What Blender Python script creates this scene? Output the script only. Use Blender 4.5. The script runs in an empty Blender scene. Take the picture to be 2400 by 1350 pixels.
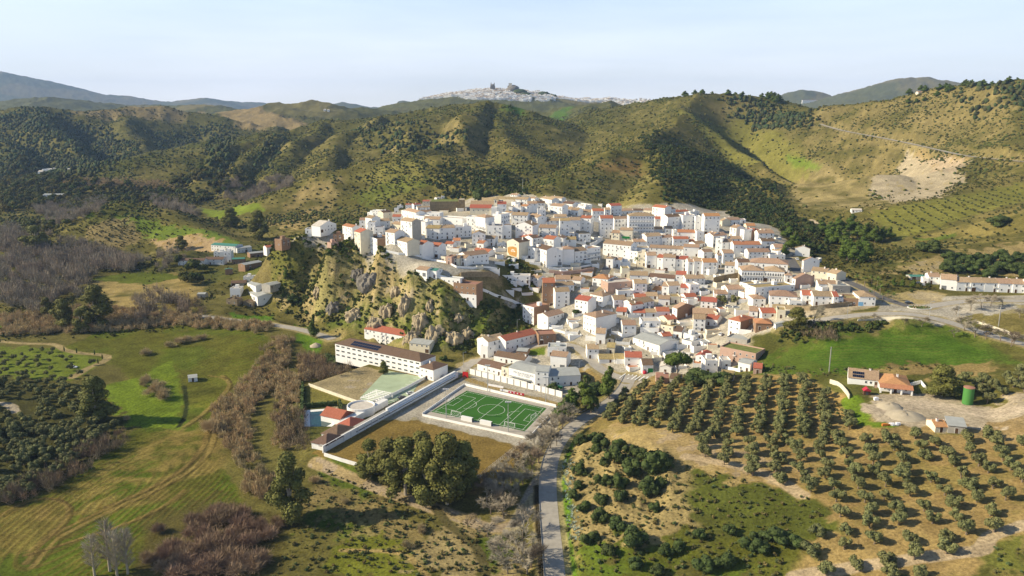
import bpy, math, random
import numpy as np
R = math.radians
# ---------------------------------------------------------------- camera, sky, sun
scene = bpy.context.scene
COL = scene.collection
HC = 140.0                      # camera height above the sports ground
PITCH = R(12.6)
F = 1848.0                      # focal length in pixels of a 2400 px wide picture
cam_d = bpy.data.cameras.new('camera'); cam = bpy.data.objects.new('camera', cam_d); COL.objects.link(cam)
cam.location = (0, 0, HC); cam.rotation_euler = (math.pi/2 - PITCH, 0, 0)
cam_d.sensor_width = 36; cam_d.lens = 36 * F / 2400; cam_d.clip_start = 1; cam_d.clip_end = 60000
scene.camera = cam
SUN_EL, SUN_AZ = R(30), R(-93)      # azimuth from +y, clockwise positive: the sun stands to the left
world = bpy.data.worlds.new("World"); scene.world = world; world.use_nodes = True
wn = world.node_tree.nodes; wl = world.node_tree.links
bg = wn['Background']
sky = wn.new('ShaderNodeTexSky'); sky.sky_type = 'NISHITA'; sky.sun_disc = False
sky.sun_elevation = SUN_EL; sky.sun_rotation = SUN_AZ
sky.altitude = 400; sky.air_density = 1.0; sky.dust_density = 0.7; sky.ozone_density = 2.2
bg.inputs['Strength'].default_value = 0.085
# pale veil of thin cloud and haze low over the horizon
tc_ = wn.new('ShaderNodeTexCoord'); mp_ = wn.new('ShaderNodeMapping'); mp_.inputs['Scale'].default_value = (1.2, 1.2, 9)
no_ = wn.new('ShaderNodeTexNoise'); no_.inputs['Scale'].default_value = 2.2; no_.inputs['Detail'].default_value = 5; no_.inputs['Roughness'].default_value = .55
rg_ = wn.new('ShaderNodeMapRange'); rg_.inputs[1].default_value = .35; rg_.inputs[2].default_value = .75; rg_.inputs[3].default_value = .70; rg_.inputs[4].default_value = 1.0
sx_ = wn.new('ShaderNodeSeparateXYZ'); hm_ = wn.new('ShaderNodeMapRange'); hm_.inputs[1].default_value = .14; hm_.inputs[2].default_value = .42; hm_.inputs[3].default_value = 1; hm_.inputs[4].default_value = 0
el_ = wn.new('ShaderNodeMapRange'); el_.inputs[1].default_value = 0; el_.inputs[2].default_value = .15
vc_ = wn.new('ShaderNodeMix'); vc_.data_type = 'RGBA'; vc_.inputs[6].default_value = (10.9, 10.7, 10.4, 1); vc_.inputs[7].default_value = (6.4, 8.0, 10.6, 1)
fm_ = wn.new('ShaderNodeMath'); fm_.operation = 'MULTIPLY'; mx_ = wn.new('ShaderNodeMix'); mx_.data_type = 'RGBA'
wl.new(tc_.outputs['Generated'], mp_.inputs[0]); wl.new(mp_.outputs[0], no_.inputs['Vector']); wl.new(no_.outputs['Fac'], rg_.inputs[0]); wl.new(tc_.outputs['Generated'], sx_.inputs[0])
wl.new(sx_.outputs[2], hm_.inputs[0]); wl.new(sx_.outputs[2], el_.inputs[0]); wl.new(el_.outputs[0], vc_.inputs[0]); wl.new(rg_.outputs[0], fm_.inputs[0]); wl.new(hm_.outputs[0], fm_.inputs[1]); wl.new(fm_.outputs[0], mx_.inputs[0])
wl.new(sky.outputs[0], mx_.inputs[6]); wl.new(vc_.outputs[2], mx_.inputs[7]); wl.new(mx_.outputs[2], bg.inputs['Color'])
sun_d = bpy.data.lights.new('sun', 'SUN'); sun = bpy.data.objects.new('sun', sun_d); COL.objects.link(sun)
sun_d.energy = 5.0; sun_d.angle = R(0.5); sun_d.color = (1.0, 0.87, 0.63)
sd = (math.sin(SUN_AZ)*math.cos(SUN_EL), math.cos(SUN_AZ)*math.cos(SUN_EL), math.sin(SUN_EL))
from mathutils import Vector, Matrix
sun.rotation_euler = Vector(sd).to_track_quat('Z', 'Y').to_euler()
sun.location = (-400, 0, 400)
scene.view_settings.view_transform = 'Standard'; scene.view_settings.look = 'None'
scene.view_settings.exposure = 0.55; scene.view_settings.gamma = 1.0
scene.cycles.use_denoising = True
scene.cycles.max_bounces = 6; scene.cycles.diffuse_bounces = 3; scene.cycles.volume_bounces = 0
scene.cycles.transparent_max_bounces = 8
rnd = random.Random(7)
# ---------------------------------------------------------------- terrain
CP, SP = math.cos(PITCH), math.sin(PITCH)
def ray(u, v):                       # pixel of the 2400x1350 frame -> (x per y, z per y)
    a = (u - 1200) / F; b = (675 - v) / F
    dy = CP + b*SP; dz = -SP + b*CP
    return a/dy, dz/dy
def at_y(u, v, Y):
    t, s = ray(u, v); return (t*Y, Y, HC + s*Y)
def at_z(u, v, z):
    t, s = ray(u, v); Y = (z - HC)/s; return (t*Y, Y, z)
def hash2(ix, iy, seed):
    h = (ix.astype(np.int64)*374761393 + iy.astype(np.int64)*668265263 + seed*1442695041) & 0xffffffff
    h = ((h ^ (h >> 13)) * 1274126177) & 0xffffffff
    return ((h ^ (h >> 16)) & 0xffff) / 65535.0
def vnoise(x, y, seed=0):
    ix = np.floor(x); iy = np.floor(y); fx = x-ix; fy = y-iy
    fx = fx*fx*(3-2*fx); fy = fy*fy*(3-2*fy)
    a = hash2(ix, iy, seed); b = hash2(ix+1, iy, seed); c = hash2(ix, iy+1, seed); d = hash2(ix+1, iy+1, seed)
    return (a*(1-fx)+b*fx)*(1-fy) + (c*(1-fx)+d*fx)*fy
def fbm(x, y, scale, oct=4, seed=0, gain=.5):
    s = np.zeros_like(x); amp = 1; tot = 0; f = 1/scale
    for o in range(oct):
        s += amp*(vnoise(x*f+o*17.3, y*f-o*9.1, seed+o)*2-1); tot += amp; amp *= gain; f *= 2.03
    return s/tot
def ridged(x, y, scale, oct=4, seed=0):
    s = np.zeros_like(x); amp = 1; tot = 0; f = 1/scale
    for o in range(oct):
        s += amp*(1-np.abs(vnoise(x*f+o*7.7, y*f+o*3.1, seed+o)*2-1)*2); tot += amp; amp *= .5; f *= 2.1
    return s/tot
def sstep(a, b, x):
    k = np.clip((x-a)/(b-a), 0, 1); return k*k*(3-2*k)
# near land: points given as (u, v, z) on visible ground
NEAR = """1000,960,0;1300,960,0;1200,1100,0;850,1000,0;1100,900,0;800,950,0;900,870,0;1250,1000,0;1150,860,1;1400,940,1;1450,900,3
1300,1350,-1;1280,1150,0;1300,1050,0;500,1100,-5;200,1200,-6;400,1000,-5;500,850,-4;300,1300,-6;50,1340,-7;600,1340,-6;900,1340,-4;1100,1300,-3
350,780,-4;560,760,-2;100,850,-3;100,1000,-3;0,1100,-4;0,700,-3;150,700,-4;650,750,0;430,740,-1;700,770,0;350,650,-1;100,620,-3;0,560,-3;200,570,-3
450,690,0;420,600,1;500,600,3;1340,1080,2;1330,1200,1;1340,1340,1;1450,1060,10;1560,1010,13;1500,930,8;1450,960,5;1600,900,10;1760,890,17;1900,900,22
1650,1000,14;1800,1000,17;2000,960,22;2000,1050,20;2200,1040,24;2400,1040,28;2400,1200,24;2200,1200,20;2400,1340,20;2200,1340,17;2000,1340,13
1800,1300,10;1650,1200,12;1600,1100,14;1500,1200,9;1450,1300,5;1600,1330,6;1400,1150,6;2000,1200,18;1800,1130,16;2050,890,25;2300,950,27;2200,950,25
2400,960,30;1900,850,23.5;2100,800,28.5;2350,790,32;2230,800,30;1850,812,22;1800,870,18;2200,840,28;1950,745,34;2150,720,36;2300,740,36;2400,800,35;2050,705,35
1780,790,22;2100,765,31.5;2000,775,30;2230,768,33;2200,690,37;2400,690,37;1350,860,4;1300,800,8;1200,830,4;1450,800,11;1600,850,8;1700,840,13;1500,750,17;1700,760,19;1350,720,21;1250,720,17
1500,700,24;1650,700,26;1800,740,28;1800,700,31;1900,730,33;1500,620,32;1700,620,34;1870,650,37;1350,640,33;1250,640,34;1500,560,39;1700,560,41;1820,570,41
1500,510,47;1700,515,46;1350,500,54;1130,480,60;1250,478,58;1000,500,56;1130,560,48;950,530,53;1000,580,46;1000,610,44;1100,620,42;1150,645,37;880,600,46;850,550,50
760,545,50;700,575,42;650,595,30;980,650,38;980,700,26;1000,760,14;1080,700,27;1180,750,13;1100,780,9;1200,700,22;930,700,24;900,740,14;850,700,16
820,650,28;760,620,36;720,650,19;700,700,6;620,700,3;650,640,14;600,640,6;560,650,3;540,720,1;800,790,1;900,800,1;1030,840,1;740,730,3;1000,820,3;1150,800,6
1950,640,35;2100,660,36;1900,580,33;2100,610,30;2250,575,36;2300,510,50;2150,530,40;1980,540,34;2000,500,37;2400,500,62;1860,545,36"""
XYP = """-166,610,43;-172,624,40;-148,626,47;-188,612,33;-128,640,49;-174,640,34;-185,690,18;-155,650,40;-166,705,24;-133,700,40;-195,650,20;-140,780,16;-230,900,12;-90,870,28;0,860,28;120,870,28;260,850,26;340,800,28;-320,760,8;-400,1000,0;-700,1200,-3;-1000,1200,-3;-300,1150,3;-900,900,-3;-800,600,-3;-500,400,-4
-300,150,-7;0,120,-3;200,120,5;300,200,18;500,300,30;600,450,45;700,700,70;900,1000,80;400,950,38;560,900,55;150,1000,30;0,1000,25;-200,1300,5;200,1300,50;0,1500,40;600,1200,75
-1500,1800,0;-700,1800,5;0,1800,60;700,1700,90;1500,1600,110;-1000,2300,10;0,2300,60;1000,2300,90;-1400,1300,0;1200,1100,110"""
pts = []
for ln in NEAR.replace('\n', ';').split(';'):
    u, v, z = map(float, ln.split(',')); pts.append(at_z(u, v, z))
for ln in XYP.replace('\n', ';').split(';'):
    pts.append(tuple(map(float, ln.split(','))))
pts = np.array(pts)
def tps_fit(P, lam):
    n = len(P); x = P[:, :2]/1000
    d2 = ((x[:, None]-x[None])**2).sum(-1); K = .5*d2*np.log(d2+1e-12) + lam*np.eye(n)
    A = np.zeros((n+3, n+3)); A[:n, :n] = K; A[:n, n] = 1; A[:n, n+1:] = x; A[n:, :n] = A[:n, n:].T
    return np.linalg.solve(A, np.concatenate([P[:, 2], [0, 0, 0]])), x
TW, TX = tps_fit(pts, 2e-6)
def tps(x, y):
    x = x/1000; y = y/1000; s = TW[-3] + TW[-2]*x + TW[-1]*y
    for i in range(len(TX)):
        d2 = (x-TX[i, 0])**2 + (y-TX[i, 1])**2
        s = s + TW[i]*.5*d2*np.log(d2+1e-12)
    return s
# ridges: slope, crest points (u, v, Y)
RIDGES = [
 (.40, "225,522,900;300,478,930;380,488,930;470,530,880;560,568,820"),
 (.27, "2020,640,495;2200,592,540;2400,558,565;2560,530,590"),
 (.26, "2060,492,850;2250,450,860;2400,415,870;2600,370,880"),
 (.42, "560,560,1000;620,520,1050;700,450,1100;790,400,1150;880,378,1180;950,370,1180;1050,372,1170;1130,385,1130;1190,412,1060;1215,448,960"),
 (.30, "110,428,1500;200,402,1530;300,372,1560;420,325,1650;530,298,1750;620,308,1850;760,292,1950;900,272,1950;1010,258,1900;1060,245,1850;1130,235,1800;1200,262,1800;1260,288,1850"),
 (.64, "530,298,1750;510,350,1560;500,415,1400"),
 (.64, "650,306,1850;600,350,1560;570,420,1390"),
 (.64, "760,292,1900;700,340,1600;660,420,1380"),
 (.64, "860,280,1850;790,330,1600;720,410,1360"),
 (.6, "1010,258,1900;1000,300,1650;960,340,1450"),
 (.6, "1130,235,1800;1110,290,1550;1090,335,1400;1010,362,1330"),
 (.45, "1160,245,1800;1200,320,1500;1260,365,1300"),
 (.35, "-200,250,2500;0,262,2400;75,253,2350;170,262,2400;300,254,2500;430,255,2600;520,275,2550;640,300,2500"),
 (.6, "75,253,2350;120,300,2100;170,345,1900;230,395,1720"),
 (.6, "-60,300,2200;20,340,1900;60,380,1750"),
 (.6, "260,262,2450;300,310,2200;340,352,1950"),
 (.22, "540,268,3300;640,243,3200;720,237,3200;755,252,3200;900,262,3400"),
 (.25, "1060,262,3000;1300,262,3100;1420,238,3000;1500,262,2700"),
 (.20, "-300,230,5200;0,236,5200;120,228,5200;250,240,5500;350,246,5600;480,246,4600;500,247,4500;540,262,4600;700,262,5000"),
 (.25, "-500,110,12500;-200,150,12500;0,168,12500;100,188,12500;180,220,12500;230,221,13000;300,223,13000;330,232,13000;400,238,13000;480,229,13000;560,243,13500;620,246,14000;700,262,14000"),
 (.22, "520,236,14500;610,240,14500;640,258,14500"),
 (.22, "720,260,11000;780,243,11000;805,239,11000;850,248,11000;920,254,11000"),
 (.9, "932,248,8500;936,237,8500;955,236,8500;974,245,8500"),
 (.16, "860,262,4900;1010,245,4700;1060,232,4600;1120,219,4500;1150,212,4500;1200,214,4500;1240,226,4500;1300,236,4500;1400,240,4500;1500,240,4400;1600,242,4200"),
 (.30, "1780,250,7500;1830,228,7500;1878,210,7500;1900,214,7500;1930,232,7500;1960,228,7000;2030,205,7000;2110,182,6800;2150,184,6800;2175,182,6800;2230,192,6700;2300,204,6600;2500,215,6500"),
 (.30, "1430,250,2100;1530,240,1900;1590,236,1800;1650,228,1750;1720,224,1750;1790,232,1750;1830,246,1700;1880,258,1650;1930,262,1600;1990,246,1500;2060,238,1450;2120,226,1400;2200,212,1350;2300,204,1300;2400,200,1250;2600,180,1200"),
 (.58, "1590,236,1800;1600,262,1550;1640,290,1400;1700,335,1260;1760,378,1140;1820,430,1030;1868,500,900"),
 (.42, "1600,262,1550;1570,315,1300;1480,352,1150;1420,378,1080;1330,412,1000;1262,440,930"),
 (.5, "1570,315,1300;1580,355,1150;1560,395,1040;1540,440,930"),
 (.64, "1660,255,1650;1740,280,1480;1800,318,1340;1870,356,1220;1960,405,1090;2020,445,1010;2062,482,930"),
 (.40, "2200,212,1350;2170,280,1180;2140,340,1060;2060,400,990"),
 (.40, "2300,204,1300;2290,300,1130;2290,375,1000;2240,440,900"),
 (.40, "1990,246,1500;1960,275,1350;1920,300,1250;1900,340,1180"),
 (.38, "2400,200,1250;2420,330,1000;2430,390,900"),
]
TN = 1050
TT = np.linspace(-.95, .95, TN); Y0, Y1 = 110.0, 16000.0
# rows: denser near the camera
LY = np.concatenate([np.linspace(math.log(Y0), math.log(950), 900), np.linspace(math.log(950), math.log(Y1), 480)[1:]]); YN = len(LY); YY = np.exp(LY)
T2, Y2 = np.meshgrid(TT, YY); X2 = T2*Y2
JY = np.arange(YN)
# base on a coarse grid, then interpolated
def coarse(fn, y0, y1, nt, ny):
    a = np.linspace(-.95, .95, nt); b = np.linspace(math.log(y0), math.log(y1), ny)
    A, B = np.meshgrid(a, b); G = fn(A*np.exp(B), np.exp(B))
    i = (T2+.95)/1.9*(nt-1); j = np.clip((np.log(Y2)-b[0])/(b[-1]-b[0])*(ny-1), 0, ny-1.001)
    i0 = np.clip(i.astype(int), 0, nt-2); j0 = j.astype(int); fi = i-i0; fj = j-j0
    return (G[j0, i0]*(1-fi)+G[j0, i0+1]*fi)*(1-fj) + (G[j0+1, i0]*(1-fi)+G[j0+1, i0+1]*fi)*fj
HB = coarse(tps, Y0, 2300.0, 300, 330)
far = 60 + 30*fbm(X2, Y2, 1500, 3, 5)
far = np.where(T2 < -.1, far-45, far)
k = sstep(1500, 2200, Y2); HB = HB*(1-k) + far*k
HB = HB - 160*sstep(9000, 15500, Y2)*0
H = HB.copy()
WX = X2 + 35*fbm(X2, Y2, 160, 3, 21)*sstep(700, 1200, Y2); WY = Y2 + 35*fbm(X2, Y2, 160, 3, 31)*sstep(700, 1200, Y2)
RH = np.full_like(H, -500.0)
for slope, txt in RIDGES:
    P = [at_y(*map(float, q.split(','))) for q in txt.split(';')]
    best = np.full_like(H, -500.0)
    for a, b in zip(P[:-1], P[1:]):
        ax, ay, az = a; bx, by, bz = b; L2 = (bx-ax)**2+(by-ay)**2
        reach = (max(az, bz)+60)/slope + 50
        r0, r1 = np.searchsorted(YY, [min(ay, by)-reach, max(ay, by)+reach])
        if r1 <= r0: continue
        sx, sy = WX[r0:r1], WY[r0:r1]
        k = np.clip(((sx-ax)*(bx-ax)+(sy-ay)*(by-ay))/L2, 0, 1)
        d = np.hypot(sx-ax-k*(bx-ax), sy-ay-k*(by-ay))
        zz = az+k*(bz-az) - slope*(np.sqrt(d*d+15**2)-15)
        best[r0:r1] = np.maximum(best[r0:r1], zz)
    RH = np.maximum(RH, best)
K = 9.0
def smax(a, b, k):
    h = np.clip(.5+.5*(a-b)/k, 0, 1); return b*(1-h)+a*h + k*h*(1-h)
H = smax(H, RH, K)
ELEV = np.clip(H-HB, 0, 80)
g = ridged(WX, WY, 130, 4, 3)
H = H + ELEV*.19*(g-.2)*sstep(600, 1100, Y2) + ELEV*.05*fbm(X2, Y2, 60, 3, 9)
H = H + fbm(X2, Y2, 700, 4, 77)*12*sstep(1800, 3500, Y2)
# ravines behind the spurs: (depth under the spur crest, distance behind it, side slope, crest line)
for dep, back, sl_, txt in ((60, 90, .66, "1740,280,1480;1800,318,1340;1870,356,1220;1960,405,1090;2030,455,985"), (38, 110, .32, "200,402,1530;300,372,1560;420,325,1650;480,310,1700"), (30, 80, .5, "1590,355,1180;1700,345,1260;1760,378,1140;1820,430,1030")):
    Pq = [at_y(*map(float, q.split(','))) for q in txt.split(';')]; Pq = [(x+(.35*back if x > 0 else -.2*back), y+back, z-dep) for x, y, z in Pq]
    for a, b in zip(Pq[:-1], Pq[1:]):
        ax, ay, az = a; bx, by, bz = b; L2 = (bx-ax)**2+(by-ay)**2; r0, r1 = np.searchsorted(YY, [min(ay, by)-150, max(ay, by)+150])
        sx, sy = WX[r0:r1], WY[r0:r1]; k = np.clip(((sx-ax)*(bx-ax)+(sy-ay)*(by-ay))/L2, 0, 1); d = np.hypot(sx-ax-k*(bx-ax), sy-ay-k*(by-ay))
        H[r0:r1] = np.minimum(H[r0:r1], np.maximum(az+k*(bz-az), -2) + sl_*np.maximum(d-6, 0))
# rock face left of the village and eroded banks on the right
def poly_mask(poly, X, Y):
    inside = np.zeros(X.shape, bool); n = len(poly)
    for i in range(n):
        x1, y1 = poly[i]; x2, y2 = poly[(i+1) % n]
        if y1 == y2: continue
        c = ((y1 > Y) != (y2 > Y)) & (X < (x2-x1)*(Y-y1)/(y2-y1)+x1)
        inside ^= c
    return inside
def grid_h(Hg, t, Y):
    i = (t+.95)/1.9*(TN-1); j = float(np.interp(math.log(Y), LY, JY))
    i0 = min(max(int(i), 0), TN-2); j0 = min(max(int(j), 0), YN-2); fi = i-i0; fj = j-j0
    return (Hg[j0, i0]*(1-fi)+Hg[j0, i0+1]*fi)*(1-fj)+(Hg[j0+1, i0]*(1-fi)+Hg[j0+1, i0+1]*fi)*fj
def hgt(x, y): return grid_h(H, x/y, y)
def P(u, v, maxY=15000, up=0.0):         # pixel -> first point of the land the ray meets
    t, s = ray(u, v)
    i = (t+.95)/1.9*(TN-1); i0 = min(max(int(i), 0), TN-2); fi = i-i0
    colm = H[:, i0]*(1-fi)+H[:, i0+1]*fi
    diff = HC + s*YY - colm - up
    idx = np.nonzero(diff < 0)[0]; idx = idx[idx > 0]
    if len(idx) == 0:
        return (t*maxY, maxY, HC+s*maxY)
    j = idx[0]; a = diff[j-1]/(diff[j-1]-diff[j]); Y = YY[j-1]+a*(YY[j]-YY[j-1])
    return (t*Y, Y, hgt(t*Y, Y))
CL = (fbm(X2, Y2, 45, 4, 51))
crag = poly_mask([P(*q)[:2] for q in [(730, 620), (860, 600), (930, 640), (1060, 690), (1180, 730), (1150, 810), (1000, 830), (760, 770), (700, 700)]], X2, Y2)
def blur(m, n=3):
    m = m.astype(float)
    for _ in range(n):
        m = (m + np.roll(m, 1, 0)+np.roll(m, -1, 0)+np.roll(m, 1, 1)+np.roll(m, -1, 1))/5
    return m
cm = blur(crag, 14)
H = H + cm*(7.5*ridged(X2+8*CL, Y2*.45, 26, 5, 61)-1.6)
bank = blur(poly_mask([P(*q)[:2] for q in [(1360, 1040), (1440, 1020), (1600, 1080), (1560, 1200), (1480, 1290), (1370, 1280), (1340, 1150)]], X2, Y2), 12)
H = H + bank*(2.2*ridged(X2, Y2*.7, 16, 4, 71)-.6)
H = H + .35*fbm(X2, Y2, 14, 3, 81) * (1-sstep(900, 1500, Y2))
def flatten(uv, z, fall=6, world=None):
    global H
    pw = [at_z(u, v, z)[:2] for u, v in uv] if world is None else world
    dmin = np.full(H.shape, 1e9)
    ys = [p[1] for p in pw]; r0, r1 = np.searchsorted(YY, [min(ys)-fall*2, max(ys)+fall*2])
    X, Y = X2[r0:r1], Y2[r0:r1]; ins = poly_mask(pw, X, Y); d = np.full(X.shape, 1e9)
    for i in range(len(pw)):
        ax, ay = pw[i]; bx, by = pw[(i+1) % len(pw)]; L2 = (bx-ax)**2+(by-ay)**2+1e-9
        k = np.clip(((X-ax)*(bx-ax)+(Y-ay)*(by-ay))/L2, 0, 1)
        d = np.minimum(d, np.hypot(X-ax-k*(bx-ax), Y-ay-k*(by-ay)))
    w = np.where(ins, 1.0, 1-sstep(0, fall, d))
    H[r0:r1] = H[r0:r1]*(1-w) + z*w
def resample(p, step):
    out = [p[0]]
    for a, b in zip(p[:-1], p[1:]):
        L = math.dist(a[:2], b[:2]); n = max(1, int(L/step))
        for i in range(1, n+1):
            out.append(tuple(a[k]+(b[k]-a[k])*i/n for k in range(3)))
    return out
def smooth_line(p, it=6):
    p = [list(q) for q in p]
    for _ in range(it):
        q = [r[:] for r in p]
        for i in range(1, len(p)-1):
            for k in range(3): q[i][k] = (p[i-1][k]+2*p[i][k]+p[i+1][k])/4
        p = q
    return [tuple(q) for q in p]
def carve(line, half, fall=5):
    """level the land across a road of the given half width; line = [(x,y,z)]"""
    ys = [p[1] for p in line]; r0, r1 = np.searchsorted(YY, [min(ys)-half-fall-5, max(ys)+half+fall+5])
    X, Y = X2[r0:r1], Y2[r0:r1]; best = np.full(X.shape, 1e9); zb = np.zeros(X.shape)
    for a, b in zip(line[:-1], line[1:]):
        L2 = (b[0]-a[0])**2+(b[1]-a[1])**2+1e-9
        k = np.clip(((X-a[0])*(b[0]-a[0])+(Y-a[1])*(b[1]-a[1]))/L2, 0, 1)
        d = np.hypot(X-a[0]-k*(b[0]-a[0]), Y-a[1]-k*(b[1]-a[1]))
        m = d < best; best[m] = d[m]; zb[m] = (a[2]+k*(b[2]-a[2]))[m]
    w = 1-sstep(half, half+fall, best); H[r0:r1] = H[r0:r1]*(1-w)+zb*w
def path_line(uv, step=4, it=8):
    return smooth_line(resample([P(u, v) for u, v in uv], step), it)
# ---------------------------------------------------------------- level ground and roads cut into the land
flatten([(720, 905), (880, 850), (1000, 870), (1085, 850), (1120, 850), (1330, 950), (1300, 1010), (1215, 1100), (1120, 1150), (870, 1090), (740, 1060)], 0.0, 8)
flatten([(1990, 905), (2060, 890), (2150, 905), (2140, 935), (2010, 925)], 25, 8)
flatten([(2040, 950), (2180, 930), (2300, 950), (2290, 1005), (2080, 995)], 25.0, 14)
flatten([(1720, 665), (1840, 685), (1830, 660), (1740, 650)], 35.0, 4)
flatten([(2060, 715), (2160, 700), (2240, 715), (2230, 745), (2120, 750)], 35.5, 10)
ROADS = {
 'main': ([(1305, 1420), (1300, 1340), (1290, 1250), (1284, 1180), (1282, 1110), (1296, 1050), (1335, 1000), (1392, 965), (1438, 940), (1470, 905), (1478, 880)], 3.5, 'asphalt_pale'),
 'bypass': ([(1845, 762), (1900, 752), (1960, 744), (2040, 735), (2110, 731), (2180, 738), (2240, 760), (2330, 790), (2420, 812)], 3.6, 'asphalt_pale'),
 'upper': ([(2130, 718), (2080, 705), (2050, 690), (2000, 664), (1960, 650), (1925, 638)], 3.2, 'asphalt'),
 'terrace': ([(2160, 722), (2240, 706), (2320, 703), (2420, 706)], 3.4, 'asphalt_pale'),
 'hill': ([(1925, 292), (1960, 305), (2020, 315), (2090, 328), (2150, 340), (2200, 352), (2260, 366), (2330, 374), (2420, 381)], 3.0, 'asphalt_pale'),
 'valley': ([(385, 738), (440, 736), (500, 745), (570, 754), (650, 762), (720, 775), (780, 795)], 3.4, 'asphalt_pale'),
 'lane': ([(900, 975), (960, 938), (1010, 908), (1060, 880), (1095, 860), (1115, 845)], 3.2, 'asphalt_pale'),
 'street': ([(1090, 855), (1140, 842), (1200, 822), (1260, 806), (1330, 800), (1370, 815), (1385, 850), (1420, 880), (1470, 890)], 3.4, 'asphalt_pale'),
 'steep': ([(1850, 605), (1862, 625), (1872, 640)], 3.6, 'asphalt'),
 'pitchstreet': ([(1385, 680), (1410, 655), (1425, 625), (1432, 600)], 3.0, 'asphalt'),
}
RL = {}
for k_, (uv, hw, m_) in ROADS.items():
    L = path_line(uv, 4 if k_ != 'hill' else 15, 12); RL[k_] = L
    carve(L, hw+.8, 5 if k_ != 'hill' else 12)
PATHS = {   # worn dirt paths: only coloured ground
 'dirt': ([(738, 1085), (800, 1112), (860, 1135), (940, 1165), (1010, 1190), (1080, 1212), (1150, 1243), (1200, 1240), (1235, 1200), (1252, 1150), (1275, 1120)], 2.8, (.34, .27, .18)),
 'walk': ([(0, 800), (60, 806), (130, 806), (150, 820), (180, 828), (235, 830), (262, 836), (240, 850), (205, 862), (170, 885)], 1.9, (.30, .245, .16)),
 'walk2': ([(0, 945), (25, 945), (35, 965)], 2.0, (.45, .38, .28)),
 'track': ([(60, 1320), (110, 1260), (230, 1200), (380, 1130), (430, 1100), (475, 1050), (487, 1010), (470, 985)], .55, (.16, .11, .05)),
 'track2': ([(75, 1330), (130, 1262), (240, 1206), (390, 1136), (440, 1108), (490, 1060), (505, 1010), (500, 960), (540, 900), (520, 880)], .5, (.24, .18, .08)),
 'track3': ([(0, 1210), (60, 1170), (130, 1165), (165, 1185), (160, 1215), (110, 1260), (70, 1290)], .5, (.17, .12, .05)),
 'track4': ([(60, 1300), (150, 1275), (260, 1240), (330, 1215), (410, 1170), (430, 1150)], .45, (.16, .11, .05)),
 'track5': ([(430, 1000), (470, 975), (520, 930), (540, 905), (530, 885), (490, 880)], .5, (.25, .2, .08)),
 'track6': ([(800, 1290), (900, 1290), (960, 1300), (1000, 1350)], .7, (.30, .23, .12)),
 'track7': ([(1860, 1350), (2000, 1330), (2150, 1310), (2260, 1290), (2330, 1300), (2290, 1262), (2400, 1230)], 2.0, (.42, .33, .21)),
 'grove': ([(1610, 1070), (1700, 1085), (1800, 1110), (1880, 1160)], 2.2, (.44, .34, .21)),
 'farm': ([(2050, 960), (2180, 945), (2280, 965), (2400, 960)], 4.5, (.46, .38, .28)),
 'side': ([(1268, 1120), (1240, 1160), (1222, 1210), (1195, 1245)], 2.4, (.34, .30, .24)),
 'creek': ([(1020, 1190), (1060, 1240), (1110, 1270), (1130, 1300), (1140, 1350)], 1.2, (.10, .09, .05)),
 'ditch': ([(432, 905), (438, 950), (432, 985), (418, 1000)], .8, (.03, .04, .015)),
 'terr': ([(1960, 560), (1925, 548), (1900, 575), (1870, 590)], 1.6, (.42, .36, .26)),
 'far1': ([(1900, 515), (1930, 530), (1990, 560)], 2.0, (.46, .38, .27)),
}
# ---------------------------------------------------------------- what grows or lies on the land (albedo per vertex)
n1 = fbm(X2, Y2, 90, 4, 101); n2 = fbm(X2, Y2, 22, 4, 111); n3 = fbm(X2, Y2, 5, 3, 121); n4 = fbm(X2, Y2, 300, 3, 131)
C = np.zeros(H.shape+(3,))
def mixc(m, c):
    global C
    c = np.array(c); C = C*(1-m[..., None]) + c*m[..., None]
C[:] = (.108, .103, .036)
mixc(sstep(-.1, .45, n2+.5*n3), (.165, .145, .062))
mixc(sstep(.0, .5, n1+.3*n2)*.7, (.066, .082, .022))
mixc(sstep(.15, .6, n4+.5*n2)*.6, (.135, .115, .05))
farm_ = sstep(2300, 3500, Y2)
mixc(sstep(1250, 1900, Y2)*.5, (.06, .07, .028)); mixc(farm_*.7, (.09, .10, .05)); mixc(farm_*sstep(0.05, .2, fbm(X2, Y2, 500, 2, 141))*.7, (.17, .15, .09))
# slopes too steep for grass show earth
dz = np.gradient(H, axis=0)/np.gradient(Y2, axis=0); dx = np.gradient(H, axis=1)/np.gradient(X2, axis=1)
SL = np.hypot(dx, dz)
mixc(sstep(.55, .95, SL+.2*n2)*.5*(1-sstep(1400, 2500, Y2)), (.24, .195, .115))
def paint(uv, c, fall=3.0, edge=4.0, amt=1.0, z=None, keep=None):
    pw = [P(*q)[:2] for q in uv] if z is None else [at_z(u, v, z)[:2] for u, v in uv]
    ys = [p[1] for p in pw]; pad = fall+edge*2+2
    r0, r1 = np.searchsorted(YY, [min(ys)-pad, max(ys)+pad]); 
    if r1 <= r0: return
    X, Y = X2[r0:r1] + edge*n2[r0:r1]*2, Y2[r0:r1] + edge*n3[r0:r1]*3
    ins = poly_mask(pw, X, Y); d = np.full(X.shape, 1e9)
    for i in range(len(pw)):
        ax, ay = pw[i]; bx, by = pw[(i+1) % len(pw)]; L2 = (bx-ax)**2+(by-ay)**2+1e-9
        k = np.clip(((X-ax)*(bx-ax)+(Y-ay)*(by-ay))/L2, 0, 1)
        d = np.minimum(d, np.hypot(X-ax-k*(bx-ax), Y-ay-k*(by-ay)))
    m = np.where(ins, 1.0, 1-sstep(0, fall, d))*amt
    if keep is not None: m = m*keep[r0:r1]
    C[r0:r1] = C[r0:r1]*(1-m[..., None]) + np.array(c)*m[..., None]
    return
def mottle(k): return np.clip(.5+k, 0, 1)
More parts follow.
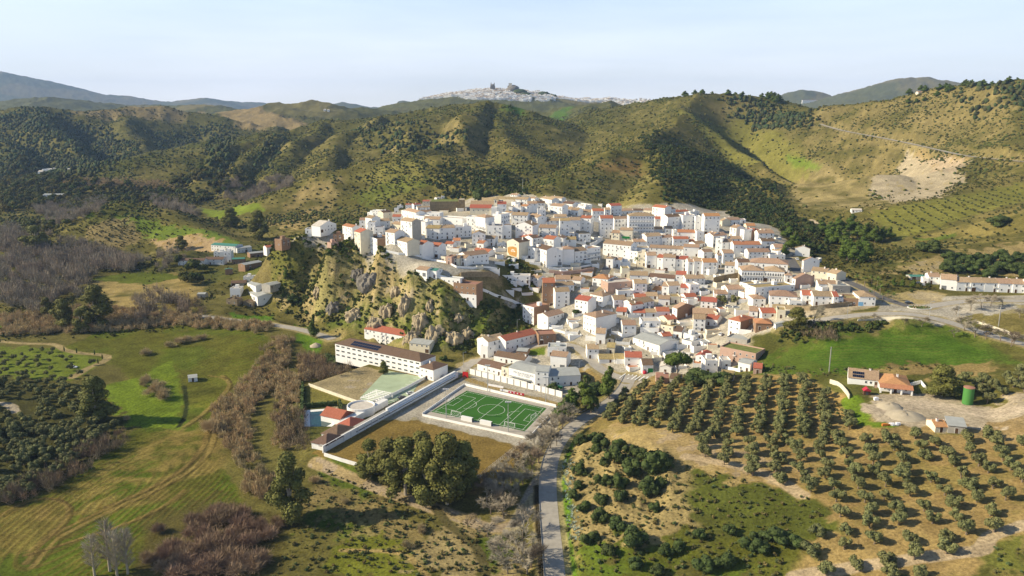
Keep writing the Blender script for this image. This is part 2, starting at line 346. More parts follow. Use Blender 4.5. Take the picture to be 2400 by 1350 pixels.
GREEN = (.09, .115, .02); VIVID = (.060, .120, .014); DRY = (.20, .145, .055); SOIL = (.31, .235, .125); CONC = (.40, .365, .30); LAWN = (.082, .115, .02)
# left valley
paint([(0, 720), (330, 700), (640, 690), (740, 780), (640, 1000), (740, 1080), (1290, 1150), (1290, 1350), (0, 1350)], (.12, .112, .042), 6, 5)
FIELD = [(150, 815), (250, 775), (520, 762), (625, 792), (612, 860), (565, 925), (490, 985), (480, 1040), (520, 1110), (560, 1170), (480, 1180), (340, 1230), (300, 1350), (0, 1350), (0, 1195), (130, 1150), (270, 1060), (330, 1000), (300, 990), (330, 900), (262, 850)]
paint(FIELD, (.100, .108, .022), 3, 2)
paint(FIELD, (.080, .115, .015), 3, 2, .9, keep=sstep(-.15, .25, n2+.3*n1))
paint([(420, 1000), (500, 1010), (500, 1090), (300, 1180), (100, 1200), (250, 1100)], (.22, .165, .07), 10, 4, .7, keep=mottle(n3*1.5))
paint([(0, 1200), (120, 1180), (150, 1220), (60, 1290), (0, 1300)], (.2, .15, .06), 5, 3, .6)
paint([(560, 800), (600, 810), (560, 920), (500, 960), (440, 930), (470, 860)], (.17, .17, .035), 6, 3, .6, keep=mottle(n2))
paint([(265, 905), (400, 850), (430, 1000), (300, 1000)], (.13, .19, .022), 3, 3)
paint([(0, 815), (140, 818), (240, 850), (160, 890), (0, 880)], (.13, .17, .03), 3, 3)
paint([(690, 760), (760, 800), (740, 830), (700, 800)], (.09, .16, .02), 2, 2)
paint([(740, 1070), (860, 1100), (880, 1140), (820, 1180), (760, 1120)], LAWN, 3, 2); paint([(740, 1180), (900, 1250), (860, 1250), (700, 1230)], LAWN, 3, 3)
paint([(800, 1270), (900, 1260), (980, 1300), (1000, 1350), (760, 1350)], (.13, .145, .025), 3, 3)
paint([(1000, 1270), (1180, 1200), (1215, 1330), (1130, 1350), (960, 1320)], (.30, .245, .16), 4, 4, .8)
paint([(1120, 1270), (1180, 1262), (1200, 1290), (1150, 1330)], LAWN, 3, 2)
paint([(740, 1130), (860, 1180), (980, 1230), (1000, 1290), (880, 1240), (720, 1200)], (.24, .19, .11), 5, 4, .7)
paint([(210, 650), (300, 640), (460, 640), (480, 690), (440, 725), (300, 725)], (.30, .235, .12), 3, 3, .9, keep=mottle(n2*1.5+.3)); paint([(200, 655), (280, 642), (380, 640), (430, 650), (350, 665)], GREEN, 3, 2)
paint([(110, 500), (215, 490), (215, 510), (150, 522), (110, 520)], VIVID, 5, 3); paint([(470, 488), (590, 478), (620, 490), (520, 512), (490, 505)], (.15, .20, .03), 5, 3)
paint([(0, 590), (40, 600), (40, 640), (0, 650)], (.14, .15, .02), 4, 3); paint([(0, 740), (60, 745), (60, 760), (0, 765)], (.09, .15, .02), 3, 3); paint([(540, 735), (640, 740), (640, 752), (560, 752)], (.09, .18, .02), 2, 2)
paint([(270, 500), (330, 510), (500, 545), (560, 570), (480, 575), (330, 540)], (.12, .18, .028), 5, 4, .85)
paint([(200, 540), (300, 510), (330, 560), (240, 590)], (.28, .22, .13), 5, 4, .7); paint([(360, 565), (460, 550), (520, 565), (500, 590), (400, 590)], (.36, .26, .14), 3, 3)
paint([(620, 560), (760, 545), (860, 590), (800, 640), (700, 660), (640, 640), (590, 640)], (.10, .115, .028), 4, 5, .8, keep=mottle(n2*2)); paint([(660, 680), (800, 610), (900, 640), (900, 740), (740, 760)], (.32, .265, .165), 4, 5, .75, keep=mottle(n2*2+.2))
paint([(880, 640), (1060, 690), (1180, 740), (1190, 780), (1020, 700), (900, 700)], (.085, .13, .025), 4, 5, .8, keep=mottle(n2*2+.1))
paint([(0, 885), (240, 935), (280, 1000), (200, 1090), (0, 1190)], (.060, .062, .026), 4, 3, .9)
# village ground
paint([(690, 560), (830, 540), (900, 505), (1000, 470), (1120, 462), (1260, 462), (1400, 480), (1540, 482), (1700, 495), (1830, 545), (1870, 610), (1960, 640), (2060, 690), (2070, 712), (1900, 722), (1850, 760), (1760, 790), (1700, 880), (1560, 910), (1400, 900), (1300, 960), (1100, 900), (1110, 850), (1180, 800), (1250, 770), (1230, 720), (1130, 660), (980, 650), (900, 600), (840, 580), (760, 575)], CONC, 3, 1.5)
paint([(1180, 620), (1230, 600), (1270, 640), (1260, 700), (1190, 680), (1130, 680)], (.13, .12, .05), 3, 3); paint([(1290, 648), (1400, 620), (1390, 650), (1340, 665), (1300, 660)], (.22, .16, .11), 2, 1)
paint([(1225, 815), (1275, 808), (1275, 830), (1230, 832)], (.12, .17, .03), 1, 1); paint([(1330, 855), (1400, 870), (1410, 900), (1380, 900), (1330, 870)], (.25, .19, .10), 2, 2)
paint([(1060, 648), (1170, 650), (1170, 665), (1080, 668)], (.26, .2, .12), 2, 2); paint([(1100, 700), (1260, 700), (1260, 760), (1180, 790), (1080, 790), (1040, 720)], (.12, .13, .04), 4, 4, .9)
# sports ground
paint([(730, 1060), (890, 990), (1090, 885), (1320, 955), (1300, 1010), (1120, 1160), (870, 1090)], DRY, 1, 1, z=0)
paint([(880, 985), (1085, 885), (1310, 948), (1305, 1035), (1240, 1050), (980, 985)], CONC, 1, .6, z=0); paint([(1085, 885), (1310, 945), (1300, 955), (1090, 892)], (.30, .23, .13), 1, .6, z=0)
paint([(1130, 862), (1180, 868), (1330, 900), (1320, 940), (1110, 885)], CONC, 1, .5, z=0)
paint([(722, 900), (840, 860), (1000, 880), (1090, 860), (950, 945), (820, 985)], (.30, .255, .19), 1, .8, z=0)
paint([(722, 905), (830, 945), (815, 950), (720, 950)], (.16, .15, .05), 1, .6, z=0)
# right side
paint([(1790, 850), (1850, 815), (1960, 775), (2230, 757), (2290, 800), (2370, 850), (2130, 852), (1950, 878), (1830, 895), (1770, 870)], (.08, .12, .022), 4, 4)
paint([(1900, 835), (2000, 795), (2200, 790), (2300, 825), (2330, 845), (2120, 845), (1960, 865)], VIVID, 5, 3, .95)
paint([(2000, 870), (2140, 855), (2330, 850), (2330, 870), (2160, 880)], (.27, .2, .11), 3, 3, .8)
paint([(1830, 765), (1900, 760), (2080, 750), (2060, 775), (1900, 800), (1840, 800)], (.10, .10, .035), 3, 3, .9)
paint([(1870, 765), (2120, 740), (2250, 760), (2320, 800), (2250, 800), (2200, 765), (1900, 785)], (.20, .17, .09), 3, 3, .6, keep=mottle(n2*2))
GROVE = [(1370, 985), (1440, 945), (1480, 905), (1560, 880), (1900, 888), (1990, 940), (2030, 1005), (2420, 1015), (2420, 1360), (1840, 1360), (1880, 1270), (1950, 1180), (1700, 1110), (1600, 1075), (1440, 1030)]
paint(GROVE, SOIL, 4, 4); paint(GROVE, (.23, .16, .085), 4, 4, .6, keep=mottle(n2*1.5+.1))
paint(GROVE, (.13, .13, .04), 4, 4, .45, keep=sstep(.0, .4, n2+.4*n3))
paint([(1470, 905), (1900, 890), (2000, 950), (1900, 960), (1650, 930)], (.32, .225, .105), 5, 4, .7)
paint([(1440, 1000), (1620, 1010), (1900, 1110), (1800, 1120), (1600, 1070)], (.38, .295, .19), 6, 5, .5)
paint([(1340, 1040), (1440, 1030), (1600, 1080), (1660, 1180), (1560, 1260), (1400, 1290), (1345, 1180)], (.28, .225, .135), 5, 4, .85)
paint([(1640, 1110), (1700, 1120), (1890, 1180), (1940, 1220), (1850, 1270), (1700, 1220), (1640, 1170)], (.088, .104, .026), 5, 5)
paint([(1350, 1290), (1560, 1260), (1800, 1280), (1840, 1350), (1350, 1350)], (.10, .11, .025), 5, 5)
paint([(1314, 1350), (1308, 1200), (1305, 1090), (1330, 1030), (1345, 1035), (1325, 1100), (1330, 1200), (1345, 1350)], (.09, .17, .02), 1.5, 1)
paint([(1350, 1290), (1700, 1300), (1760, 1350), (1350, 1350)], (.09, .15, .02), 5, 5, .7, keep=mottle(n2*2))
paint([(2040, 945), (2100, 925), (2200, 925), (2270, 948), (2400, 930), (2420, 990), (2290, 1005), (2150, 1000), (2060, 990), (2020, 960)], (.42, .35, .25), 3, 3)
paint([(1985, 940), (2020, 935), (2025, 990), (2100, 1000), (2080, 1010), (2000, 1000)], (.12, .19, .022), 2, 2)
paint([(2270, 1010), (2400, 985), (2420, 1015), (2300, 1030)], (.30, .22, .14), 3, 4, .8); paint([(2320, 1290), (2400, 1262), (2420, 1350), (2330, 1350)], (.13, .14, .04), 4, 3)
paint([(2060, 640), (2200, 600), (2400, 565), (2420, 640), (2300, 640), (2150, 640)], (.34, .27, .155), 4, 4, .85); paint([(2050, 500), (2250, 460), (2400, 430), (2400, 470), (2100, 560)], (.17, .175, .045), 8, 6, .8)
paint([(2140, 560), (2400, 480), (2420, 540), (2200, 580)], (.21, .175, .075), 6, 5, .7, keep=mottle(n2)); paint([(2150, 560), (2250, 545), (2230, 560)], VIVID, 3, 3, .7)
paint([(2060, 715), (2200, 700), (2430, 690), (2430, 730), (2260, 740), (2200, 760), (2050, 750)], CONC, 2, 1)
paint([(1880, 690), (1970, 690), (2060, 712), (1960, 742), (1870, 740)], (.42, .35, .24), 2, 1); paint([(2070, 690), (2170, 680), (2220, 690), (2210, 712), (2100, 712)], (.34, .28, .17), 2, 2)
paint([(2290, 750), (2420, 715), (2420, 790), (2360, 780)], (.24, .2, .09), 3, 3, .8, keep=mottle(n2+.2))
SCREE = (.40, .335, .225)
paint([(2045, 420), (2130, 345), (2260, 375), (2240, 430), (2200, 460), (2090, 475)], SCREE, 6, 6, .97); paint([(2160, 350), (2270, 372), (2230, 400)], (.42, .3, .2), 8, 6, .4)
paint([(1840, 400), (1900, 380), (1980, 410), (2070, 480), (1960, 500), (1890, 490)], (.30, .25, .15), 8, 10, .8, keep=mottle(n2*1.5+.4))
paint([(1260, 445), (1420, 385), (1560, 400), (1560, 480), (1300, 470)], (.24, .215, .105), 12, 12, .6, keep=mottle(n2)); paint([(1400, 390), (1480, 375), (1500, 410), (1420, 400)], (.26, .155, .075), 10, 8, .5)
paint([(1600, 260), (1740, 280), (1860, 350), (1900, 390), (1780, 380), (1650, 300)], (.175, .175, .05), 20, 12, .8); paint([(1850, 365), (1900, 375), (1920, 395), (1870, 390)], (.13, .2, .03), 8, 5, .8)
paint([(470, 262), (640, 268), (720, 290), (620, 305), (560, 300)], (.27, .21, .14), 15, 10, .8); paint([(180, 262), (300, 255), (470, 262), (430, 285), (250, 280)], (.25, .20, .14), 15, 10, .7)
paint([(1200, 252), (1330, 252), (1300, 268), (1210, 262)], (.07, .14, .03), 30, 10, .9); paint([(720, 460), (800, 400), (1000, 385), (1050, 430), (850, 480)], (.20, .19, .065), 12, 10, .7, keep=mottle(n2*2)); paint([(820, 460), (950, 420), (1000, 430), (860, 480)], (.12, .17, .03), 10, 8, .5)
paint([(620, 520), (700, 450), (800, 420), (760, 500), (700, 540)], (.31, .24, .14), 10, 8, .8, keep=mottle(n2*1.5+.1))
mixc(cm*sstep(.75, 1.2, SL+.25*n2), (.32, .265, .17)); mixc(cm*sstep(-.35, .15, n2-n3*.5+.25*n1)*.85*(1-.5*sstep(1.0,1.4,SL)), (.090, .125, .028))
def paint_path(line, hw, c, fall=.8, amt=1.0):
    ys = [p[1] for p in line]; r0, r1 = np.searchsorted(YY, [min(ys)-hw-3, max(ys)+hw+3])
    X, Y = X2[r0:r1], Y2[r0:r1]; best = np.full(X.shape, 1e9)
    for a, b in zip(line[:-1], line[1:]):
        L2 = (b[0]-a[0])**2+(b[1]-a[1])**2+1e-9; k = np.clip(((X-a[0])*(b[0]-a[0])+(Y-a[1])*(b[1]-a[1]))/L2, 0, 1)
        best = np.minimum(best, np.hypot(X-a[0]-k*(b[0]-a[0]), Y-a[1]-k*(b[1]-a[1])))
    m = (1-sstep(hw, hw+fall, best + .5*n3[r0:r1]))*amt; C[r0:r1] = C[r0:r1]*(1-m[..., None])+np.array(c)*m[..., None]
for k_, (uv, hw, c) in PATHS.items(): paint_path(path_line(uv, 3, 4), hw, c)
for k_, L in RL.items(): paint_path(L, ROADS[k_][1]+1.5, (.33, .28, .19), 1.2, .8)
paint_path(path_line([(1258, 1140), (1262, 1200), (1266, 1270), (1272, 1350)], 3, 4), 1.0, (.05, .04, .022), .6)
paint([(380, 1210), (520, 1170), (660, 1230), (640, 1350), (320, 1350)], (.085, .075, .03), 6, 4, .8)
rf_ = blur(poly_mask([P(*q)[:2] for q in [(1880, 840), (2000, 795), (2220, 775), (2320, 825), (2330, 845), (2120, 848), (1960, 868)]], X2, Y2), 8)
mixc(np.clip(rf_*sstep(.1, .9, np.sin((Y2*.96+X2*.28+3*n2)*1.5))*.5*mottle(n2*2), 0, 1), (.125, .14, .04))
# curving plough lines in the left field, as shallow furrows in the soil
fm = blur(poly_mask([P(*q)[:2] for q in FIELD], X2, Y2), 6)
fc = P(270, 1165); fe = P(470, 1020); fl_ = math.hypot(fe[0]-fc[0], fe[1]-fc[1]); ex, ey = (fe[0]-fc[0])/fl_, (fe[1]-fc[1])/fl_
qa = (X2-fc[0])*ex+(Y2-fc[1])*ey; qb = -(X2-fc[0])*ey+(Y2-fc[1])*ex
ang = np.hypot(qa*.33, qb) + 5*fbm(X2, Y2, 70, 3, 151)
fur = np.sin(ang*2.4); fine = sstep(.25, .95, fur)
H = H + fm*.10*fur; mixc(np.clip(fm*fine*.6*mottle(n1*2+n2), 0, 1), (.125, .092, .033))
for off_ in (0, 1.9):
    for k_ in ('track', 'track2', 'track3', 'track4', 'track5'):
        L_ = path_line(PATHS[k_][0], 3, 6); L_ = [(x+off_, y, z) for x, y, z in L_]; paint_path(L_, .35, (.075, .055, .022) if off_ else (.20, .16, .065), .5, .7)
C *= (1 + .22*n3 + .18*n2)[..., None]
C = np.clip(C*np.where(C[..., :1] < .34, [1.08, 1.03, .74], [1, .99, .95]), .006, .8)
# ---------------------------------------------------------------- materials
M = {}
def mat(name, col, rough=.9, var=.0, nscale=0, namt=0, rnd_obj=0.0, bump=0, spec=.2, metal=0):
    m = bpy.data.materials.new(name); m.use_nodes = True; nt = m.node_tree; n = nt.nodes; l = nt.links
    b = n['Principled BSDF']; b.inputs['Roughness'].default_value = rough; b.inputs['Specular IOR Level'].default_value = spec; b.inputs['Metallic'].default_value = metal
    out = None
    rgb = n.new('ShaderNodeRGB'); rgb.outputs[0].default_value = (*col, 1); out = rgb.outputs[0]
    if nscale:
        tc = n.new('ShaderNodeTexCoord'); no = n.new('ShaderNodeTexNoise'); no.inputs['Scale'].default_value = nscale; no.inputs['Detail'].default_value = 5
        l.new(tc.outputs['Object'], no.inputs['Vector'])
        mr = n.new('ShaderNodeMapRange'); mr.inputs[1].default_value = .25; mr.inputs[2].default_value = .75; mr.inputs[3].default_value = 1-namt; mr.inputs[4].default_value = 1+namt
        l.new(no.outputs['Fac'], mr.inputs[0])
        mx = n.new('ShaderNodeMix'); mx.data_type = 'RGBA'; mx.blend_type = 'MULTIPLY'; mx.inputs[0].default_value = 1
        l.new(out, mx.inputs[6]); l.new(mr.outputs[0], mx.inputs[7]); out = mx.outputs[2]
        if bump:
            bp = n.new('ShaderNodeBump'); bp.inputs['Strength'].default_value = bump; bp.inputs['Distance'].default_value = .1
            l.new(no.outputs['Fac'], bp.inputs['Height']); l.new(bp.outputs[0], b.inputs['Normal'])
    if rnd_obj:
        oi = n.new('ShaderNodeObjectInfo'); hs = n.new('ShaderNodeHueSaturation')
        a = n.new('ShaderNodeMapRange'); a.inputs[3].default_value = .5-.005*rnd_obj; a.inputs[4].default_value = .5+.05*rnd_obj
        v = n.new('ShaderNodeMapRange'); v.inputs[3].default_value = 1-.35*rnd_obj; v.inputs[4].default_value = 1+.35*rnd_obj
        w = n.new('ShaderNodeMath'); w.operation = 'MULTIPLY'; w.inputs[1].default_value = 7.31; fr = n.new('ShaderNodeMath'); fr.operation = 'FRACT'
        l.new(oi.outputs['Random'], a.inputs[0]); l.new(oi.outputs['Random'], w.inputs[0]); l.new(w.outputs[0], fr.inputs[0]); l.new(fr.outputs[0], v.inputs[0])
        l.new(a.outputs[0], hs.inputs['Hue']); l.new(v.outputs[0], hs.inputs['Value']); l.new(out, hs.inputs['Color']); out = hs.outputs[0]
    l.new(out, b.inputs['Base Color']); M[name] = m; return m
def ground_mat():
    m = bpy.data.materials.new('land'); m.use_nodes = True; nt = m.node_tree; n = nt.nodes; l = nt.links; b = n['Principled BSDF']
    b.inputs['Roughness'].default_value = 1; b.inputs['Specular IOR Level'].default_value = .05
    at = n.new('ShaderNodeAttribute'); at.attribute_name = 'cover'; tc = n.new('ShaderNodeTexCoord')
    no = n.new('ShaderNodeTexNoise'); no.inputs['Scale'].default_value = .9; no.inputs['Detail'].default_value = 6; no.inputs['Roughness'].default_value = .7
    n2_ = n.new('ShaderNodeTexNoise'); n2_.inputs['Scale'].default_value = .12; n2_.inputs['Detail'].default_value = 5
    l.new(tc.outputs['Object'], no.inputs['Vector']); l.new(tc.outputs['Object'], n2_.inputs['Vector'])
    mr = n.new('ShaderNodeMapRange'); mr.inputs[1].default_value = .3; mr.inputs[2].default_value = .7; mr.inputs[3].default_value = .5; mr.inputs[4].default_value = 1.45
    mr2 = n.new('ShaderNodeMapRange'); mr2.inputs[1].default_value = .3; mr2.inputs[2].default_value = .7; mr2.inputs[3].default_value = .82; mr2.inputs[4].default_value = 1.15
    l.new(no.outputs['Fac'], mr.inputs[0]); l.new(n2_.outputs['Fac'], mr2.inputs[0])
    mu = n.new('ShaderNodeMath'); mu.operation = 'MULTIPLY'; l.new(mr.outputs[0], mu.inputs[0]); l.new(mr2.outputs[0], mu.inputs[1])
    mx = n.new('ShaderNodeMix'); mx.data_type = 'RGBA'; mx.blend_type = 'MULTIPLY'; mx.inputs[0].default_value = 1
    l.new(at.outputs['Color'], mx.inputs[6]); l.new(mu.outputs[0], mx.inputs[7]); l.new(mx.outputs[2], b.inputs['Base Color'])
    bp = n.new('ShaderNodeBump'); bp.inputs['Strength'].default_value = .8; bp.inputs['Distance'].default_value = .5
    l.new(no.outputs['Fac'], bp.inputs['Height']); l.new(bp.outputs[0], b.inputs['Normal']); return m
mat('white', (.82, .81, .78), .9, nscale=.35, namt=.05)
mat('white_b', (.74, .735, .71), .9, nscale=.35, namt=.08)
mat('cream', (.70, .64, .50), .9, nscale=.4, namt=.1)
mat('pink', (.46, .31, .24), .9, nscale=.4, namt=.1)
mat('brick', (.30, .19, .12), .95, nscale=1.2, namt=.15)
mat('stone', (.26, .205, .125), .95, nscale=.7, namt=.3, bump=.5)
mat('concrete', (.40, .375, .33), .9, nscale=.5, namt=.15)
mat('tile_tan', (.36, .235, .16), .9, nscale=1.6, namt=.3, rnd_obj=.5)
mat('tile_orange', (.42, .19, .10), .9, nscale=1.4, namt=.2, rnd_obj=.35)
mat('tile_red', (.38, .115, .075), .85, nscale=1.2, namt=.15, rnd_obj=.3)
mat('tile_dark', (.16, .10, .07), .9, nscale=1.5, namt=.25, rnd_obj=.4)
mat('tile_yellow', (.34, .25, .12), .9, nscale=1.3, namt=.35, rnd_obj=.3)
mat('sheet_grey', (.36, .37, .35), .6, nscale=.4, namt=.12)
mat('sheet_green', (.07, .22, .17), .6, nscale=.4, namt=.12)
mat('terrace', (.55, .50, .43), .9, nscale=.6, namt=.18)
mat('terrace_red', (.34, .18, .13), .9, nscale=.6, namt=.15)
mat('moss_roof', (.16, .18, .05), .95, nscale=.5, namt=.35)
mat('glass', (.07, .08, .09), .25, spec=.5)
mat('frame', (.72, .72, .70), .8)
mat('wood', (.10, .055, .03), .8)
mat('door_green', (.02, .20, .05), .6); mat('door_red', (.45, .02, .02), .6); mat('door_grey', (.16, .17, .18), .6); mat('door_blue', (.2, .42, .65), .6)
mat('iron', (.03, .03, .035), .6); mat('steel', (.45, .46, .47), .45, metal=.4); mat('rail_white', (.75, .75, .75), .6)
mat('asphalt', (.13, .125, .12), .95, nscale=.6, namt=.2); mat('asphalt_pale', (.37, .34, .29), .95, nscale=.5, namt=.15)
mat('paint_white', (.78, .78, .75), .8); mat('paving', (.40, .36, .30), .95, nscale=.5, namt=.12)
mat('turf', (.036, .125, .014), .95, nscale=.12, namt=.12); mat('court', (.36, .43, .28), .9, nscale=.15, namt=.15)
mat('water', (.01, .05, .05), .08, spec=.5); mat('river_water', (.08, .11, .14), .12, spec=.5)
mat('olive_leaf', (.165, .165, .062), .8, nscale=.9, namt=.25, rnd_obj=.35)
mat('oak_leaf', (.060, .080, .020), .8, nscale=.7, namt=.3, rnd_obj=.4)
mat('euc_leaf', (.140, .135, .034), .8, nscale=.45, namt=.3, rnd_obj=.35)
mat('pine_leaf', (.080, .112, .017), .8, nscale=.6, namt=.3, rnd_obj=.35)
mat('palm_leaf', (.13, .17, .03), .8, nscale=.6, namt=.2, rnd_obj=.3)
mat('scrub_leaf', (.072, .084, .030), .9, nscale=.4, namt=.35, rnd_obj=.9)
mat('reed', (.42, .32, .175), .9, nscale=.3, namt=.3, rnd_obj=.35); mat('reed_red', (.28, .185, .125), .9, nscale=.3, namt=.3, rnd_obj=.4)
mat('twig', (.35, .30, .225), .9, nscale=.3, namt=.2, rnd_obj=.3); mat('twig_brown', (.24, .18, .125), .9, nscale=.3, namt=.2, rnd_obj=.4)
mat('bark', (.20, .155, .11), .95, nscale=1.5, namt=.3); mat('bark_pale', (.42, .36, .28), .95, nscale=1.5, namt=.2)
mat('agave', (.25, .34, .27), .6); mat('rock', (.38, .31, .20), .95, nscale=.3, namt=.35, bump=.6); mat('far_rock', (.20, .18, .15), .95)
mat('flower_tree', (.30, .30, .03), .8, nscale=.6, namt=.3)
mat('car_white', (.78, .78, .78), .3, spec=.5); mat('car_dark', (.03, .035, .05), .25, spec=.5); mat('car_grey', (.22, .23, .24), .3, spec=.5); mat('car_blue', (.03, .05, .16), .3, spec=.5); mat('car_silver', (.5, .52, .54), .3, spec=.5)
mat('tyre', (.02, .02, .02), .9); mat('tank_green', (.07, .22, .05), .6); mat('tank_top', (.35, .18, .12), .8); mat('bright_red', (.42, .03, .05), .5); mat('solar', (.012, .016, .035), .2, spec=.6)
mat('sand', (.42, .36, .26), 1, nscale=.6, namt=.12, bump=.5); mat('mural', (.50, .27, .08), .9, nscale=.6, namt=.2); mat('letters', (.30, .32, .36), .9); mat('cloth', (.75, .75, .78), .9); mat('orange', (.6, .2, .04), .7)
# ---------------------------------------------------------------- mesh helpers
class MB:
    def __init__(s): s.v = []; s.f = []; s.m = []; s.mats = []
    def mi(s, m):
        if m not in s.mats: s.mats.append(m)
        return s.mats.index(m)
    def face(s, pts, m):
        k = len(s.v); s.v += [tuple(p) for p in pts]; s.f.append(tuple(range(k, k+len(pts)))); s.m.append(s.mi(m))
    def poly(s, vs, fs, m):
        k = len(s.v); s.v += [tuple(p) for p in vs]; i = s.mi(m)
        for f in fs: s.f.append(tuple(k+q for q in f)); s.m.append(i)
    def box(s, x0, x1, y0, y1, z0, z1, m):
        s.poly([(x0, y0, z0), (x1, y0, z0), (x1, y1, z0), (x0, y1, z0), (x0, y0, z1), (x1, y0, z1), (x1, y1, z1), (x0, y1, z1)],
               [(0, 3, 2, 1), (4, 5, 6, 7), (0, 1, 5, 4), (1, 2, 6, 5), (2, 3, 7, 6), (3, 0, 4, 7)], m)
    def prism(s, base, z0, z1, m):
        n = len(base); s.poly([(x, y, z0) for x, y in base]+[(x, y, z1) for x, y in base],
               [tuple(range(n-1, -1, -1)), tuple(range(n, 2*n))]+[(i, (i+1) % n, n+(i+1) % n, n+i) for i in range(n)], m)
    def tube(s, a, b, r0, r1, m, n=5):
        a = Vector(a); b = Vector(b); d = (b-a)
        if d.length < 1e-6: return
        u = d.orthogonal().normalized(); w = d.cross(u).normalized(); k = []
        for i in range(n):
            t = 2*math.pi*i/n; e = u*math.cos(t)+w*math.sin(t); k.append((a+e*r0, b+e*r1))
        s.poly([q[0] for q in k]+[q[1] for q in k], [(i, (i+1) % n, n+(i+1) % n, n+i) for i in range(n)]+[tuple(range(n-1, -1, -1)), tuple(range(n, 2*n))], m)
    def lathe(s, prof, m, n=16, c=(0, 0)):
        vs = []; fs = []
        for r, z in prof:
            for i in range(n): t = 2*math.pi*i/n; vs.append((c[0]+r*math.cos(t), c[1]+r*math.sin(t), z))
        for j in range(len(prof)-1):
            for i in range(n): fs.append((j*n+i, j*n+(i+1) % n, (j+1)*n+(i+1) % n, (j+1)*n+i))
        fs.append(tuple(range((len(prof)-1)*n, len(prof)*n))); s.poly(vs, fs, m)
    def mesh(s, name, smooth=False):
        me = bpy.data.meshes.new(name); me.from_pydata(s.v, [], s.f)
        for k in s.mats: me.materials.append(M[k])
        me.polygons.foreach_set('material_index', s.m)
        if smooth: me.polygons.foreach_set('use_smooth', [True]*len(s.f))
        me.update(); return me
def link(name, me, parent=None, loc=(0, 0, 0), rz=0, sc=None):
    o = bpy.data.objects.new(name, me); COL.objects.link(o); o.location = loc
    if rz: o.rotation_euler = (0, 0, rz)
    if sc: o.scale = sc
    if parent is not None: o.parent = parent
    return o
def tag(o, label, cat, group=None, kind=None):
    o['label'] = label; o['category'] = cat
    if group: o['group'] = group
    o['kind'] = kind or 'thing'
    return o
def thing(name, label, cat, loc, rz=0, group=None):
    o = bpy.data.objects.new(name, None); COL.objects.link(o); o.location = loc; o.rotation_euler = (0, 0, rz)
    o.empty_display_size = .5; return tag(o, label, cat, group)
def struct(name, me, loc=(0, 0, 0)):
    o = link(name, me, loc=loc); o['kind'] = 'structure'; return o
# ---------------------------------------------------------------- the land and the roads
def grid_mesh(name, verts, nr, nc):
    me = bpy.data.meshes.new(name); idx = np.arange(nr*nc).reshape(nr, nc)
    q = np.stack([idx[:-1, :-1], idx[:-1, 1:], idx[1:, 1:], idx[1:, :-1]], -1).reshape(-1, 4)
    me.vertices.add(len(verts)); me.vertices.foreach_set('co', verts.ravel().astype(np.float32))
    me.loops.add(q.size); me.loops.foreach_set('vertex_index', q.ravel().astype(np.int32))
    me.polygons.add(len(q)); me.polygons.foreach_set('loop_start', np.arange(0, q.size, 4, dtype=np.int32))
    me.polygons.foreach_set('loop_total', np.full(len(q), 4, np.int32)); me.polygons.foreach_set('use_smooth', np.ones(len(q), bool))
    me.update(calc_edges=True); return me
gme = grid_mesh('ground', np.stack([X2, Y2, H], -1).reshape(-1, 3), YN, TN)
ca = gme.color_attributes.new('cover', 'FLOAT_COLOR', 'POINT')
ca.data.foreach_set('color', np.concatenate([C, np.ones(H.shape+(1,))], -1).astype(np.float32).ravel())
gme.materials.append(ground_mat()); struct('ground', gme)
def ribbon(line, half, m, off=.06, kerb=0, n=5):
    b = MB(); vs = []
    for i, p in enumerate(line):
        a = line[max(i-1, 0)]; c = line[min(i+1, len(line)-1)]; dx, dy = c[0]-a[0], c[1]-a[1]; L = math.hypot(dx, dy) or 1
        nx, ny = -dy/L, dx/L
        for k in range(n):
            w = half*(1-2*k/(n-1)); x, y = p[0]+nx*w, p[1]+ny*w
            vs.append((x, y, max(p[2], hgt(x, y))+off))
    fs = [(i*n+k, i*n+k+1, (i+1)*n+k+1, (i+1)*n+k) for i in range(len(line)-1) for k in range(n-1)]
    b.poly(vs, fs, m); return b
for k_, L in RL.items():
    if k_ == 'hill': b = ribbon(L, 3.2, 'asphalt_pale', .5)
    else: b = ribbon(L, ROADS[k_][1]-.1, ROADS[k_][2])
    struct('road', b.mesh('road'))
def side_line(line, off, z=0.0):
    out = []
    for i, p in enumerate(line):
        a = line[max(i-1, 0)]; c = line[min(i+1, len(line)-1)]; dx, dy = c[0]-a[0], c[1]-a[1]; L = math.hypot(dx, dy) or 1
        x, y = p[0]-dy/L*off, p[1]+dx/L*off; out.append((x, y, max(p[2], hgt(x, y))+z))
    return out
def wall_mesh(line, h, th, m, down=1.0, cap=None):
    b = MB()
    for a, c in zip(line[:-1], line[1:]):
        d = Vector((c[0]-a[0], c[1]-a[1], 0)); L = d.length
        if L < .05: continue
        d /= L; nrm = Vector((-d.y, d.x, 0))*th/2; A = Vector(a); Cc = Vector(c)
        lo = [A+nrm-Vector((0, 0, down)), A-nrm-Vector((0, 0, down)), Cc-nrm-Vector((0, 0, down)), Cc+nrm-Vector((0, 0, down))]
        hi = [A+nrm+Vector((0, 0, h)), A-nrm+Vector((0, 0, h)), Cc-nrm+Vector((0, 0, h)), Cc+nrm+Vector((0, 0, h))]
        b.poly(lo+hi, [(4, 5, 6, 7), (0, 1, 5, 4), (1, 2, 6, 5), (2, 3, 7, 6), (3, 0, 4, 7)], m)
    return b
def wall_thing(uv, h, th, m, label, name='boundary_wall', cat='wall', z=None, step=6, down=1.5, level=False):
    line = [P(*q) if z is None else at_z(*q, z) for q in uv]
    if not level: line = resample(line, step); line = [(x, y, hgt(x, y)) for x, y, _ in line]
    o = link(name, wall_mesh(line, h, th, m, down).mesh(name)); tag(o, label, cat); return o
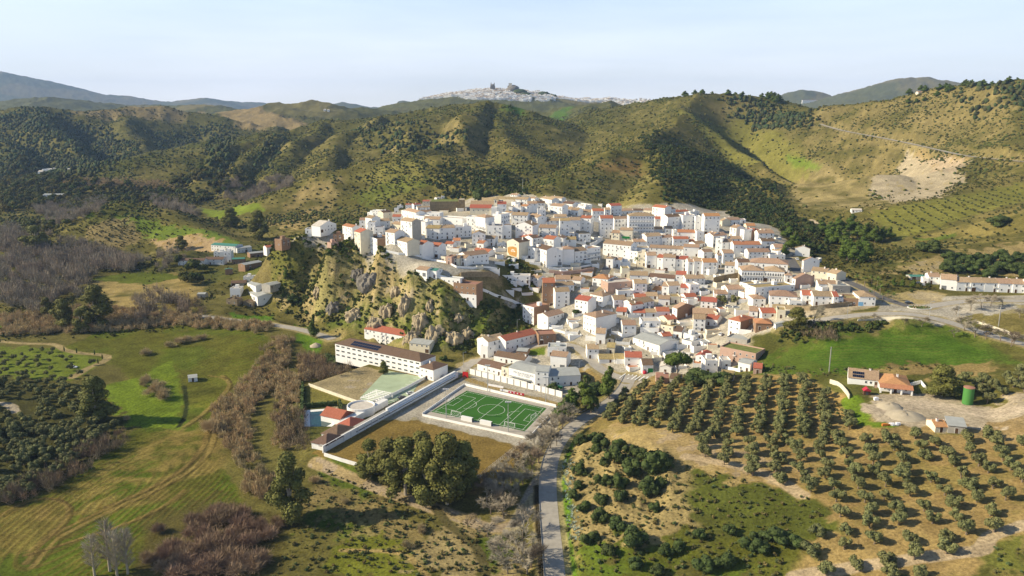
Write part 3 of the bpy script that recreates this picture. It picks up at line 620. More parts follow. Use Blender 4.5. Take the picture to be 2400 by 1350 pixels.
# ---------------------------------------------------------------- houses
def win_mesh(w, h, pane='glass', frame='frame'):
    b = MB(); t = .09
    b.box(-w/2, -w/2+t, -.05, .0, 0, h, frame); b.box(w/2-t, w/2, -.05, 0, 0, h, frame)
    b.box(-w/2+t, w/2-t, -.05, 0, h-t, h, frame); b.box(-w/2+t, w/2-t, -.09, 0, 0, t, frame)
    b.box(-w/2+t, w/2-t, -.02, 0, t, h-t, pane); return b.mesh('window')
WM = [win_mesh(.85, 1.1), win_mesh(1.0, 1.1), win_mesh(.85, 1.8), win_mesh(2.6, 1.0)]
def door_mesh(w, h, c):
    b = MB(); b.box(-w/2, w/2, -.04, 0, 0, h, c); b.box(-w/2-.1, -w/2, -.07, 0, 0, h+.1, 'frame'); b.box(w/2, w/2+.1, -.07, 0, 0, h+.1, 'frame'); b.box(-w/2, w/2, -.07, 0, h, h+.1, 'frame'); return b.mesh('door')
DM = [door_mesh(1.1, 2.1, 'wood'), door_mesh(2.4, 2.3, 'wood'), door_mesh(2.6, 2.4, 'door_grey')]
def chim_mesh():
    b = MB(); b.box(-.35, .35, -.3, .3, -1.2, 1.1, 'white'); b.box(-.45, .45, -.4, .4, 1.1, 1.2, 'white'); b.box(-.3, .3, -.25, .25, 1.2, 1.45, 'tile_tan'); return b.mesh('chimney')
CHM = chim_mesh()
def balc_mesh(w):
    b = MB(); b.box(-w/2, w/2, -.9, 0, -.12, 0, 'white')
    for x in np.arange(-w/2+.04, w/2, .45): b.box(x-.025, x+.025, -.88, -.83, 0, .95, 'iron')
    b.box(-w/2, w/2, -.89, -.82, .95, 1.02, 'iron'); return b.mesh('balcony')
BAL = {}
ROOFM = {'t': 'tile_tan', 'o': 'tile_orange', 'r': 'tile_red', 'd': 'tile_dark', 'y': 'tile_yellow', 'w': 'terrace', 'c': 'sheet_grey', 'G': 'sheet_green', 'p': 'terrace_red', 'm': 'moss_roof'}
WALLM = {'w': 'white', 'v': 'white_b', 'y': 'cream', 'p': 'pink', 'b': 'brick', 's': 'stone', 'c': 'concrete'}
def house(pa, pb, h, D, rt, rc, wf, ws, r, opts=None, name='house'):
    """pa, pb: ground ends of the front wall, left and right. Returns the thing."""
    opts = opts or {}
    W = math.hypot(pb[0]-pa[0], pb[1]-pa[1]); W = max(W, 2.2); rz = math.atan2(pb[1]-pa[1], pb[0]-pa[0])
    cx, cy = (pa[0]+pb[0])/2, (pa[1]+pb[1])/2; z = opts.get('z', min(pa[2], pb[2]))
    o = bpy.data.objects.new(name, None); COL.objects.link(o); o.location = (cx, cy, z); o.rotation_euler = (0, 0, rz); o.empty_display_size = .5
    x0, x1 = -W/2, W/2; mf, ms = WALLM[wf], WALLM[ws]; rm = ROOFM[rc]; b = MB(); q = MB(); lo = -3.0
    rise = (D if rt == 'g' else W)*.5*.36
    if rt == 'h': rise = min(D, W)*.5*.38
    if rt == 's': rise = D*.2
    if rc in 'cG' and rt != 's': rise *= .55
    e = .28; th = .14
    b.face([(x0, 0, lo), (x1, 0, lo), (x1, 0, h), (x0, 0, h)], mf)
    if rt == 'g':
        b.poly([(x1, 0, lo), (x1, D, lo), (x1, D, h), (x1, D/2, h+rise), (x1, 0, h)], [(0, 1, 2, 3, 4)], ms); b.poly([(x0, 0, lo), (x0, D, lo), (x0, D, h), (x0, D/2, h+rise), (x0, 0, h)], [(4, 3, 2, 1, 0)], ms)
        b.face([(x1, D, lo), (x0, D, lo), (x0, D, h), (x1, D, h)], ms)
        s = rise/(D/2); ya, yb = -e, D+e; za = h-e*s; X0, X1 = x0-.1, x1+.1
        q.poly([(X0, ya, za), (X1, ya, za), (X1, D/2, h+rise), (X0, D/2, h+rise), (X0, yb, za), (X1, yb, za), (X0, ya, za+th), (X1, ya, za+th), (X1, D/2, h+rise+th), (X0, D/2, h+rise+th), (X0, yb, za+th), (X1, yb, za+th)],
               [(6, 7, 8, 9), (9, 8, 11, 10), (0, 3, 2, 1), (3, 4, 5, 2), (0, 1, 7, 6), (5, 4, 10, 11), (1, 2, 8, 7), (2, 5, 11, 8), (3, 0, 6, 9), (4, 3, 9, 10)], rm)
        for sx in (X0-.02, X1-.2): q.box(sx, sx+.22, D/2-.15, D/2+.15, h+rise+th-.02, h+rise+th+.08, 'white')
    elif rt == 'G':
        b.m.pop(); b.f.pop(); b.v = b.v[:-4]
        b.poly([(x0, 0, lo), (x1, 0, lo), (x1, 0, h), (0, 0, h+rise), (x0, 0, h)], [(0, 1, 2, 3, 4)], mf); b.poly([(x0, D, lo), (x1, D, lo), (x1, D, h), (0, D, h+rise), (x0, D, h)], [(4, 3, 2, 1, 0)], ms)
        b.face([(x1, 0, lo), (x1, D, lo), (x1, D, h), (x1, 0, h)], ms); b.face([(x0, D, lo), (x0, 0, lo), (x0, 0, h), (x0, D, h)], ms)
        s = rise/(W/2); za = h-e*s; X0, X1, ya, yb = x0-e, x1+e, -.12, D+.12
        q.poly([(X0, ya, za), (0, ya, h+rise), (X1, ya, za), (X0, yb, za), (0, yb, h+rise), (X1, yb, za), (X0, ya, za+th), (0, ya, h+rise+th), (X1, ya, za+th), (X0, yb, za+th), (0, yb, h+rise+th), (X1, yb, za+th)],
               [(6, 7, 10, 9), (7, 8, 11, 10), (0, 3, 4, 1), (1, 4, 5, 2), (0, 1, 7, 6), (1, 2, 8, 7), (4, 3, 9, 10), (5, 4, 10, 11), (0, 6, 9, 3), (2, 5, 11, 8)], rm)
    else:
        hs = h + (rise if rt == 's' else 0)
        b.poly([(x1, 0, lo), (x1, D, lo), (x1, D, hs), (x1, 0, h)], [(0, 1, 2, 3)], ms); b.poly([(x0, 0, lo), (x0, D, lo), (x0, D, hs), (x0, 0, h)], [(3, 2, 1, 0)], ms); b.face([(x1, D, lo), (x0, D, lo), (x0, D, hs), (x1, D, hs)], ms)
        if rt == 'h':
            k = min(D, W)/2; r1 = (x0+k*.95, D/2) if W > D else (0-.05, k); r2 = (x1-k*.95, D/2) if W > D else (.05, D-k)
            if W <= D: r1, r2 = (0, k), (0, max(D-k, k+.05))
            X0, X1, ya, yb, za = x0-e, x1+e, -e, D+e, h-.03
            P_ = [(X0, ya, za), (X1, ya, za), (X1, yb, za), (X0, yb, za), (X0, ya, za+th), (X1, ya, za+th), (X1, yb, za+th), (X0, yb, za+th), (*r1, h+rise), (*r2, h+rise)]
            if W > D: F_ = [(4, 5, 9, 8), (5, 6, 9), (6, 7, 8, 9), (7, 4, 8)]
            else: F_ = [(4, 5, 8), (5, 6, 9, 8), (6, 7, 9), (7, 4, 8, 9)]
            q.poly(P_, F_+[(0, 3, 2, 1), (0, 1, 5, 4), (1, 2, 6, 5), (2, 3, 7, 6), (3, 0, 4, 7)], rm)
        elif rt == 's':
            q.poly([(x0-e, -e, h-.05), (x1+e, -e, h-.05), (x1+e, D+.1, hs+.02), (x0-e, D+.1, hs+.02), (x0-e, -e, h+.1), (x1+e, -e, h+.1), (x1+e, D+.1, hs+.17), (x0-e, D+.1, hs+.17)],
                   [(0, 3, 2, 1), (4, 5, 6, 7), (0, 1, 5, 4), (1, 2, 6, 5), (2, 3, 7, 6), (3, 0, 4, 7)], rm)
        else:
            ph = opts.get('parapet', .7); t = .22
            b.box(x0, x1, 0, t, h, h+ph, mf); b.box(x0, x1, D-t, D, h, h+ph, ms); b.box(x0, x0+t, t, D-t, h, h+ph, ms); b.box(x1-t, x1, t, D-t, h, h+ph, ms)
            q.box(x0+t, x1-t, t, D-t, h-.05, h+.08, rm)
            if W > 6 and r.random() < .6 and 'plain' not in opts:
                cw = r.uniform(2, 3); cxx = r.uniform(x0+1.5, x1-1.5-cw); b.box(cxx, cxx+cw, D*.5, D*.5+2.4, h+.08, h+2.3, mf)
    link('wall', b.mesh('wall'), o); ro = link('roof', q.mesh('roof'), o)
    if rt in 'gGh' and r.random() < .75 and rc not in 'cG' and 'nochim' not in opts:
        link('chimney', CHM, ro, (r.uniform(x0+.8, x1-.8), D/2+r.uniform(-1, 1), h+rise*.75))
    # openings
    fl = max(1, int(round(h/2.9))); fh = h/fl; n = opts.get('cols', max(1, int(W/3.1)))
    if 'blank' in opts: return o
    skip = opts.get('skip', .27); wk = opts.get('win')
    for f in range(fl):
        zz = f*fh
        dcol = r.randrange(n) if f == 0 and 'nodoor' not in opts else -1
        for c in range(n):
            xx = x0 + W*(c+.5)/n
            if c == dcol:
                dm = DM[0] if W < 7 or r.random() < .7 else r.choice(DM[1:]); link('door', opts.get('door', dm), o, (xx, 0, .0)); continue
            if r.random() < skip: continue
            wm = WM[wk] if wk is not None else (WM[2] if (f > 0 and r.random() < .3) else r.choice(WM[:2]))
            zb = zz + (.95 if wm is not WM[2] else .35)
            if zb + 1.4 > h: zb = h-2.0 if wm is WM[2] else h-1.6
            if zb < zz: zb = zz+.3
            link('window', wm, o, (xx+r.uniform(-.15, .15), 0, zb))
            if wm is WM[2] and f > 0 and W > 3:
                w_ = 1.7
                if w_ not in BAL: BAL[w_] = balc_mesh(w_)
                link('balcony', BAL[w_], o, (xx, 0, zb))
    if D > 6 and h > 2.6:
        for sx, ang in ((x0, -math.pi/2), (x1, math.pi/2)):
            for f in range(fl):
                if r.random() < .3: link('window', WM[0], o, (sx, D*r.uniform(.25, .75), f*fh+.95 if f*fh+2.3 < h else h-1.6), ang)
    return o
def px2m(hpx, p):    # height of something hpx pixels tall standing at p
    Z = p[1]*CP + (HC-p[2])*SP; return hpx*Z/F/CP*.985
# ---------------------------------------------------------------- the houses, as seen through tiles of the picture:
# x1 y1 x2 y2 of the wall foot, wall height, depth in m, roof kind + colour, wall colours (front, sides)
TILES = {
 'A': (840, 440, 7.5, """130 1130 310 1245 290 10 fd wb the tall white block with a bare brick side at the cliff edge
-60 1050 45 1080 290 9 gr yy the cream tower house with a red roof above the cliff
480 960 640 985 190 8 gt ww
640 900 760 900 120 8 fc ww
660 1060 860 1110 150 9 gt wy the white house with a brown roof behind the cliff-top parapet
750 870 950 900 300 8 gt wc the tall white house with a grey blank side wall
820 540 1010 600 150 7 gt ww
1015 1180 1130 1200 200 9 gr ww
1130 1190 1245 1205 160 8 fw ww
1245 1200 1410 1215 180 9 gr ww
1150 690 1430 700 140 8 gt ww
1200 560 1430 570 110 7 fw ww
1440 660 1830 690 130 9 fw ww
1190 880 1430 890 170 9 gy ww
1430 890 1700 880 180 8 gt ww
1700 860 1990 850 160 7 fw ww
1520 1080 1660 1090 100 6 gr ww
1660 1010 1790 1010 80 7 go ww
2060 770 2230 800 270 8 ht ww the pyramid-roofed tower house below the church
1900 720 2050 730 200 7 fw ww
2000 1010 2230 1010 200 8 Gt ww
2080 1050 2200 1060 80 7 go ww
1900 1350 2290 1300 150 9 gt ww
1540 1330 1640 1340 110 7 fo pp the salmon-pink house above the terrace wall
1645 1345 1775 1350 110 7 gt yy
1785 1350 1895 1360 120 7 gt ww
1450 1290 1530 1300 70 5 fw yy
2020 1160 2290 1190 60 7 gr ww
2190 1000 2390 1010 110 8 gt ww
20 700 130 700 130 7 gt ww
130 720 240 740 200 7 gt ww
170 800 300 800 180 7 fy ww
280 820 440 820 110 7 ft ww
160 500 250 510 60 5 fw ww
250 500 400 510 100 6 fw ww
440 580 590 560 140 6 gd yy
600 590 750 590 80 7 gr ww
380 700 560 690 110 7 gt ww
590 720 750 740 90 7 gt yy
830 400 930 400 100 6 gr ww
980 380 1110 370 80 6 gr ww
1130 350 1250 350 110 7 gr yy
860 460 1000 440 50 5 ft yy
1040 410 1290 400 60 6 gt ww
630 430 700 430 60 5 fw ww
680 370 780 370 40 5 fw ww
760 520 850 540 110 6 fw ww
1060 500 1300 480 60 7 gt ww
1000 780 1180 800 180 8 fw ww
1010 620 1150 640 120 7 fw ww
1380 210 1450 200 30 4 gw ww
1450 190 1520 190 30 4 Gw ww"""),
 'B': (1120, 440, 7.5, """345 460 500 460 170 8 gr ww the slim white house with a red roof beside the church
540 430 760 440 80 8 ft ww
590 330 660 340 70 5 fw ww
660 290 870 300 90 8 gt vv
760 420 860 430 100 6 go ww
570 180 690 190 60 6 gt ww
770 190 865 190 30 5 fw yy
870 420 1040 420 140 8 gt ww
1050 600 1190 600 200 7 fw ww
900 230 1000 240 50 6 gt ww
1040 370 1180 370 100 7 gd ww
1100 260 1300 300 80 9 gt ww
1260 240 1470 260 70 7 gt ww
1190 380 1260 390 80 6 fw ww
1270 440 1480 460 130 8 gt ww
1480 330 1660 350 60 8 gd ww
1660 350 1860 380 60 9 fw ww
1750 410 1880 430 80 6 fw ww
1490 430 1640 440 60 8 gt ww
1640 470 1760 480 80 8 gt ww
1760 480 1980 490 60 8 gt yy
590 640 870 650 160 9 gt ww
880 640 1050 700 150 8 gt ww
280 700 410 700 150 7 gt ww
410 690 560 620 200 7 fw ww
170 870 430 875 190 9 fd ww
435 870 590 870 200 9 fd ww
660 880 960 900 230 10 Gt ww
830 790 900 790 80 5 gr ww
1070 860 1370 870 160 9 gt ww
1090 690 1300 700 100 8 ht ww
1250 730 1435 730 150 8 gt ww
1440 860 1610 860 280 8 gy ww
1610 780 1800 780 210 9 gt ww
1800 770 1980 780 240 8 gr ww
1780 940 1980 930 130 8 ht ww the hip-roofed white house with an arched front door
1490 870 1700 870 50 8 fw ww
1340 570 1560 570 60 8 gt ww
720 930 945 1010 80 10 gr ww
960 1020 1100 1000 130 8 gd ww
1150 1040 1330 1060 150 9 gr ww
1340 1000 1500 1010 120 8 Gt ww
1500 1010 1730 1010 100 8 gy ww
510 1180 720 1215 250 10 Gd yy the gabled house with an orange mural
870 1230 1000 1260 180 8 fw ww
1005 1270 1205 1330 230 9 gd ww
1210 1340 1485 1345 240 9 fw ww
1490 1330 1690 1330 250 9 ht ww the big hip-roofed corner house above the dark yard
1700 1310 1915 1285 190 9 gt ww
1920 1280 2150 1240 190 8 ft ww the long terrace house with a row of iron balconies
1190 620 1290 620 70 6 ft yy
1000 520 1080 560 60 6 gt ww
460 530 580 540 90 6 gt ww"""),
 'C': (1380, 460, 7.5, """60 440 265 440 180 8 gr ww
280 330 380 330 90 8 gt ww
385 320 575 310 150 8 gr ww
195 700 420 700 310 9 gr ww
445 590 690 580 190 8 gt ww
570 320 780 310 60 8 gt ww
780 300 960 300 50 8 gd ww
960 300 1110 310 60 8 gt yy
700 690 1140 690 340 11 ht ww the largest block with three full-width balconies on the hilltop
1110 340 1330 370 160 8 gr ww
1330 360 1520 340 120 8 gd ww
1520 340 1650 330 60 8 gr ww
1650 330 1760 320 60 7 gr ww
1780 340 1940 330 60 6 fw ww
1160 570 1340 570 170 8 gr ww
1380 600 1640 580 230 9 gd ww
1645 590 1860 580 240 9 fp ww
1865 600 1960 600 230 8 fw ww
2020 640 2290 640 290 9 go ww
390 790 535 800 150 8 gt yy
540 820 760 830 230 7 gt yy the cream tower house with a green screened balcony
1100 660 1300 660 80 8 gt ww
1340 690 1475 690 120 8 gt ww
1480 740 1545 740 130 6 fw ww
1550 790 1885 800 160 8 go ww
1890 810 2020 810 180 7 fw ww
760 800 1005 800 110 7 fw yy
780 900 1000 900 100 8 gt ww
1010 900 1280 880 190 9 gt ww
1285 880 1475 870 150 8 gt ww
1480 890 1750 890 140 7 gr ww
1755 860 1870 850 60 6 gr ww
1875 900 2040 880 60 7 gt ww
245 1020 730 1070 200 10 gt ww the long white house with a narrow brown roof above the street bend
735 1075 1050 1080 160 8 fy ww
1060 1010 1655 1040 110 8 gt ww the long low house with six small square windows
1660 1040 1935 1050 150 8 gt ww
1940 1040 2010 1040 90 6 gd ww
2015 1090 2170 1080 110 7 gt ww
380 1020 640 1010 90 8 ht ww
300 1240 420 1250 150 7 ht ww the little square tower house with a pyramid roof
425 1230 570 1240 120 6 gt ww
580 1260 730 1260 90 6 fw ww
640 1130 850 1160 170 8 fw ww
850 1200 1005 1210 190 8 fw yy
1010 1240 1185 1240 200 9 gt ww
1190 1270 1295 1280 200 8 gr ww
1300 1290 1515 1300 220 9 gt vv
1520 1290 1735 1300 190 8 gr ww
1740 1350 1838 1350 200 8 gt ww
1842 1350 1990 1350 210 8 gt vv
2000 1350 2250 1350 190 9 go ww the grey-white house under a bright red roof beside a curved wall
2255 1240 2330 1240 200 6 gt ww
2180 860 2330 860 170 8 gt ww
1200 720 1300 730 60 6 fw ww"""),
 'D': (1380, 580, 7.5, """60 660 330 690 130 10 ho ww the white house with a terracotta hip roof at the street corner
335 780 780 740 140 9 fw pp the long pink-brown building with cars parked on its roof
580 510 715 510 130 8 fy yy
720 600 1035 610 115 9 gt ww
1040 620 1500 660 110 8 gd ww
1100 700 1280 700 90 6 fw ww
795 830 1020 830 200 9 gt ww the narrow pinkish house with four square windows above a red roof
800 930 1010 930 30 7 gr ww
1022 790 1098 800 120 6 fc cc
1520 640 1695 650 170 8 gr vv
1700 670 2040 660 120 8 gt ww
1280 830 1395 840 160 8 gt ww
1400 830 1600 820 160 8 gt ww
1605 830 1770 840 130 8 gr ww
1775 830 1940 820 160 8 fw ww
1100 800 1270 810 50 8 go ww
1010 910 1215 910 40 8 gt ww
1220 1000 1420 1010 100 8 gt ww
1440 970 1610 970 90 8 fy yy
510 860 790 850 80 7 fw ww
440 1060 660 1050 140 9 gt ww
480 1180 660 1190 60 8 gr ww
662 1150 760 1215 170 8 Gr ww
765 1130 1140 1060 130 9 gt ww
20 960 240 1010 150 10 ht ww
770 1210 990 1220 70 7 gr ww
1000 1220 1180 1220 80 7 gt ww
1185 1210 1420 1210 90 8 gr ww
1460 1230 1560 1280 190 12 gt wb the narrow white house with a bare brown side wall
1820 1240 2240 1260 90 10 gt bb the brown-walled hall with a low tiled roof
1630 1020 1760 1080 120 7 fw ww
1650 1000 1940 1000 60 8 gr ww
1700 960 1900 950 90 7 gr ww
1960 1060 2240 1080 120 9 gr ww
2200 900 2330 905 100 7 gt ww"""),
 'E': (1640, 480, 7.5, """340 370 500 440 100 8 gt yy
500 350 715 340 80 8 gt ww
520 540 635 560 150 8 gt ww
640 530 800 530 130 8 Gt vv
720 320 810 320 50 6 fr ww
820 440 980 440 70 8 go yy
700 610 800 640 170 8 fw ww
805 600 940 610 150 8 gr bb
970 600 1060 590 130 7 gr ww
1020 650 1300 650 150 9 gt ww
1080 770 1310 770 130 8 gd ww
1310 880 1480 880 130 9 gt ww
1090 520 1260 520 60 7 gt ww
110 700 225 720 190 8 gt ww
230 720 470 700 170 9 gt ww
270 820 385 830 220 8 fw ww
390 820 585 810 160 9 gt ww
540 690 730 690 90 8 gt ww
590 850 1065 850 150 9 go vv the long grey-white block with a grid of dark windows
405 1010 590 1010 160 9 gt ww
430 1250 600 1260 190 8 gt ww
850 940 1230 940 110 9 gt ww
1260 880 1400 900 90 8 gt ww
1230 960 1500 960 70 7 fw ww
670 1130 875 1130 120 8 gd ww
880 1150 1540 1190 140 12 ht ww the long upper house with a hipped tan roof beside the steep street
730 1320 1110 1330 170 12 ht ww the left of the twin long houses with round-topped windows
1130 1330 1480 1350 170 12 ht ww the right of the twin long houses with round-topped windows
1490 1345 1620 1350 110 9 ht ww
1670 880 1790 950 130 9 gt ww
1790 1160 1850 1190 190 10 gt ww
1950 1270 2230 1300 120 8 gt yy
2230 1300 2420 1350 120 8 gt yy
300 1090 380 1090 170 6 fw ww
2010 1010 2090 1020 50 5 fw ww"""),
 'F': (1640, 600, 7.5, """1610 560 1770 640 180 13 gt wp the white house with a pale pink end wall and three chimneys
2080 580 2400 590 90 8 gt ww
1790 830 1985 840 150 9 gr ww
1990 850 2340 860 150 9 gt ww
2340 860 2430 862 150 9 gr ww
1220 850 1700 880 160 11 ht ww the hip-roofed villa with an arched window and outside stairs
1570 890 1800 900 90 6 fw ww
930 890 1150 890 140 9 ht ww the square white house with a brown pyramid roof in the plaza
490 700 760 690 110 9 gt ww
300 770 485 780 110 8 gt ww
692 600 970 690 130 9 fy ww
972 695 1660 640 120 9 fy ww the long white terrace building under the paved court
860 1120 1010 1130 160 9 gt wp
1090 1080 1340 1080 80 9 gr ww
1350 1080 1500 1090 120 8 fy yy
490 1350 700 1400 250 12 hr wb the tall house with a red hip roof and bare brown side
980 1290 1260 1300 110 9 ho bb the brown house with an orange roof
1300 1310 1390 1380 130 8 gc ww
100 1200 305 1230 110 8 gr ww
-120 1300 90 1310 200 9 gt wy the cream-sided house with a dark garage door
2430 850 2520 855 90 8 fw ww
2525 855 2780 870 100 9 fy bb
2790 860 3080 870 150 12 ht ww the corner house with a blue garage door at the road junction
2330 640 2640 640 100 10 fc cc"""),
 'G': (1340, 700, 7.5, """50 230 280 270 230 9 gr ww
200 530 415 600 270 15 ht ww the largest white house with a roofed balcony gallery
415 770 585 780 170 9 gt ww
590 770 740 775 60 8 Gy yy
610 950 750 960 100 8 gy yy
270 1040 475 1040 160 8 gt ww
480 1130 745 1130 70 8 gy ww the low shed with a patchy mossy tile roof
750 1130 925 1130 40 9 gy ww
930 1190 1230 1200 170 9 gr ww the small detached house with a clean red roof and two rows of windows
1240 1290 1430 1290 130 9 gd ww the white garage with a green double door
890 630 1130 630 170 9 gt ww
1230 560 1560 560 150 9 fw ww
1200 620 1530 640 100 5 fw ww
1070 810 1540 960 140 14 gc ww the white warehouse with a pale green sheet roof
1600 760 1760 750 100 7 gr ww
1560 600 1775 640 130 8 fy yy
1780 670 1930 690 110 9 gd ww
1680 430 1850 410 60 8 gr yy
1930 830 2100 880 100 8 fc ww
2120 730 2280 700 60 7 fc ww
1540 1290 1740 1310 100 8 Gw ww
1480 1480 1700 1490 100 7 gp pp the small pink hut by the plaza
2170 1130 2340 1160 140 9 Gr ww the white house with a red gable roof beside the round pine
2340 1290 2560 1290 190 8 fw ww"""),
 'H': (1500, 680, 4.8, """895 750 1295 835 110 10 fm pp the pink brick hall with grass growing on its roof
970 590 1200 630 55 8 fc cc
1100 890 1235 920 90 7 gc ww
1270 930 1370 940 60 7 gr pp the small pink shed with a bright red roof
905 1015 1050 1030 40 9 gy ww the low shed with a yellow thatch-like roof
920 870 1020 870 70 6 fw vv
330 1030 440 1045 40 7 gd cc"""),
 'I': (1100, 680, 4.8, """212 730 408 680 150 9 gt ww the tan-roofed half of the long row house above the village entrance
410 680 765 590 110 9 gr ww the red-roofed half of the long row house above the village entrance
125 745 208 755 115 6 fw ww
780 600 975 590 90 9 fp bb the brick garage with a flat pink roof
600 340 725 375 170 12 fp wb the house with a white lit front, brick side and roof terrace
885 395 1065 345 95 8 gt ww
275 790 620 850 60 8 gd ww
90 890 360 960 70 8 gd ww
362 965 436 985 95 8 fy yy
442 990 738 1065 130 12 gc ww the long white sports hall with grey lettering on its wall
742 1072 888 1082 170 9 gc ww
895 1075 1250 1060 110 12 gc ww
910 860 1090 880 130 8 gt ww
880 730 1090 735 80 8 fc ww
530 740 650 750 60 6 gc bb"""),
 'J': (1150, 430, 4.656, """567 1320 700 1320 240 10 gr bb the tall unfinished brown brick house with a red roof
705 1340 860 1335 160 9 gt ww
705 1200 910 1190 85 8 gt ww
705 1095 875 1095 50 9 gt ww
880 1110 980 1120 60 8 gt ww
100 1080 430 1085 70 6 fw ww
435 1085 520 1105 70 6 gt ww"""),
 'K': (600, 430, 3.97, """1840 1080 2050 1100 150 10 fp bb the unfinished brick building with a white ground floor on the slope
1490 855 1590 870 60 8 gt ww
1593 872 1680 882 70 7 gG ww the little white house with a green roof on the cliff-top lane
1690 920 1900 940 45 5 fc ww
600 460 785 410 60 9 Gw ww the white gabled house alone at the left end of the ridge
460 500 600 500 70 8 fy ww
720 540 850 540 60 6 ft bb
810 520 900 540 130 7 go ww
240 590 370 545 60 7 fc bb
170 600 235 598 60 7 fp bb
100 640 168 632 45 6 gr ww
700 600 770 590 40 5 fp pp"""),
 'L': (460, 540, 7.5, """265 350 690 380 100 12 gG ww the long white warehouse with a green roof on the valley floor
720 400 980 370 80 10 gc vv
310 480 495 480 90 8 fw ww
500 560 620 560 180 7 fw ww
-320 620 145 620 90 8 gd ww
150 600 480 600 90 9 gd ww
630 590 860 580 80 8 gG bb the small brick shed with a green roof
860 700 1160 640 90 9 gc bb
950 480 1230 450 70 9 gc bb
640 760 840 640 80 6 gG bb
830 900 1010 900 75 7 fw ww
610 980 880 970 50 8 gd cc
900 1000 1050 1060 80 9 gc ww
1300 1030 1560 930 60 9 gc cc
600 1180 780 1180 150 8 fw ww
890 1150 1080 1260 90 14 gc ww the white barn with a grey sheet roof below the cliff
20 1200 160 1200 80 6 gc cc
530 1300 720 1310 80 8 fd ss
820 1330 1000 1340 70 7 fd ss"""),
 'M': (680, 740, 3.75, """400 360 1150 530 125 13 hd ww the long two-storey school with a brown roof
1140 545 1260 575 100 12 hd ww
655 215 1045 290 105 11 gr ww the white hall with a curved red roof under the rocks
1050 310 1225 330 75 11 gc yy the cream shed with a pale sheet roof beside the red-roofed hall"""),
 'N': (1900, 560, 4.5, """1240 475 1358 480 80 9 gt ww
1180 480 1238 483 55 6 fw ww
1360 530 1528 545 110 12 gt ww
1532 548 1676 552 95 11 gt ww
1680 553 1824 556 95 11 gt ww
1828 557 1972 561 95 11 gt ww
1976 562 2120 567 95 11 gt ww
2124 568 2268 574 95 11 gt ww
2272 575 2410 580 95 11 gt ww
1050 435 1200 435 35 6 gG cc"""),
 'O': (1900, 820, 4.5, """390 352 712 390 66 13 gt ww the farmhouse with solar panels on its roof
728 432 1055 464 66 16 ho ww the farm outbuilding with an orange hip roof and an open porch
1310 870 1440 872 50 7 go yy
1442 872 1630 892 82 6 sc cc the grey lean-to hut beside the track
430 -1451 540 -1448 22 8 gw ww the lone white cottage by the pines on the slope"""),
 'P': (0, 550, 3, """1325 1038 1390 1030 26 6 gc ww the tiny white shed alone in the green field"""),
 'Q': (0, 150, 3, """270 790 300 795 30 12 gw ww
300 780 480 765 16 25 fw ww
305 950 440 935 30 12 gc ww
2275 330 2290 330 10 10 gw ww
2300 332 2315 332 10 10 gw ww"""),
 'R': (1600, 150, 3, """840 275 950 275 22 14 gt ww the white chapel on the far ridge
1655 218 1700 205 12 10 gt yy"""),
}
HOUSES = []
hr = random.Random(11)
for key, (ox, oy, sc, txt) in TILES.items():
    for ln in txt.split('\n'):
        w = ln.split(' ', 8); x1, y1, x2, y2, hh = map(float, w[:5]); D = float(w[5])
        if key in 'ABCDEFGHIJ': y1 += .1*hh; y2 += .1*hh; hh *= 1.1
        u1, v1, u2, v2 = ox+x1/sc, oy+y1/sc, ox+x2/sc, oy+y2/sc
        c = P((u1+u2)/2, (v1+v2)/2); pa, pb = at_z(u1, v1, c[2]), at_z(u2, v2, c[2])
        if key in 'QR':
            pa, pb = P(u1, v1+1), P(u2, v2+1); pa = (*pa[:2], c[2]); pb = (*at_y(u2, v2, pa[1])[:2], c[2])
        # keep the wall near the drawn width even where the slope bends
        dy = pb[1]-pa[1]; dx = pb[0]-pa[0]; lim = 1.5*abs(dx)+1
        if abs(dy) > lim: pb = (pb[0], pa[1]+math.copysign(lim, dy), pb[2])
        h = px2m(hh/sc, c); HOUSES.append(dict(key=key, u=(u1+u2)/2, v=(v1+v2)/2-hh/sc/2, pa=pa, pb=pb, h=max(h, 2.2), D=D*(1.12 if key in 'ABCDEFGHIJ' else 1), rt=w[6][0], rc=w[6][1], wf=w[7][0], ws=w[7][1], lab=w[8] if len(w) > 8 else None, c=c, hp=hh/sc, w=abs(u2-u1)))
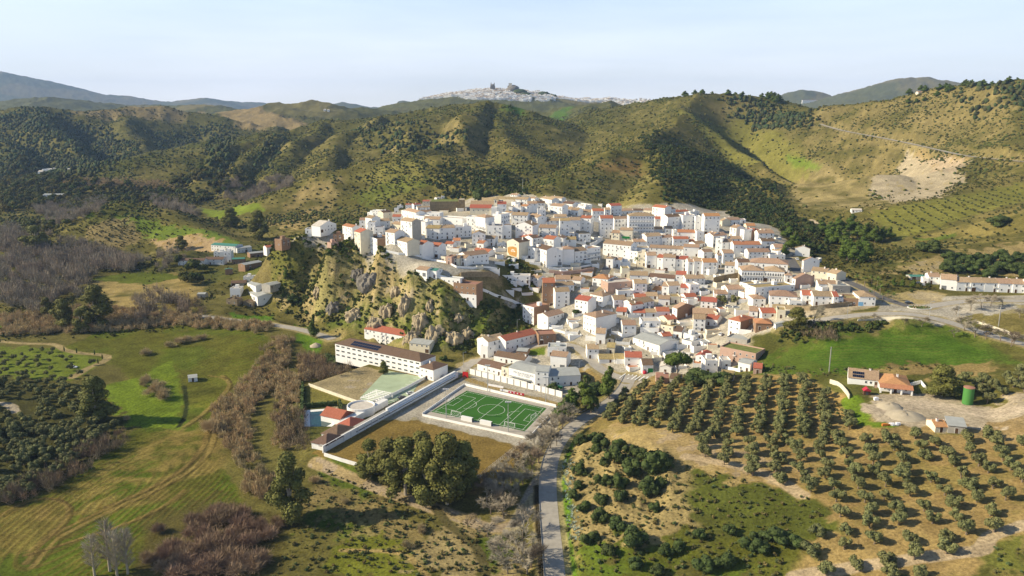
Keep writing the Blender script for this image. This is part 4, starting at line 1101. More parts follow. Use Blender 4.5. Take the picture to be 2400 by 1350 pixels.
# ---------------------------------------------------------------- put the houses up, each with a label of its own
LM = [('the old church', 1130, 485), ('the castle wall', 1035, 492), ('the mural house', 1200, 585), ('the cliff-edge brick block', 870, 590), ('the cream tower house', 842, 570),
 ('the three-balcony block', 1502, 530), ('the curved retaining wall', 1340, 625), ('the long terrace house', 1380, 595), ('the green-screened cream tower', 1465, 555), ('the street-bend long house', 1445, 590),
 ('the six-window long house', 1560, 590), ('the curved white yard wall', 1670, 640), ('the dark-window grid block', 1750, 580), ('the hipped upper row', 1800, 625), ('the twin long houses', 1787, 645), ('the pink end wall house', 1865, 675),
 ('the arched-window villa', 1834, 705), ('the plaza pyramid-roof house', 1779, 708), ('the red-hip brown-side house', 1720, 760), ('the blue-door corner house', 2030, 700), ('the roof car park', 1452, 670), ('the narrow pinkish house', 1500, 675),
 ('the bare-sided white gable', 1582, 733), ('the gallery-balcony big house', 1385, 760), ('the green-roofed white warehouse', 1515, 810), ('the detached red-roofed house', 1483, 850), ('the green garage door', 1520, 865), ('the round stone pine', 1587, 850),
 ('the grass-roofed brick hall', 1730, 830), ('the sports hall', 1220, 885), ('the brown brick tower', 1285, 680), ('the unfinished brick building', 1093, 690), ('the village entrance row', 1195, 810), ('the school', 900, 830), ('the red-curved-roof hall', 905, 790),
 ('the cliff-top green roof', 1012, 635), ('the hillside brick ruin shed', 660, 570), ('the green-roofed warehouse', 525, 580), ('the grey-roofed barn', 600, 700), ('the ridge-end white gable', 775, 530), ('the roundabout', 2150, 720), ('the farmhouse', 2020, 880),
 ('the tall grey-sided house', 965, 555), ('the slim red-roofed house', 1175, 490), ('the salmon-pink house', 1052, 615), ('the arched-door hip house', 1370, 555), ('the steep shaded street', 1860, 620)]
WN = {'w': 'white', 'v': 'pale grey', 'y': 'cream', 'p': 'pinkish', 'b': 'brown brick', 's': 'stone', 'c': 'grey concrete'}
RN = {'t': 'tan tiled', 'o': 'orange tiled', 'r': 'red', 'd': 'dark brown', 'y': 'yellowish tiled', 'w': 'flat pale', 'c': 'grey sheet', 'G': 'green', 'p': 'flat reddish', 'm': 'grassy'}
SN = {1: 'low', 2: 'two-storey', 3: 'three-storey', 4: 'tall', 5: 'tall'}
ON = ['', 'second ', 'third ', 'fourth ', 'fifth ', 'sixth ', 'seventh ', 'eighth ']
def direction(du, dv):
    a = math.degrees(math.atan2(-dv*1.6, du)) % 360
    return ['right of', 'upper-right of', 'above', 'upper-left of', 'left of', 'lower-left of', 'below', 'lower-right of'][int((a+22.5)//45) % 8]
seen = {}
for hd in sorted(HOUSES, key=lambda d: 0 if d['lab'] else 1):
    if hd['lab']: hd['label'] = hd['lab'][0:]; continue
    near = sorted(((math.hypot(hd['u']-u, (hd['v']-v)*1.6), n, hd['u']-u, hd['v']-v) for n, u, v in LM))
    hd['near'] = near
todo = sorted([d for d in HOUSES if not d['lab']], key=lambda d: d['near'][0][0])
for hd in todo:
    fl = min(max(1, round(hd['h']/2.9)), 5); base = f"{SN[fl]} {WN[hd['wf']]} house with {RN[hd['rc']]} roof"
    for k in range(6):
        ds, n, du, dv = hd['near'][k]; ph = f"{direction(du, dv)} {n}"
        key_ = (base, ph); c_ = seen.get(key_, 0)
        if c_ == 0 or k == 5:
            seen[key_] = c_+1; hd['label'] = f"{base}, {ON[min(c_, 7)]}{ph}"; break
PLAIN = {'L', 'Q', 'P', 'O', 'R'}
for hd in HOUSES:
    op = {}; lab = hd['lab'] or ''
    wm = math.hypot(hd['pb'][0]-hd['pa'][0], hd['pb'][1]-hd['pa'][1])
    nm = 'house'; cat = 'house'
    if hd['rc'] in 'cGm' or 'hall' in lab or 'shed' in lab or 'warehouse' in lab or 'barn' in lab or 'garage' in lab:
        op['nochim'] = 1; op['skip'] = .4
        for w_ in ('hall', 'warehouse', 'barn', 'shed', 'garage', 'hut'):
            if w_ in lab: nm = cat = w_; break
    if 'chapel' in lab: nm = cat = 'chapel'; op['nochim'] = 1
    if 'school' in lab: nm = cat = 'school'; op.update(cols=15, win=3, skip=0, nochim=1, nodoor=1)
    if 'unfinished brick building' in lab: nm = cat = 'building'; op.update(cols=4, win=1, skip=0)
    if 'twin' in lab: op.update(cols=8, win=2, skip=.05)
    if 'largest block' in lab: op.update(cols=9, win=1, skip=0)
    if 'dark windows' in lab: op.update(cols=5, win=1, skip=.15)
    if 'six small' in lab: op.update(cols=7, win=0, skip=.1)
    if 'farmhouse' in lab: op.update(cols=6, win=1)
    if 'mural' in lab: op['blank'] = 1
    if 'sports hall' in lab or 'yard' in lab: op['blank'] = 1
    if 'arched front door' in lab: op.update(cols=3)
    if 'largest white house' in lab: op.update(cols=4, win=0)
    if 'green double door' in lab: op.update(door=door_mesh(2.8, 2.5, 'door_green'), cols=2)
    if 'blue garage' in lab: op.update(door=door_mesh(2.6, 2.2, 'door_blue'), cols=4)
    if 'grid of four' in lab: op['cols'] = 2
    if hd['key'] == 'L': op['skip'] = .5; op['nochim'] = 1
    if hd['key'] in 'QR': op['skip'] = .6
    if hd['h'] < 3 or hd['rt'] == 'f' and hr.random() < .1: op['skip'] = .45
    o = house(hd['pa'], hd['pb'], hd['h'], hd['D'], hd['rt'], hd['rc'], hd['wf'], hd['ws'], hr, op, nm)
    l = hd['label']; l = l[4:] if l.startswith('the ') else l
    tag(o, l, cat, 'houses of the white hill village' if nm == 'house' and hd['key'] in 'ABCDEFGHIJK' else None)
    hd['o'] = o; hd['W'] = max(wm, 2.2)
def find(s): return [d for d in HOUSES if d['lab'] and s in d['lab']][0]
# balconies, arcades and other marks of single houses
def on(hd, name, b, label=None, x=0, y=0, z=0):
    o = link(name, b.mesh(name) if isinstance(b, MB) else b, hd['o'], (x, y, z))
    if label: o['label'] = label
    return o
d = find('largest block'); W = d['W']
for k_ in (1, 2, 3):
    b = MB(); z = d['h']*k_/4+.1; b.box(-W/2, W/2, -1.3, -.02, z-.15, z, 'white')
    for i in range(40): x = -W/2+.2+(W-.4)*i/39; b.box(x-.03, x+.03, -1.28, -1.22, z, z+.95, 'iron')
    b.box(-W/2, W/2, -1.3, -1.2, z+.95, z+1.02, 'iron'); on(d, 'balcony', b)
for s_, n_ in (('row of iron balconies', 2), ('pyramid-roofed tower', 1)):
    d = find(s_); W = d['W']
    for k_ in range(n_):
        b = MB(); z = d['h']*(k_+.5)/n_*.75; b.box(-W/2, W/2, -1.2, -.02, z-.15, z, 'white')
        for i in range(30): x = -W/2+.2+(W-.4)*i/29; b.box(x-.03, x+.03, -1.18, -1.12, z, z+.95, 'iron')
        b.box(-W/2, W/2, -1.2, -1.1, z+.95, z+1.02, 'iron'); on(d, 'balcony', b)
d = find('mural'); W = d['W']
b = MB(); ang_ = [(-.42, .30), (-.28, .12), (.05, .08), (.30, .05), (.36, .35), (.32, .66), (.0, .70), (-.25, .66), (-.44, .58)]
b.poly([(x*W, -.03, z*d['h']) for x, z in ang_]+[(x*W, -.005, z*d['h']) for x, z in ang_], [tuple(range(9))], 'mural'); on(d, 'mural', b, 'orange painted patch on the gable wall')
b = MB()
for i in range(3): b.box(-W*.15+i*W*.13, -W*.15+i*W*.13+W*.08, -.06, -.035, d['h']*.36, d['h']*.42, 'white')
b.box(-W*.1, W*.12, -.06, -.035, d['h']*.46, d['h']*.5, 'white'); on(d, 'mural_figure', b)
on(d, 'window', WM[1], x=W*.2, z=d['h']*.78)
b = MB()
for s in (-.25, .2, .42): b.box(s*W-.5, s*W+.5, -.02, 0, 1, d['h']-1.5, 'white_b')
d = find('green screened'); b = MB(); W = d['W']; b.box(-W*.3, W*.3, -.5, -.02, d['h']*.42, d['h']*.56, 'door_green'); on(d, 'balcony_screen', b)
# lettering and windows of the sports hall
d = find('sports hall'); W = d['W']; h_ = d['h']
def text_mesh(s, size, m, ext=.02):
    cu = bpy.data.curves.new('letters', 'FONT'); cu.body = s; cu.size = size; cu.extrude = ext; cu.align_x = 'CENTER'
    t_ = bpy.data.objects.new('letters', cu); COL.objects.link(t_); dg = bpy.context.evaluated_depsgraph_get()
    me = bpy.data.meshes.new_from_object(t_.evaluated_get(dg)); bpy.data.objects.remove(t_); me.materials.clear(); me.materials.append(M[m]); return me
for s_, zf, sz in (('PISCINA MUNICIPAL', .66, 1.5), ('DE LA TORRE', .50, 1.3)):
    o = link('lettering', text_mesh(s_, sz, 'letters'), d['o'], (W*.08, -.05, h_*zf)); o.rotation_euler = (math.pi/2, 0, 0)
b = MB(); b.box(-W*.44, W*.36, -1.6, -.02, 2.55, 2.7, 'sheet_grey'); on(d, 'canopy', b)
for i in range(7): on(d, 'window', WM[3], x=-W*.40+i*W*.115, z=.6)
d = find('unfinished brick'); b = MB(); W = d['W']; b.box(-W/2-.03, W/2+.03, -.012, .05, -4, d['h']*.42, 'white'); on(d, 'ground_floor', b)
for _d in HOUSES:
    if len(_d['label'].split()) > 16: print('LONG', _d['label'])
# church
pc = P(1135, 503); zc = pc[2]
ch = thing('church', 'old cream church with tan and red roofs and a small belfry', 'church', pc, R(-4))
wpx = lambda n, p=pc: px2m(n, p)/.985
b = MB(); x0, x1 = -wpx(33), wpx(17); b.box(x0, x1, 0, 12, -4, wpx(15), 'cream'); b.box(x0+.3, x1-.3, 3.5, 11.5, wpx(15)-.05, wpx(22), 'cream'); b.box(x1, x1+wpx(13), -3, 12, -4, wpx(18), 'white_b'); link('wall', b.mesh('wall'), ch)
b = MB(); z = wpx(15); b.poly([(x0-.2, -.4, z-.1), (x1+.0, -.4, z-.1), (x1+.0, 3.4, z+2.4), (x0-.2, 3.4, z+2.4), (x0-.2, -.4, z+.1), (x1+.0, -.4, z+.1), (x1+.0, 3.4, z+2.6), (x0-.2, 3.4, z+2.6)], [(4, 5, 6, 7), (0, 3, 2, 1), (0, 1, 5, 4), (1, 2, 6, 5), (2, 3, 7, 6), (3, 0, 4, 7)], 'tile_red'); link('aisle_roof', b.mesh('aisle_roof'), ch)
b = MB(); z = wpx(22); b.poly([(x0, 3.2, z-.1), (x1+wpx(12), 3.2, z-.1), (x1+wpx(12), 12.2, z-.1), (x0, 12.2, z-.1), (x0, 7.6, z+2.8), (x1+wpx(12), 7.6, z+2.8)], [(0, 1, 5, 4), (2, 3, 4, 5), (0, 4, 3), (1, 2, 5), (3, 2, 1, 0)], 'tile_tan'); b.box(x1+.1, x1+wpx(12)-.1, 3.5, 11.8, wpx(17), z, 'cream'); link('nave_roof', b.mesh('nave_roof'), ch)
b = MB(); bx = x1+wpx(8); b.box(bx-1.3, bx+1.3, 3.0, 3.9, wpx(20), wpx(34), 'cream'); b.prism([(bx-1.6, 2.9), (bx+1.6, 2.9), (bx+.1, 3.45), (bx-.1, 3.45)], wpx(34), wpx(35), 'stone'); b.box(bx-.5, bx+.5, 2.93, 2.99, wpx(27), wpx(32), 'glass'); link('belfry', b.mesh('belfry'), ch)
for i in range(4): link('window', WM[0], ch, (x0+3+i*4, 0, wpx(8)))
# castle wall: a square stone block full of earth, with a tower
ca_ = P(1008, 500); cb_ = at_y(1076, 500, ca_[1]+1.5); cw = math.hypot(cb_[0]-ca_[0], cb_[1]-ca_[1]); hh = px2m(27, ca_)
cs = thing('castle_wall', 'old tan stone fortress wall with grassy top left of the church', 'castle', (ca_[0], ca_[1], ca_[2]), R(3))
b = MB(); b.box(0, cw, 0, 18, -5, hh, 'stone'); link('wall', b.mesh('wall'), cs)
b = MB(); b.box(.8, cw-.8, .8, 17.4, hh-.3, hh+.12, 'moss_roof'); link('grass_top', b.mesh('grass_top'), cs)
b = MB(); b.box(cw+.02, cw+wpx(14), -2.5, 9, -5, hh+1.6, 'stone'); b.box(cw+.5, cw+wpx(13), -2, 8.5, hh+1.3, hh+1.7, 'sand'); link('tower', b.mesh('tower'), cs)
wall_thing([(1130, 474), (1165, 474), (1225, 478)], 6, 1.2, 'stone', 'ruined stone wall on the hilltop behind the slim red-roofed house', 'stone_wall', 'wall')
wall_thing([(1155, 468), (1185, 467), (1215, 470)], 3, 1, 'stone', 'broken brown rampart at the village top near the antenna', 'stone_wall', 'wall')
# retaining walls and streets edges
wall_thing([(905, 590), (935, 597), (985, 603), (1010, 610), (1050, 618), (1070, 628), (1110, 630), (1165, 632)], 1.3, .5, 'white', 'white parapet winding along the cliff-top lane above the rocks', step=5)
wall_thing([(950, 605), (1000, 613), (1020, 622)], -.2, .8, 'stone', 'tan retaining wall under the white parapet at the cliff', 'retaining_wall', 'wall', down=7)
wall_thing([(1080, 650), (1100, 648), (1130, 648), (1168, 655)], 3.2, .8, 'stone', 'curved stone bastion wall below the white parapet', 'retaining_wall', 'wall', down=4)
wall_thing([(1018, 645), (1050, 655), (1090, 667), (1120, 678), (1160, 694), (1200, 707), (1245, 720)], 1.6, .5, 'white', 'long white parapet descending diagonally across the hillside', step=5, down=3)
wall_thing([(1285, 630), (1310, 632), (1350, 630), (1397, 622)], 1.2, .5, 'white', 'white parapet along the shaded lane under the long terrace house', step=4)
wall_thing([(1287, 640), (1320, 644), (1360, 640), (1392, 634)], 2.2, .6, 'pink', 'reddish retaining wall around the dark yard below the lane', 'retaining_wall', 'wall')
wall_thing([(1383, 580), (1395, 575), (1412, 563)], 3.0, .5, 'white_b', 'grey-white wall rising along the street beside the long terrace house', step=5)
wall_thing([(1650, 642), (1662, 645), (1677, 643), (1682, 636)], 4.0, .4, 'white', 'curved white yard wall below the bright red-roofed house')
wall_thing([(1672, 663), (1700, 656), (1730, 652), (1732, 662)], 3.6, .5, 'stone', 'tan stone wall bending below the low white tower house', 'retaining_wall', 'wall')
wall_thing([(1800, 722), (1850, 724), (1900, 728), (1945, 722), (2000, 716)], 2.4, .6, 'stone', 'long brown retaining wall under the row with palm bushes', 'retaining_wall', 'wall')
wall_thing([(1830, 742), (1870, 746), (1910, 742)], 1.0, .4, 'cream', 'low cream wall beside the road above the dark thicket')
wall_thing([(1262, 770), (1310, 778), (1345, 790)], 1.3, .5, 'white', 'low white wall along the ramp above the brick garage')
wall_thing([(1260, 765), (1295, 776), (1320, 770)], 2.0, .4, 'white', 'white garden wall with shrubs below the little white row')
wall_thing([(1700, 865), (1735, 872)], 1.6, .3, 'white', 'short white wall in front of the small pink shed')
wall_thing([(2290, 757), (2330, 770), (2360, 780), (2400, 795)], 1.1, .4, 'cream', 'cream wall beside the road descending right of the roundabout')
wall_thing([(2010, 752), (2060, 749), (2110, 746), (2140, 748)], 1.0, .3, 'cream', 'low wall edging the road above the green crop field')
wall_thing([(1945, 898), (1962, 903), (1985, 925), (1990, 935)], 1.8, .4, 'cream', 'cream wall stepping down left of the farmhouse')
wall_thing([(2130, 905), (2158, 898), (2172, 915)], 1.3, .3, 'white', 'white yard wall right of the farm porch')

# yard walls and patios in the gaps between the houses
occ = np.zeros((340, 600), bool)
def markpx(u0, u1, v0, v1): occ[max(int(v0/4), 0):int(v1/4)+1, max(int(u0/4), 0):int(u1/4)+1] = True
for _d in HOUSES:
    if _d['key'] in 'ABCDEFGHIJ': markpx(_d['u']-_d['w']/2, _d['u']+_d['w']/2, _d['v']-_d['hp']/2-10, _d['v']+_d['hp']/2)
vill_ = [(850, 560), (940, 500), (1000, 500), (1300, 470), (1540, 490), (1700, 505), (1830, 560), (1900, 640), (2050, 700), (1850, 715), (1740, 790), (1690, 860), (1480, 880), (1380, 800), (1260, 780), (1290, 700), (1180, 690), (1160, 640), (1000, 600)]
yr = random.Random(21); nfill = 0
RLp = [np.array(L_)[:, :2] for L_ in RL.values()]
for _ in range(6000):
    u, v = yr.uniform(860, 2050), yr.uniform(480, 880)
    if nfill >= 150 or not poly_mask(vill_, np.array([[u]]), np.array([[v]]))[0, 0] or occ[int(v/4), int(u/4)-2:int(u/4)+3].any(): continue
    p = P(u, v)
    if min(np.hypot(L_[:, 0]-p[0], L_[:, 1]-p[1]).min() for L_ in RLp) < 6: continue
    occ[int(v/4)-3:int(v/4)+2, int(u/4)-4:int(u/4)+5] = True; nfill += 1
    w_, d_, h_ = yr.uniform(4, 9), yr.uniform(3, 6), yr.uniform(1.6, 2.8); b = MB(); m_ = yr.choice(['white', 'white', 'white', 'cream', 'white_b'])
    b.box(-w_/2, w_/2, 0, .25, -2.5, h_, m_); b.box(-w_/2, -w_/2+.25, .25, d_, -2.5, h_, m_); b.box(w_/2-.25, w_/2, .25, d_, -2.5, h_, m_)
    if yr.random() < .55: b.box(-w_/2+.25, w_/2-.25, .25, d_, h_-.5, h_-.3, yr.choice(['tile_tan', 'terrace', 'terrace', 'tile_orange', 'sheet_grey']))
    tag(link('yard_wall', b.mesh('yard_wall'), loc=p, rz=yr.uniform(-.4, .4)), 'low walled yard filling a gap between the village houses', 'yard', 'walled yards between the village houses')
# bare rock of the cliff
from mathutils import noise as mn
for (u, v, w_, h_, m_) in ((868, 668, 60, 50, 'far_rock'), (840, 650, 36, 36, 'far_rock'), (905, 740, 34, 50, 'rock'), (950, 725, 26, 60, 'rock'), (985, 770, 40, 64, 'rock'), (1020, 795, 50, 60, 'rock'), (1060, 805, 46, 46, 'rock'), (965, 800, 40, 40, 'rock'), (880, 770, 40, 44, 'rock'), (830, 745, 44, 36, 'rock'), (780, 730, 40, 40, 'far_rock'), (1095, 790, 36, 34, 'rock'), (1135, 800, 30, 24, 'rock'), (745, 690, 24, 30, 'rock'), (1010, 725, 24, 40, 'rock'), (928, 690, 26, 34, 'rock'), (1075, 750, 26, 26, 'rock')):
    p = P(u, v); W_ = px2m(w_, p)/2; H_ = px2m(h_, p)/2; b = MB(); vs = []; n = 26; sd_ = u*.13
    for j in range(n+1):
        for i in range(n*2):
            a_ = math.pi*i/n; e_ = math.pi*j/n; d_ = Vector((math.sin(e_)*math.cos(a_), math.sin(e_)*math.sin(a_), math.cos(e_)))
            k_ = 1+.40*mn.fractal(Vector((d_.x*2.2+sd_, d_.y*2.2, d_.z*.9)), 1.0, 2.1, 5); vs.append((d_.x*W_*k_, d_.y*5*k_, d_.z*H_*k_))
    b.poly(vs, [(j*n*2+i, j*n*2+(i+1) % (n*2), (j+1)*n*2+(i+1) % (n*2), (j+1)*n*2+i) for j in range(n) for i in range(n*2)], m_)
    tag(link('rock_outcrop', b.mesh('rock_outcrop'), loc=(p[0], p[1]+2.5, p[2]), rz=R((u*7) % 50-25)), ('dark grey' if m_ == 'far_rock' else 'tan')+' craggy rock outcrop in the cliff face below the village', 'rock', 'rock outcrops of the cliff')
# ---------------------------------------------------------------- sports ground, pool and school yard (all on level ground at z = 0)
def G0(u, v, z=0.0): return at_z(u, v, z)
A_, B_, C_, D_ = [Vector(G0(u, v)) for u, v in ((1010, 965), (1094, 916), (1281, 957), (1230, 1011))]
# regular rectangle through the four seen corners
def flat_poly(pts, z, m, name, kind='structure', thick=None):
    b = MB(); b.poly([(p[0], p[1], z) for p in pts], [tuple(range(len(pts)))], m); o = struct(name, b.mesh(name)); o['kind'] = kind; return o
def quadpt(s, t, z=0):   # s along A->D (long side), t along A->B
    p = (A_*(1-s)+D_*s)*(1-t) + (B_*(1-s)+C_*s)*t; return (p.x, p.y, z)
outer = [G0(*q) for q in ((988, 972), (1086, 905), (1304, 955), (1238, 1028))]
flat_poly(outer, .06, 'paving', 'paving')
b = MB(); N_ = 20
b.poly([quadpt(i/N_, j/N_, .08) for j in range(N_+1) for i in range(N_+1)], [(j*(N_+1)+i, j*(N_+1)+i+1, (j+1)*(N_+1)+i+1, (j+1)*(N_+1)+i) for j in range(N_) for i in range(N_)], 'turf')
pitch = struct('football_pitch', b.mesh('football_pitch'))
b = MB(); LW = .07
def line_q(p, q, w=LW):
    p = Vector(quadpt(*p)); q = Vector(quadpt(*q)); d = (q-p).normalized(); n = Vector((-d.y, d.x, 0))*w
    b.poly([tuple(p-n+Vector((0, 0, .09))), tuple(p+n+Vector((0, 0, .09))), tuple(q+n+Vector((0, 0, .09))), tuple(q-n+Vector((0, 0, .09)))], [(0, 1, 2, 3)], 'paint_white')
rect = [((.03, .04), (.97, .04)), ((.97, .04), (.97, .96)), ((.97, .96), (.03, .96)), ((.03, .96), (.03, .04)), ((.5, .04), (.5, .96))]
for s0, s1 in ((.03, .2), (.97, .8)):
    rect += [((s0, .2), (s1, .2)), ((s1, .2), (s1, .8)), ((s1, .8), (s0, .8))]
    k_ = s0+(s1-s0)*.42; rect += [((s0, .36), (k_, .36)), ((k_, .36), (k_, .64)), ((k_, .64), (s0, .64))]
rect += [((.27, .04), (.27, .96)), ((.73, .04), (.73, .96))]
for p, q in rect: line_q(p, q)
sl = (D_-A_).length; st = (B_-A_).length
def arc(cs, ct, r, a0, a1, n=28):
    pr = None
    for i in range(n+1):
        a = a0+(a1-a0)*i/n; c = (cs+r/sl*math.cos(a), ct+r/st*math.sin(a))
        if pr: line_q(pr, c)
        pr = c
arc(.5, .5, 7.0, 0, 2*math.pi); arc(.2, .5, 5.5, -1.3, 1.3); arc(.8, .5, 5.5, math.pi-1.3, math.pi+1.3)
link('line_marking', b.mesh('line_marking'), pitch)
def goal(s, t, ang, label):
    p = quadpt(s, t, .1); o = thing('goal', label, 'goal', p, ang, 'football goals'); b = MB()
    for x in (-2.6, 2.6): b.tube((x, 0, 0), (x, 0, 2.2), .09, .09, 'rail_white'); b.tube((x, 0, 2.2), (x, 1.3, 0), .05, .05, 'rail_white')
    b.tube((-2.6, 0, 2.2), (2.6, 0, 2.2), .09, .09, 'rail_white'); b.tube((-2.6, 1.3, 0), (2.6, 1.3, 0), .05, .05, 'rail_white'); link('goal_frame', b.mesh('goal_frame'), o)
    b = MB()
    for i in range(14): x = -2.6+i*.4; b.tube((x, 0, 2.2), (x, 1.3, 0), .012, .012, 'rail_white', 3)
    for j in range(6): k = j/6; b.tube((-2.6, 1.3*k, 2.2*(1-k)), (2.6, 1.3*k, 2.2*(1-k)), .012, .012, 'rail_white', 3)
    link('net', b.mesh('net'), o)
dirl = math.atan2((D_-A_).y, (D_-A_).x)
goal(.03, .5, dirl+math.pi/2, 'white goal at the left end of the green pitch')
goal(.97, .5, dirl-math.pi/2, 'white goal at the right end of the green pitch')
goal(.27, .03, dirl+math.pi, 'small white goal on the near touchline left of the dugouts')
goal(.84, .03, dirl+math.pi, 'small white goal on the near touchline right of the dugouts')
for i, (s_, lb) in enumerate(((.42, 'left'), (.62, 'right'))):
    p = quadpt(s_, -.055, .08); o = thing('dugout', f'white glazed dugout beside the near touchline, {lb} one of two', 'dugout', p, dirl)
    b = MB(); b.box(-3, 3, -.7, -.6, 0, 1.9, 'frame'); b.box(-3, 3, -.6, .6, 1.9, 2.0, 'frame'); b.box(-3, -2.9, -.6, .6, 0, 1.9, 'glass'); b.box(2.9, 3, -.6, .6, 0, 1.9, 'glass'); link('shelter', b.mesh('shelter'), o)
    b = MB(); b.box(-2.8, 2.8, -.5, -.1, .4, .5, 'car_grey'); link('bench', b.mesh('bench'), o)
def lamp_mast(u, v, h, label, z=0, head=True):
    p = G0(u, v, z) if z is not None else P(u, v); o = thing('floodlight_mast' if head else 'street_lamp', label, 'floodlight' if head else 'street lamp', p)
    b = MB(); b.tube((0, 0, 0), (0, 0, h), .2, .11, 'steel', 8); b.box(-1.3, 1.3, -.08, .08, h-.3, h-.1, 'steel'); link('pole', b.mesh('pole'), o)
    b = MB()
    for x in (-1.1, -.35, .35, 1.1): b.box(x-.27, x+.27, -.35, .2, h-.1, h+.4, 'rail_white')
    link('lamp_head', b.mesh('lamp_head'), o)
lamp_mast(1046, 979, 14, 'tall floodlight mast at the near left corner of the football pitch'); lamp_mast(1191, 1012, 14, 'tall floodlight mast on the near touchline of the football pitch')
lamp_mast(1143, 918, 14, 'floodlight mast on the far touchline beside the sports hall'); lamp_mast(1279, 948, 14, 'floodlight mast at the far right corner of the pitch')
for (u, v, h, lb, zz) in ((1086, 862, 9, 'street lamp beside the red gate of the sports ground', 0), (2178, 742, 8, 'street lamp on the roundabout', None), (2244, 750, 9, 'street lamp right of the roundabout beside bare trees', None), (1985, 748, 8, 'street lamp on the road below the blue-door corner house', None), (1357, 880, 8, 'dark street lamp on the slope above the sports hall', None), (1212, 775, 7, 'street lamp on the grassy slope above the long row house', None)):
    p = G0(u, v, zz) if zz is not None else P(u, v); o = thing('street_lamp', lb, 'street lamp', p, 0, 'street lamps'); b = MB(); b.tube((0, 0, -.3), (0, 0, h), .11, .07, 'steel', 6); link('pole', b.mesh('pole'), o)
    b = MB(); b.tube((0, 0, h), (1.3, 0, h+.25), .06, .05, 'steel'); b.box(1.1, 1.8, -.14, .14, h+.15, h+.35, 'steel'); link('lamp_head', b.mesh('lamp_head'), o)
for (u, v, h, lb, zz) in ((2340, 765, 11, 'pale concrete utility pole right of the descending road', None), (1943, 872, 12, 'pale utility pole standing in the green crop field', None), (1160, 912, 0, '', 0)):
    if not h: continue
    p = P(u, v); b = MB(); b.box(-.18, .18, -.14, .14, -.5, h, 'concrete'); b.box(-.9, .9, -.08, .08, h-.6, h-.45, 'iron'); tag(link('utility_pole', b.mesh('utility_pole'), loc=p), lb, 'utility pole')
p = P(1225, 452); b = MB(); b.tube((0, 0, -.5), (0, 0, 16), .25, .1, 'steel', 6)
for z_ in (9, 12, 15): b.box(-.8, .8, -.05, .05, z_, z_+.15, 'steel')
tag(link('antenna_mast', b.mesh('antenna_mast'), loc=p), 'thin antenna mast on the village hilltop against the dark ravine', 'antenna')
# perimeter walls
def lwall(uv, h, th, m, label, name='boundary_wall', cat='wall'):
    line = [G0(*q) for q in uv]; tag(link(name, wall_mesh(line, h, th, m, .5).mesh(name)), label, cat)
lwall([(990, 972), (1088, 903)], 1.0, .3, 'white', 'low white wall on the left side of the pitch'); lwall([(1090, 904), (1303, 954)], 1.3, .3, 'white', 'low white wall with banners on the far side of the pitch')
lwall([(1304, 957), (1240, 1028)], 1.0, .3, 'white', 'low white wall on the right side of the pitch'); lwall([(1237, 1029), (990, 975)], 1.0, .3, 'white', 'low white wall on the near side of the pitch')
b = MB()
for (s0, t0), (s1, t1) in (((-.03, -.03), (1.03, -.03)), ((1.03, -.03), (1.03, 1.03)), ((1.03, 1.03), (-.03, 1.03)), ((-.03, 1.03), (-.03, -.03))):
    p = Vector(quadpt(s0, t0, .08)); q = Vector(quadpt(s1, t1, .08)); n = int((q-p).length/2.5)
    for i in range(n): c = p.lerp(q, i/n); b.tube(c, c+Vector((0, 0, 1.05)), .03, .03, 'rail_white', 4)
    b.tube(p+Vector((0, 0, 1.05)), q+Vector((0, 0, 1.05)), .035, .035, 'rail_white', 4)
tag(link('railing', b.mesh('railing')), 'thin white railing running round the green pitch', 'railing')
for u0, v0, u1, v1, lab in ((995, 965, 1090, 898, 'left'), (1092, 899, 1312, 951, 'far')):
    p, q = Vector(G0(u0, v0)), Vector(G0(u1, v1)); b = MB(); n = int((q-p).length/4)
    for i in range(n+1): c = p.lerp(q, i/n); b.tube(c, c+Vector((0, 0, 4 if lab == 'left' else 3)), .05, .05, 'steel', 4)
    tag(link('netting_posts', b.mesh('netting_posts')), f'row of thin ball-netting posts on the {lab} side of the pitch', 'fence')
# the panelled wall behind and the long white pavilion wall
line = [G0(*q) for q in ((1100, 876), (1318, 931))]; o = link('boundary_wall', wall_mesh(line, 3.0, .3, 'white', .5).mesh('boundary_wall')); tag(o, 'tall white panelled wall between the sports hall and the pitch', 'wall')
p, q = Vector(line[0]), Vector(line[1]); n_ = (q-p).normalized(); nn = Vector((n_.y, -n_.x, 0)); ang = math.atan2(n_.y, n_.x)
b = MB()
for i in range(15): c = p.lerp(q, i/14)+nn*.2; b.prism([(c.x-.2*n_.x-.05*nn.x, c.y-.2*n_.y-.05*nn.y), (c.x-.2*n_.x+.15*nn.x, c.y-.2*n_.y+.15*nn.y), (c.x+.2*n_.x+.15*nn.x, c.y+.2*n_.y+.15*nn.y), (c.x+.2*n_.x-.05*nn.x, c.y+.2*n_.y-.05*nn.y)], 0, 3.15, 'concrete')
pl = link('pillar', b.mesh('pillar'), o)
wall_thing([(1170, 885), (1200, 892), (1250, 903)], 1.5, .25, 'white', 'low white wall in front of the sports hall yard', z=0)
pa = G0(758, 1062); pb = G0(1074, 884); L = math.dist(pa[:2], pb[:2]); dx, dy = (pb[0]-pa[0])/L, (pb[1]-pa[1])/L; rz = math.atan2(dy, dx)
o = thing('grandstand', 'long stepped white grandstand wall running diagonally beside the school lane', 'grandstand', pa, rz)
b = MB(); b.box(0, L, 0, .5, -.5, 3.2, 'white'); b.box(L*.42, L*.985, .5, 1.6, -.5, 3.8, 'white_b'); link('wall', b.mesh('wall'), o)
b = MB(); b.box(0, L*.42-.02, .52, 2.6, 2.6, 2.9, 'concrete'); b.box(L*.42, L*.97, -1.2, -.02, 2.2, 2.45, 'white_b'); link('ledge', b.mesh('ledge'), o)
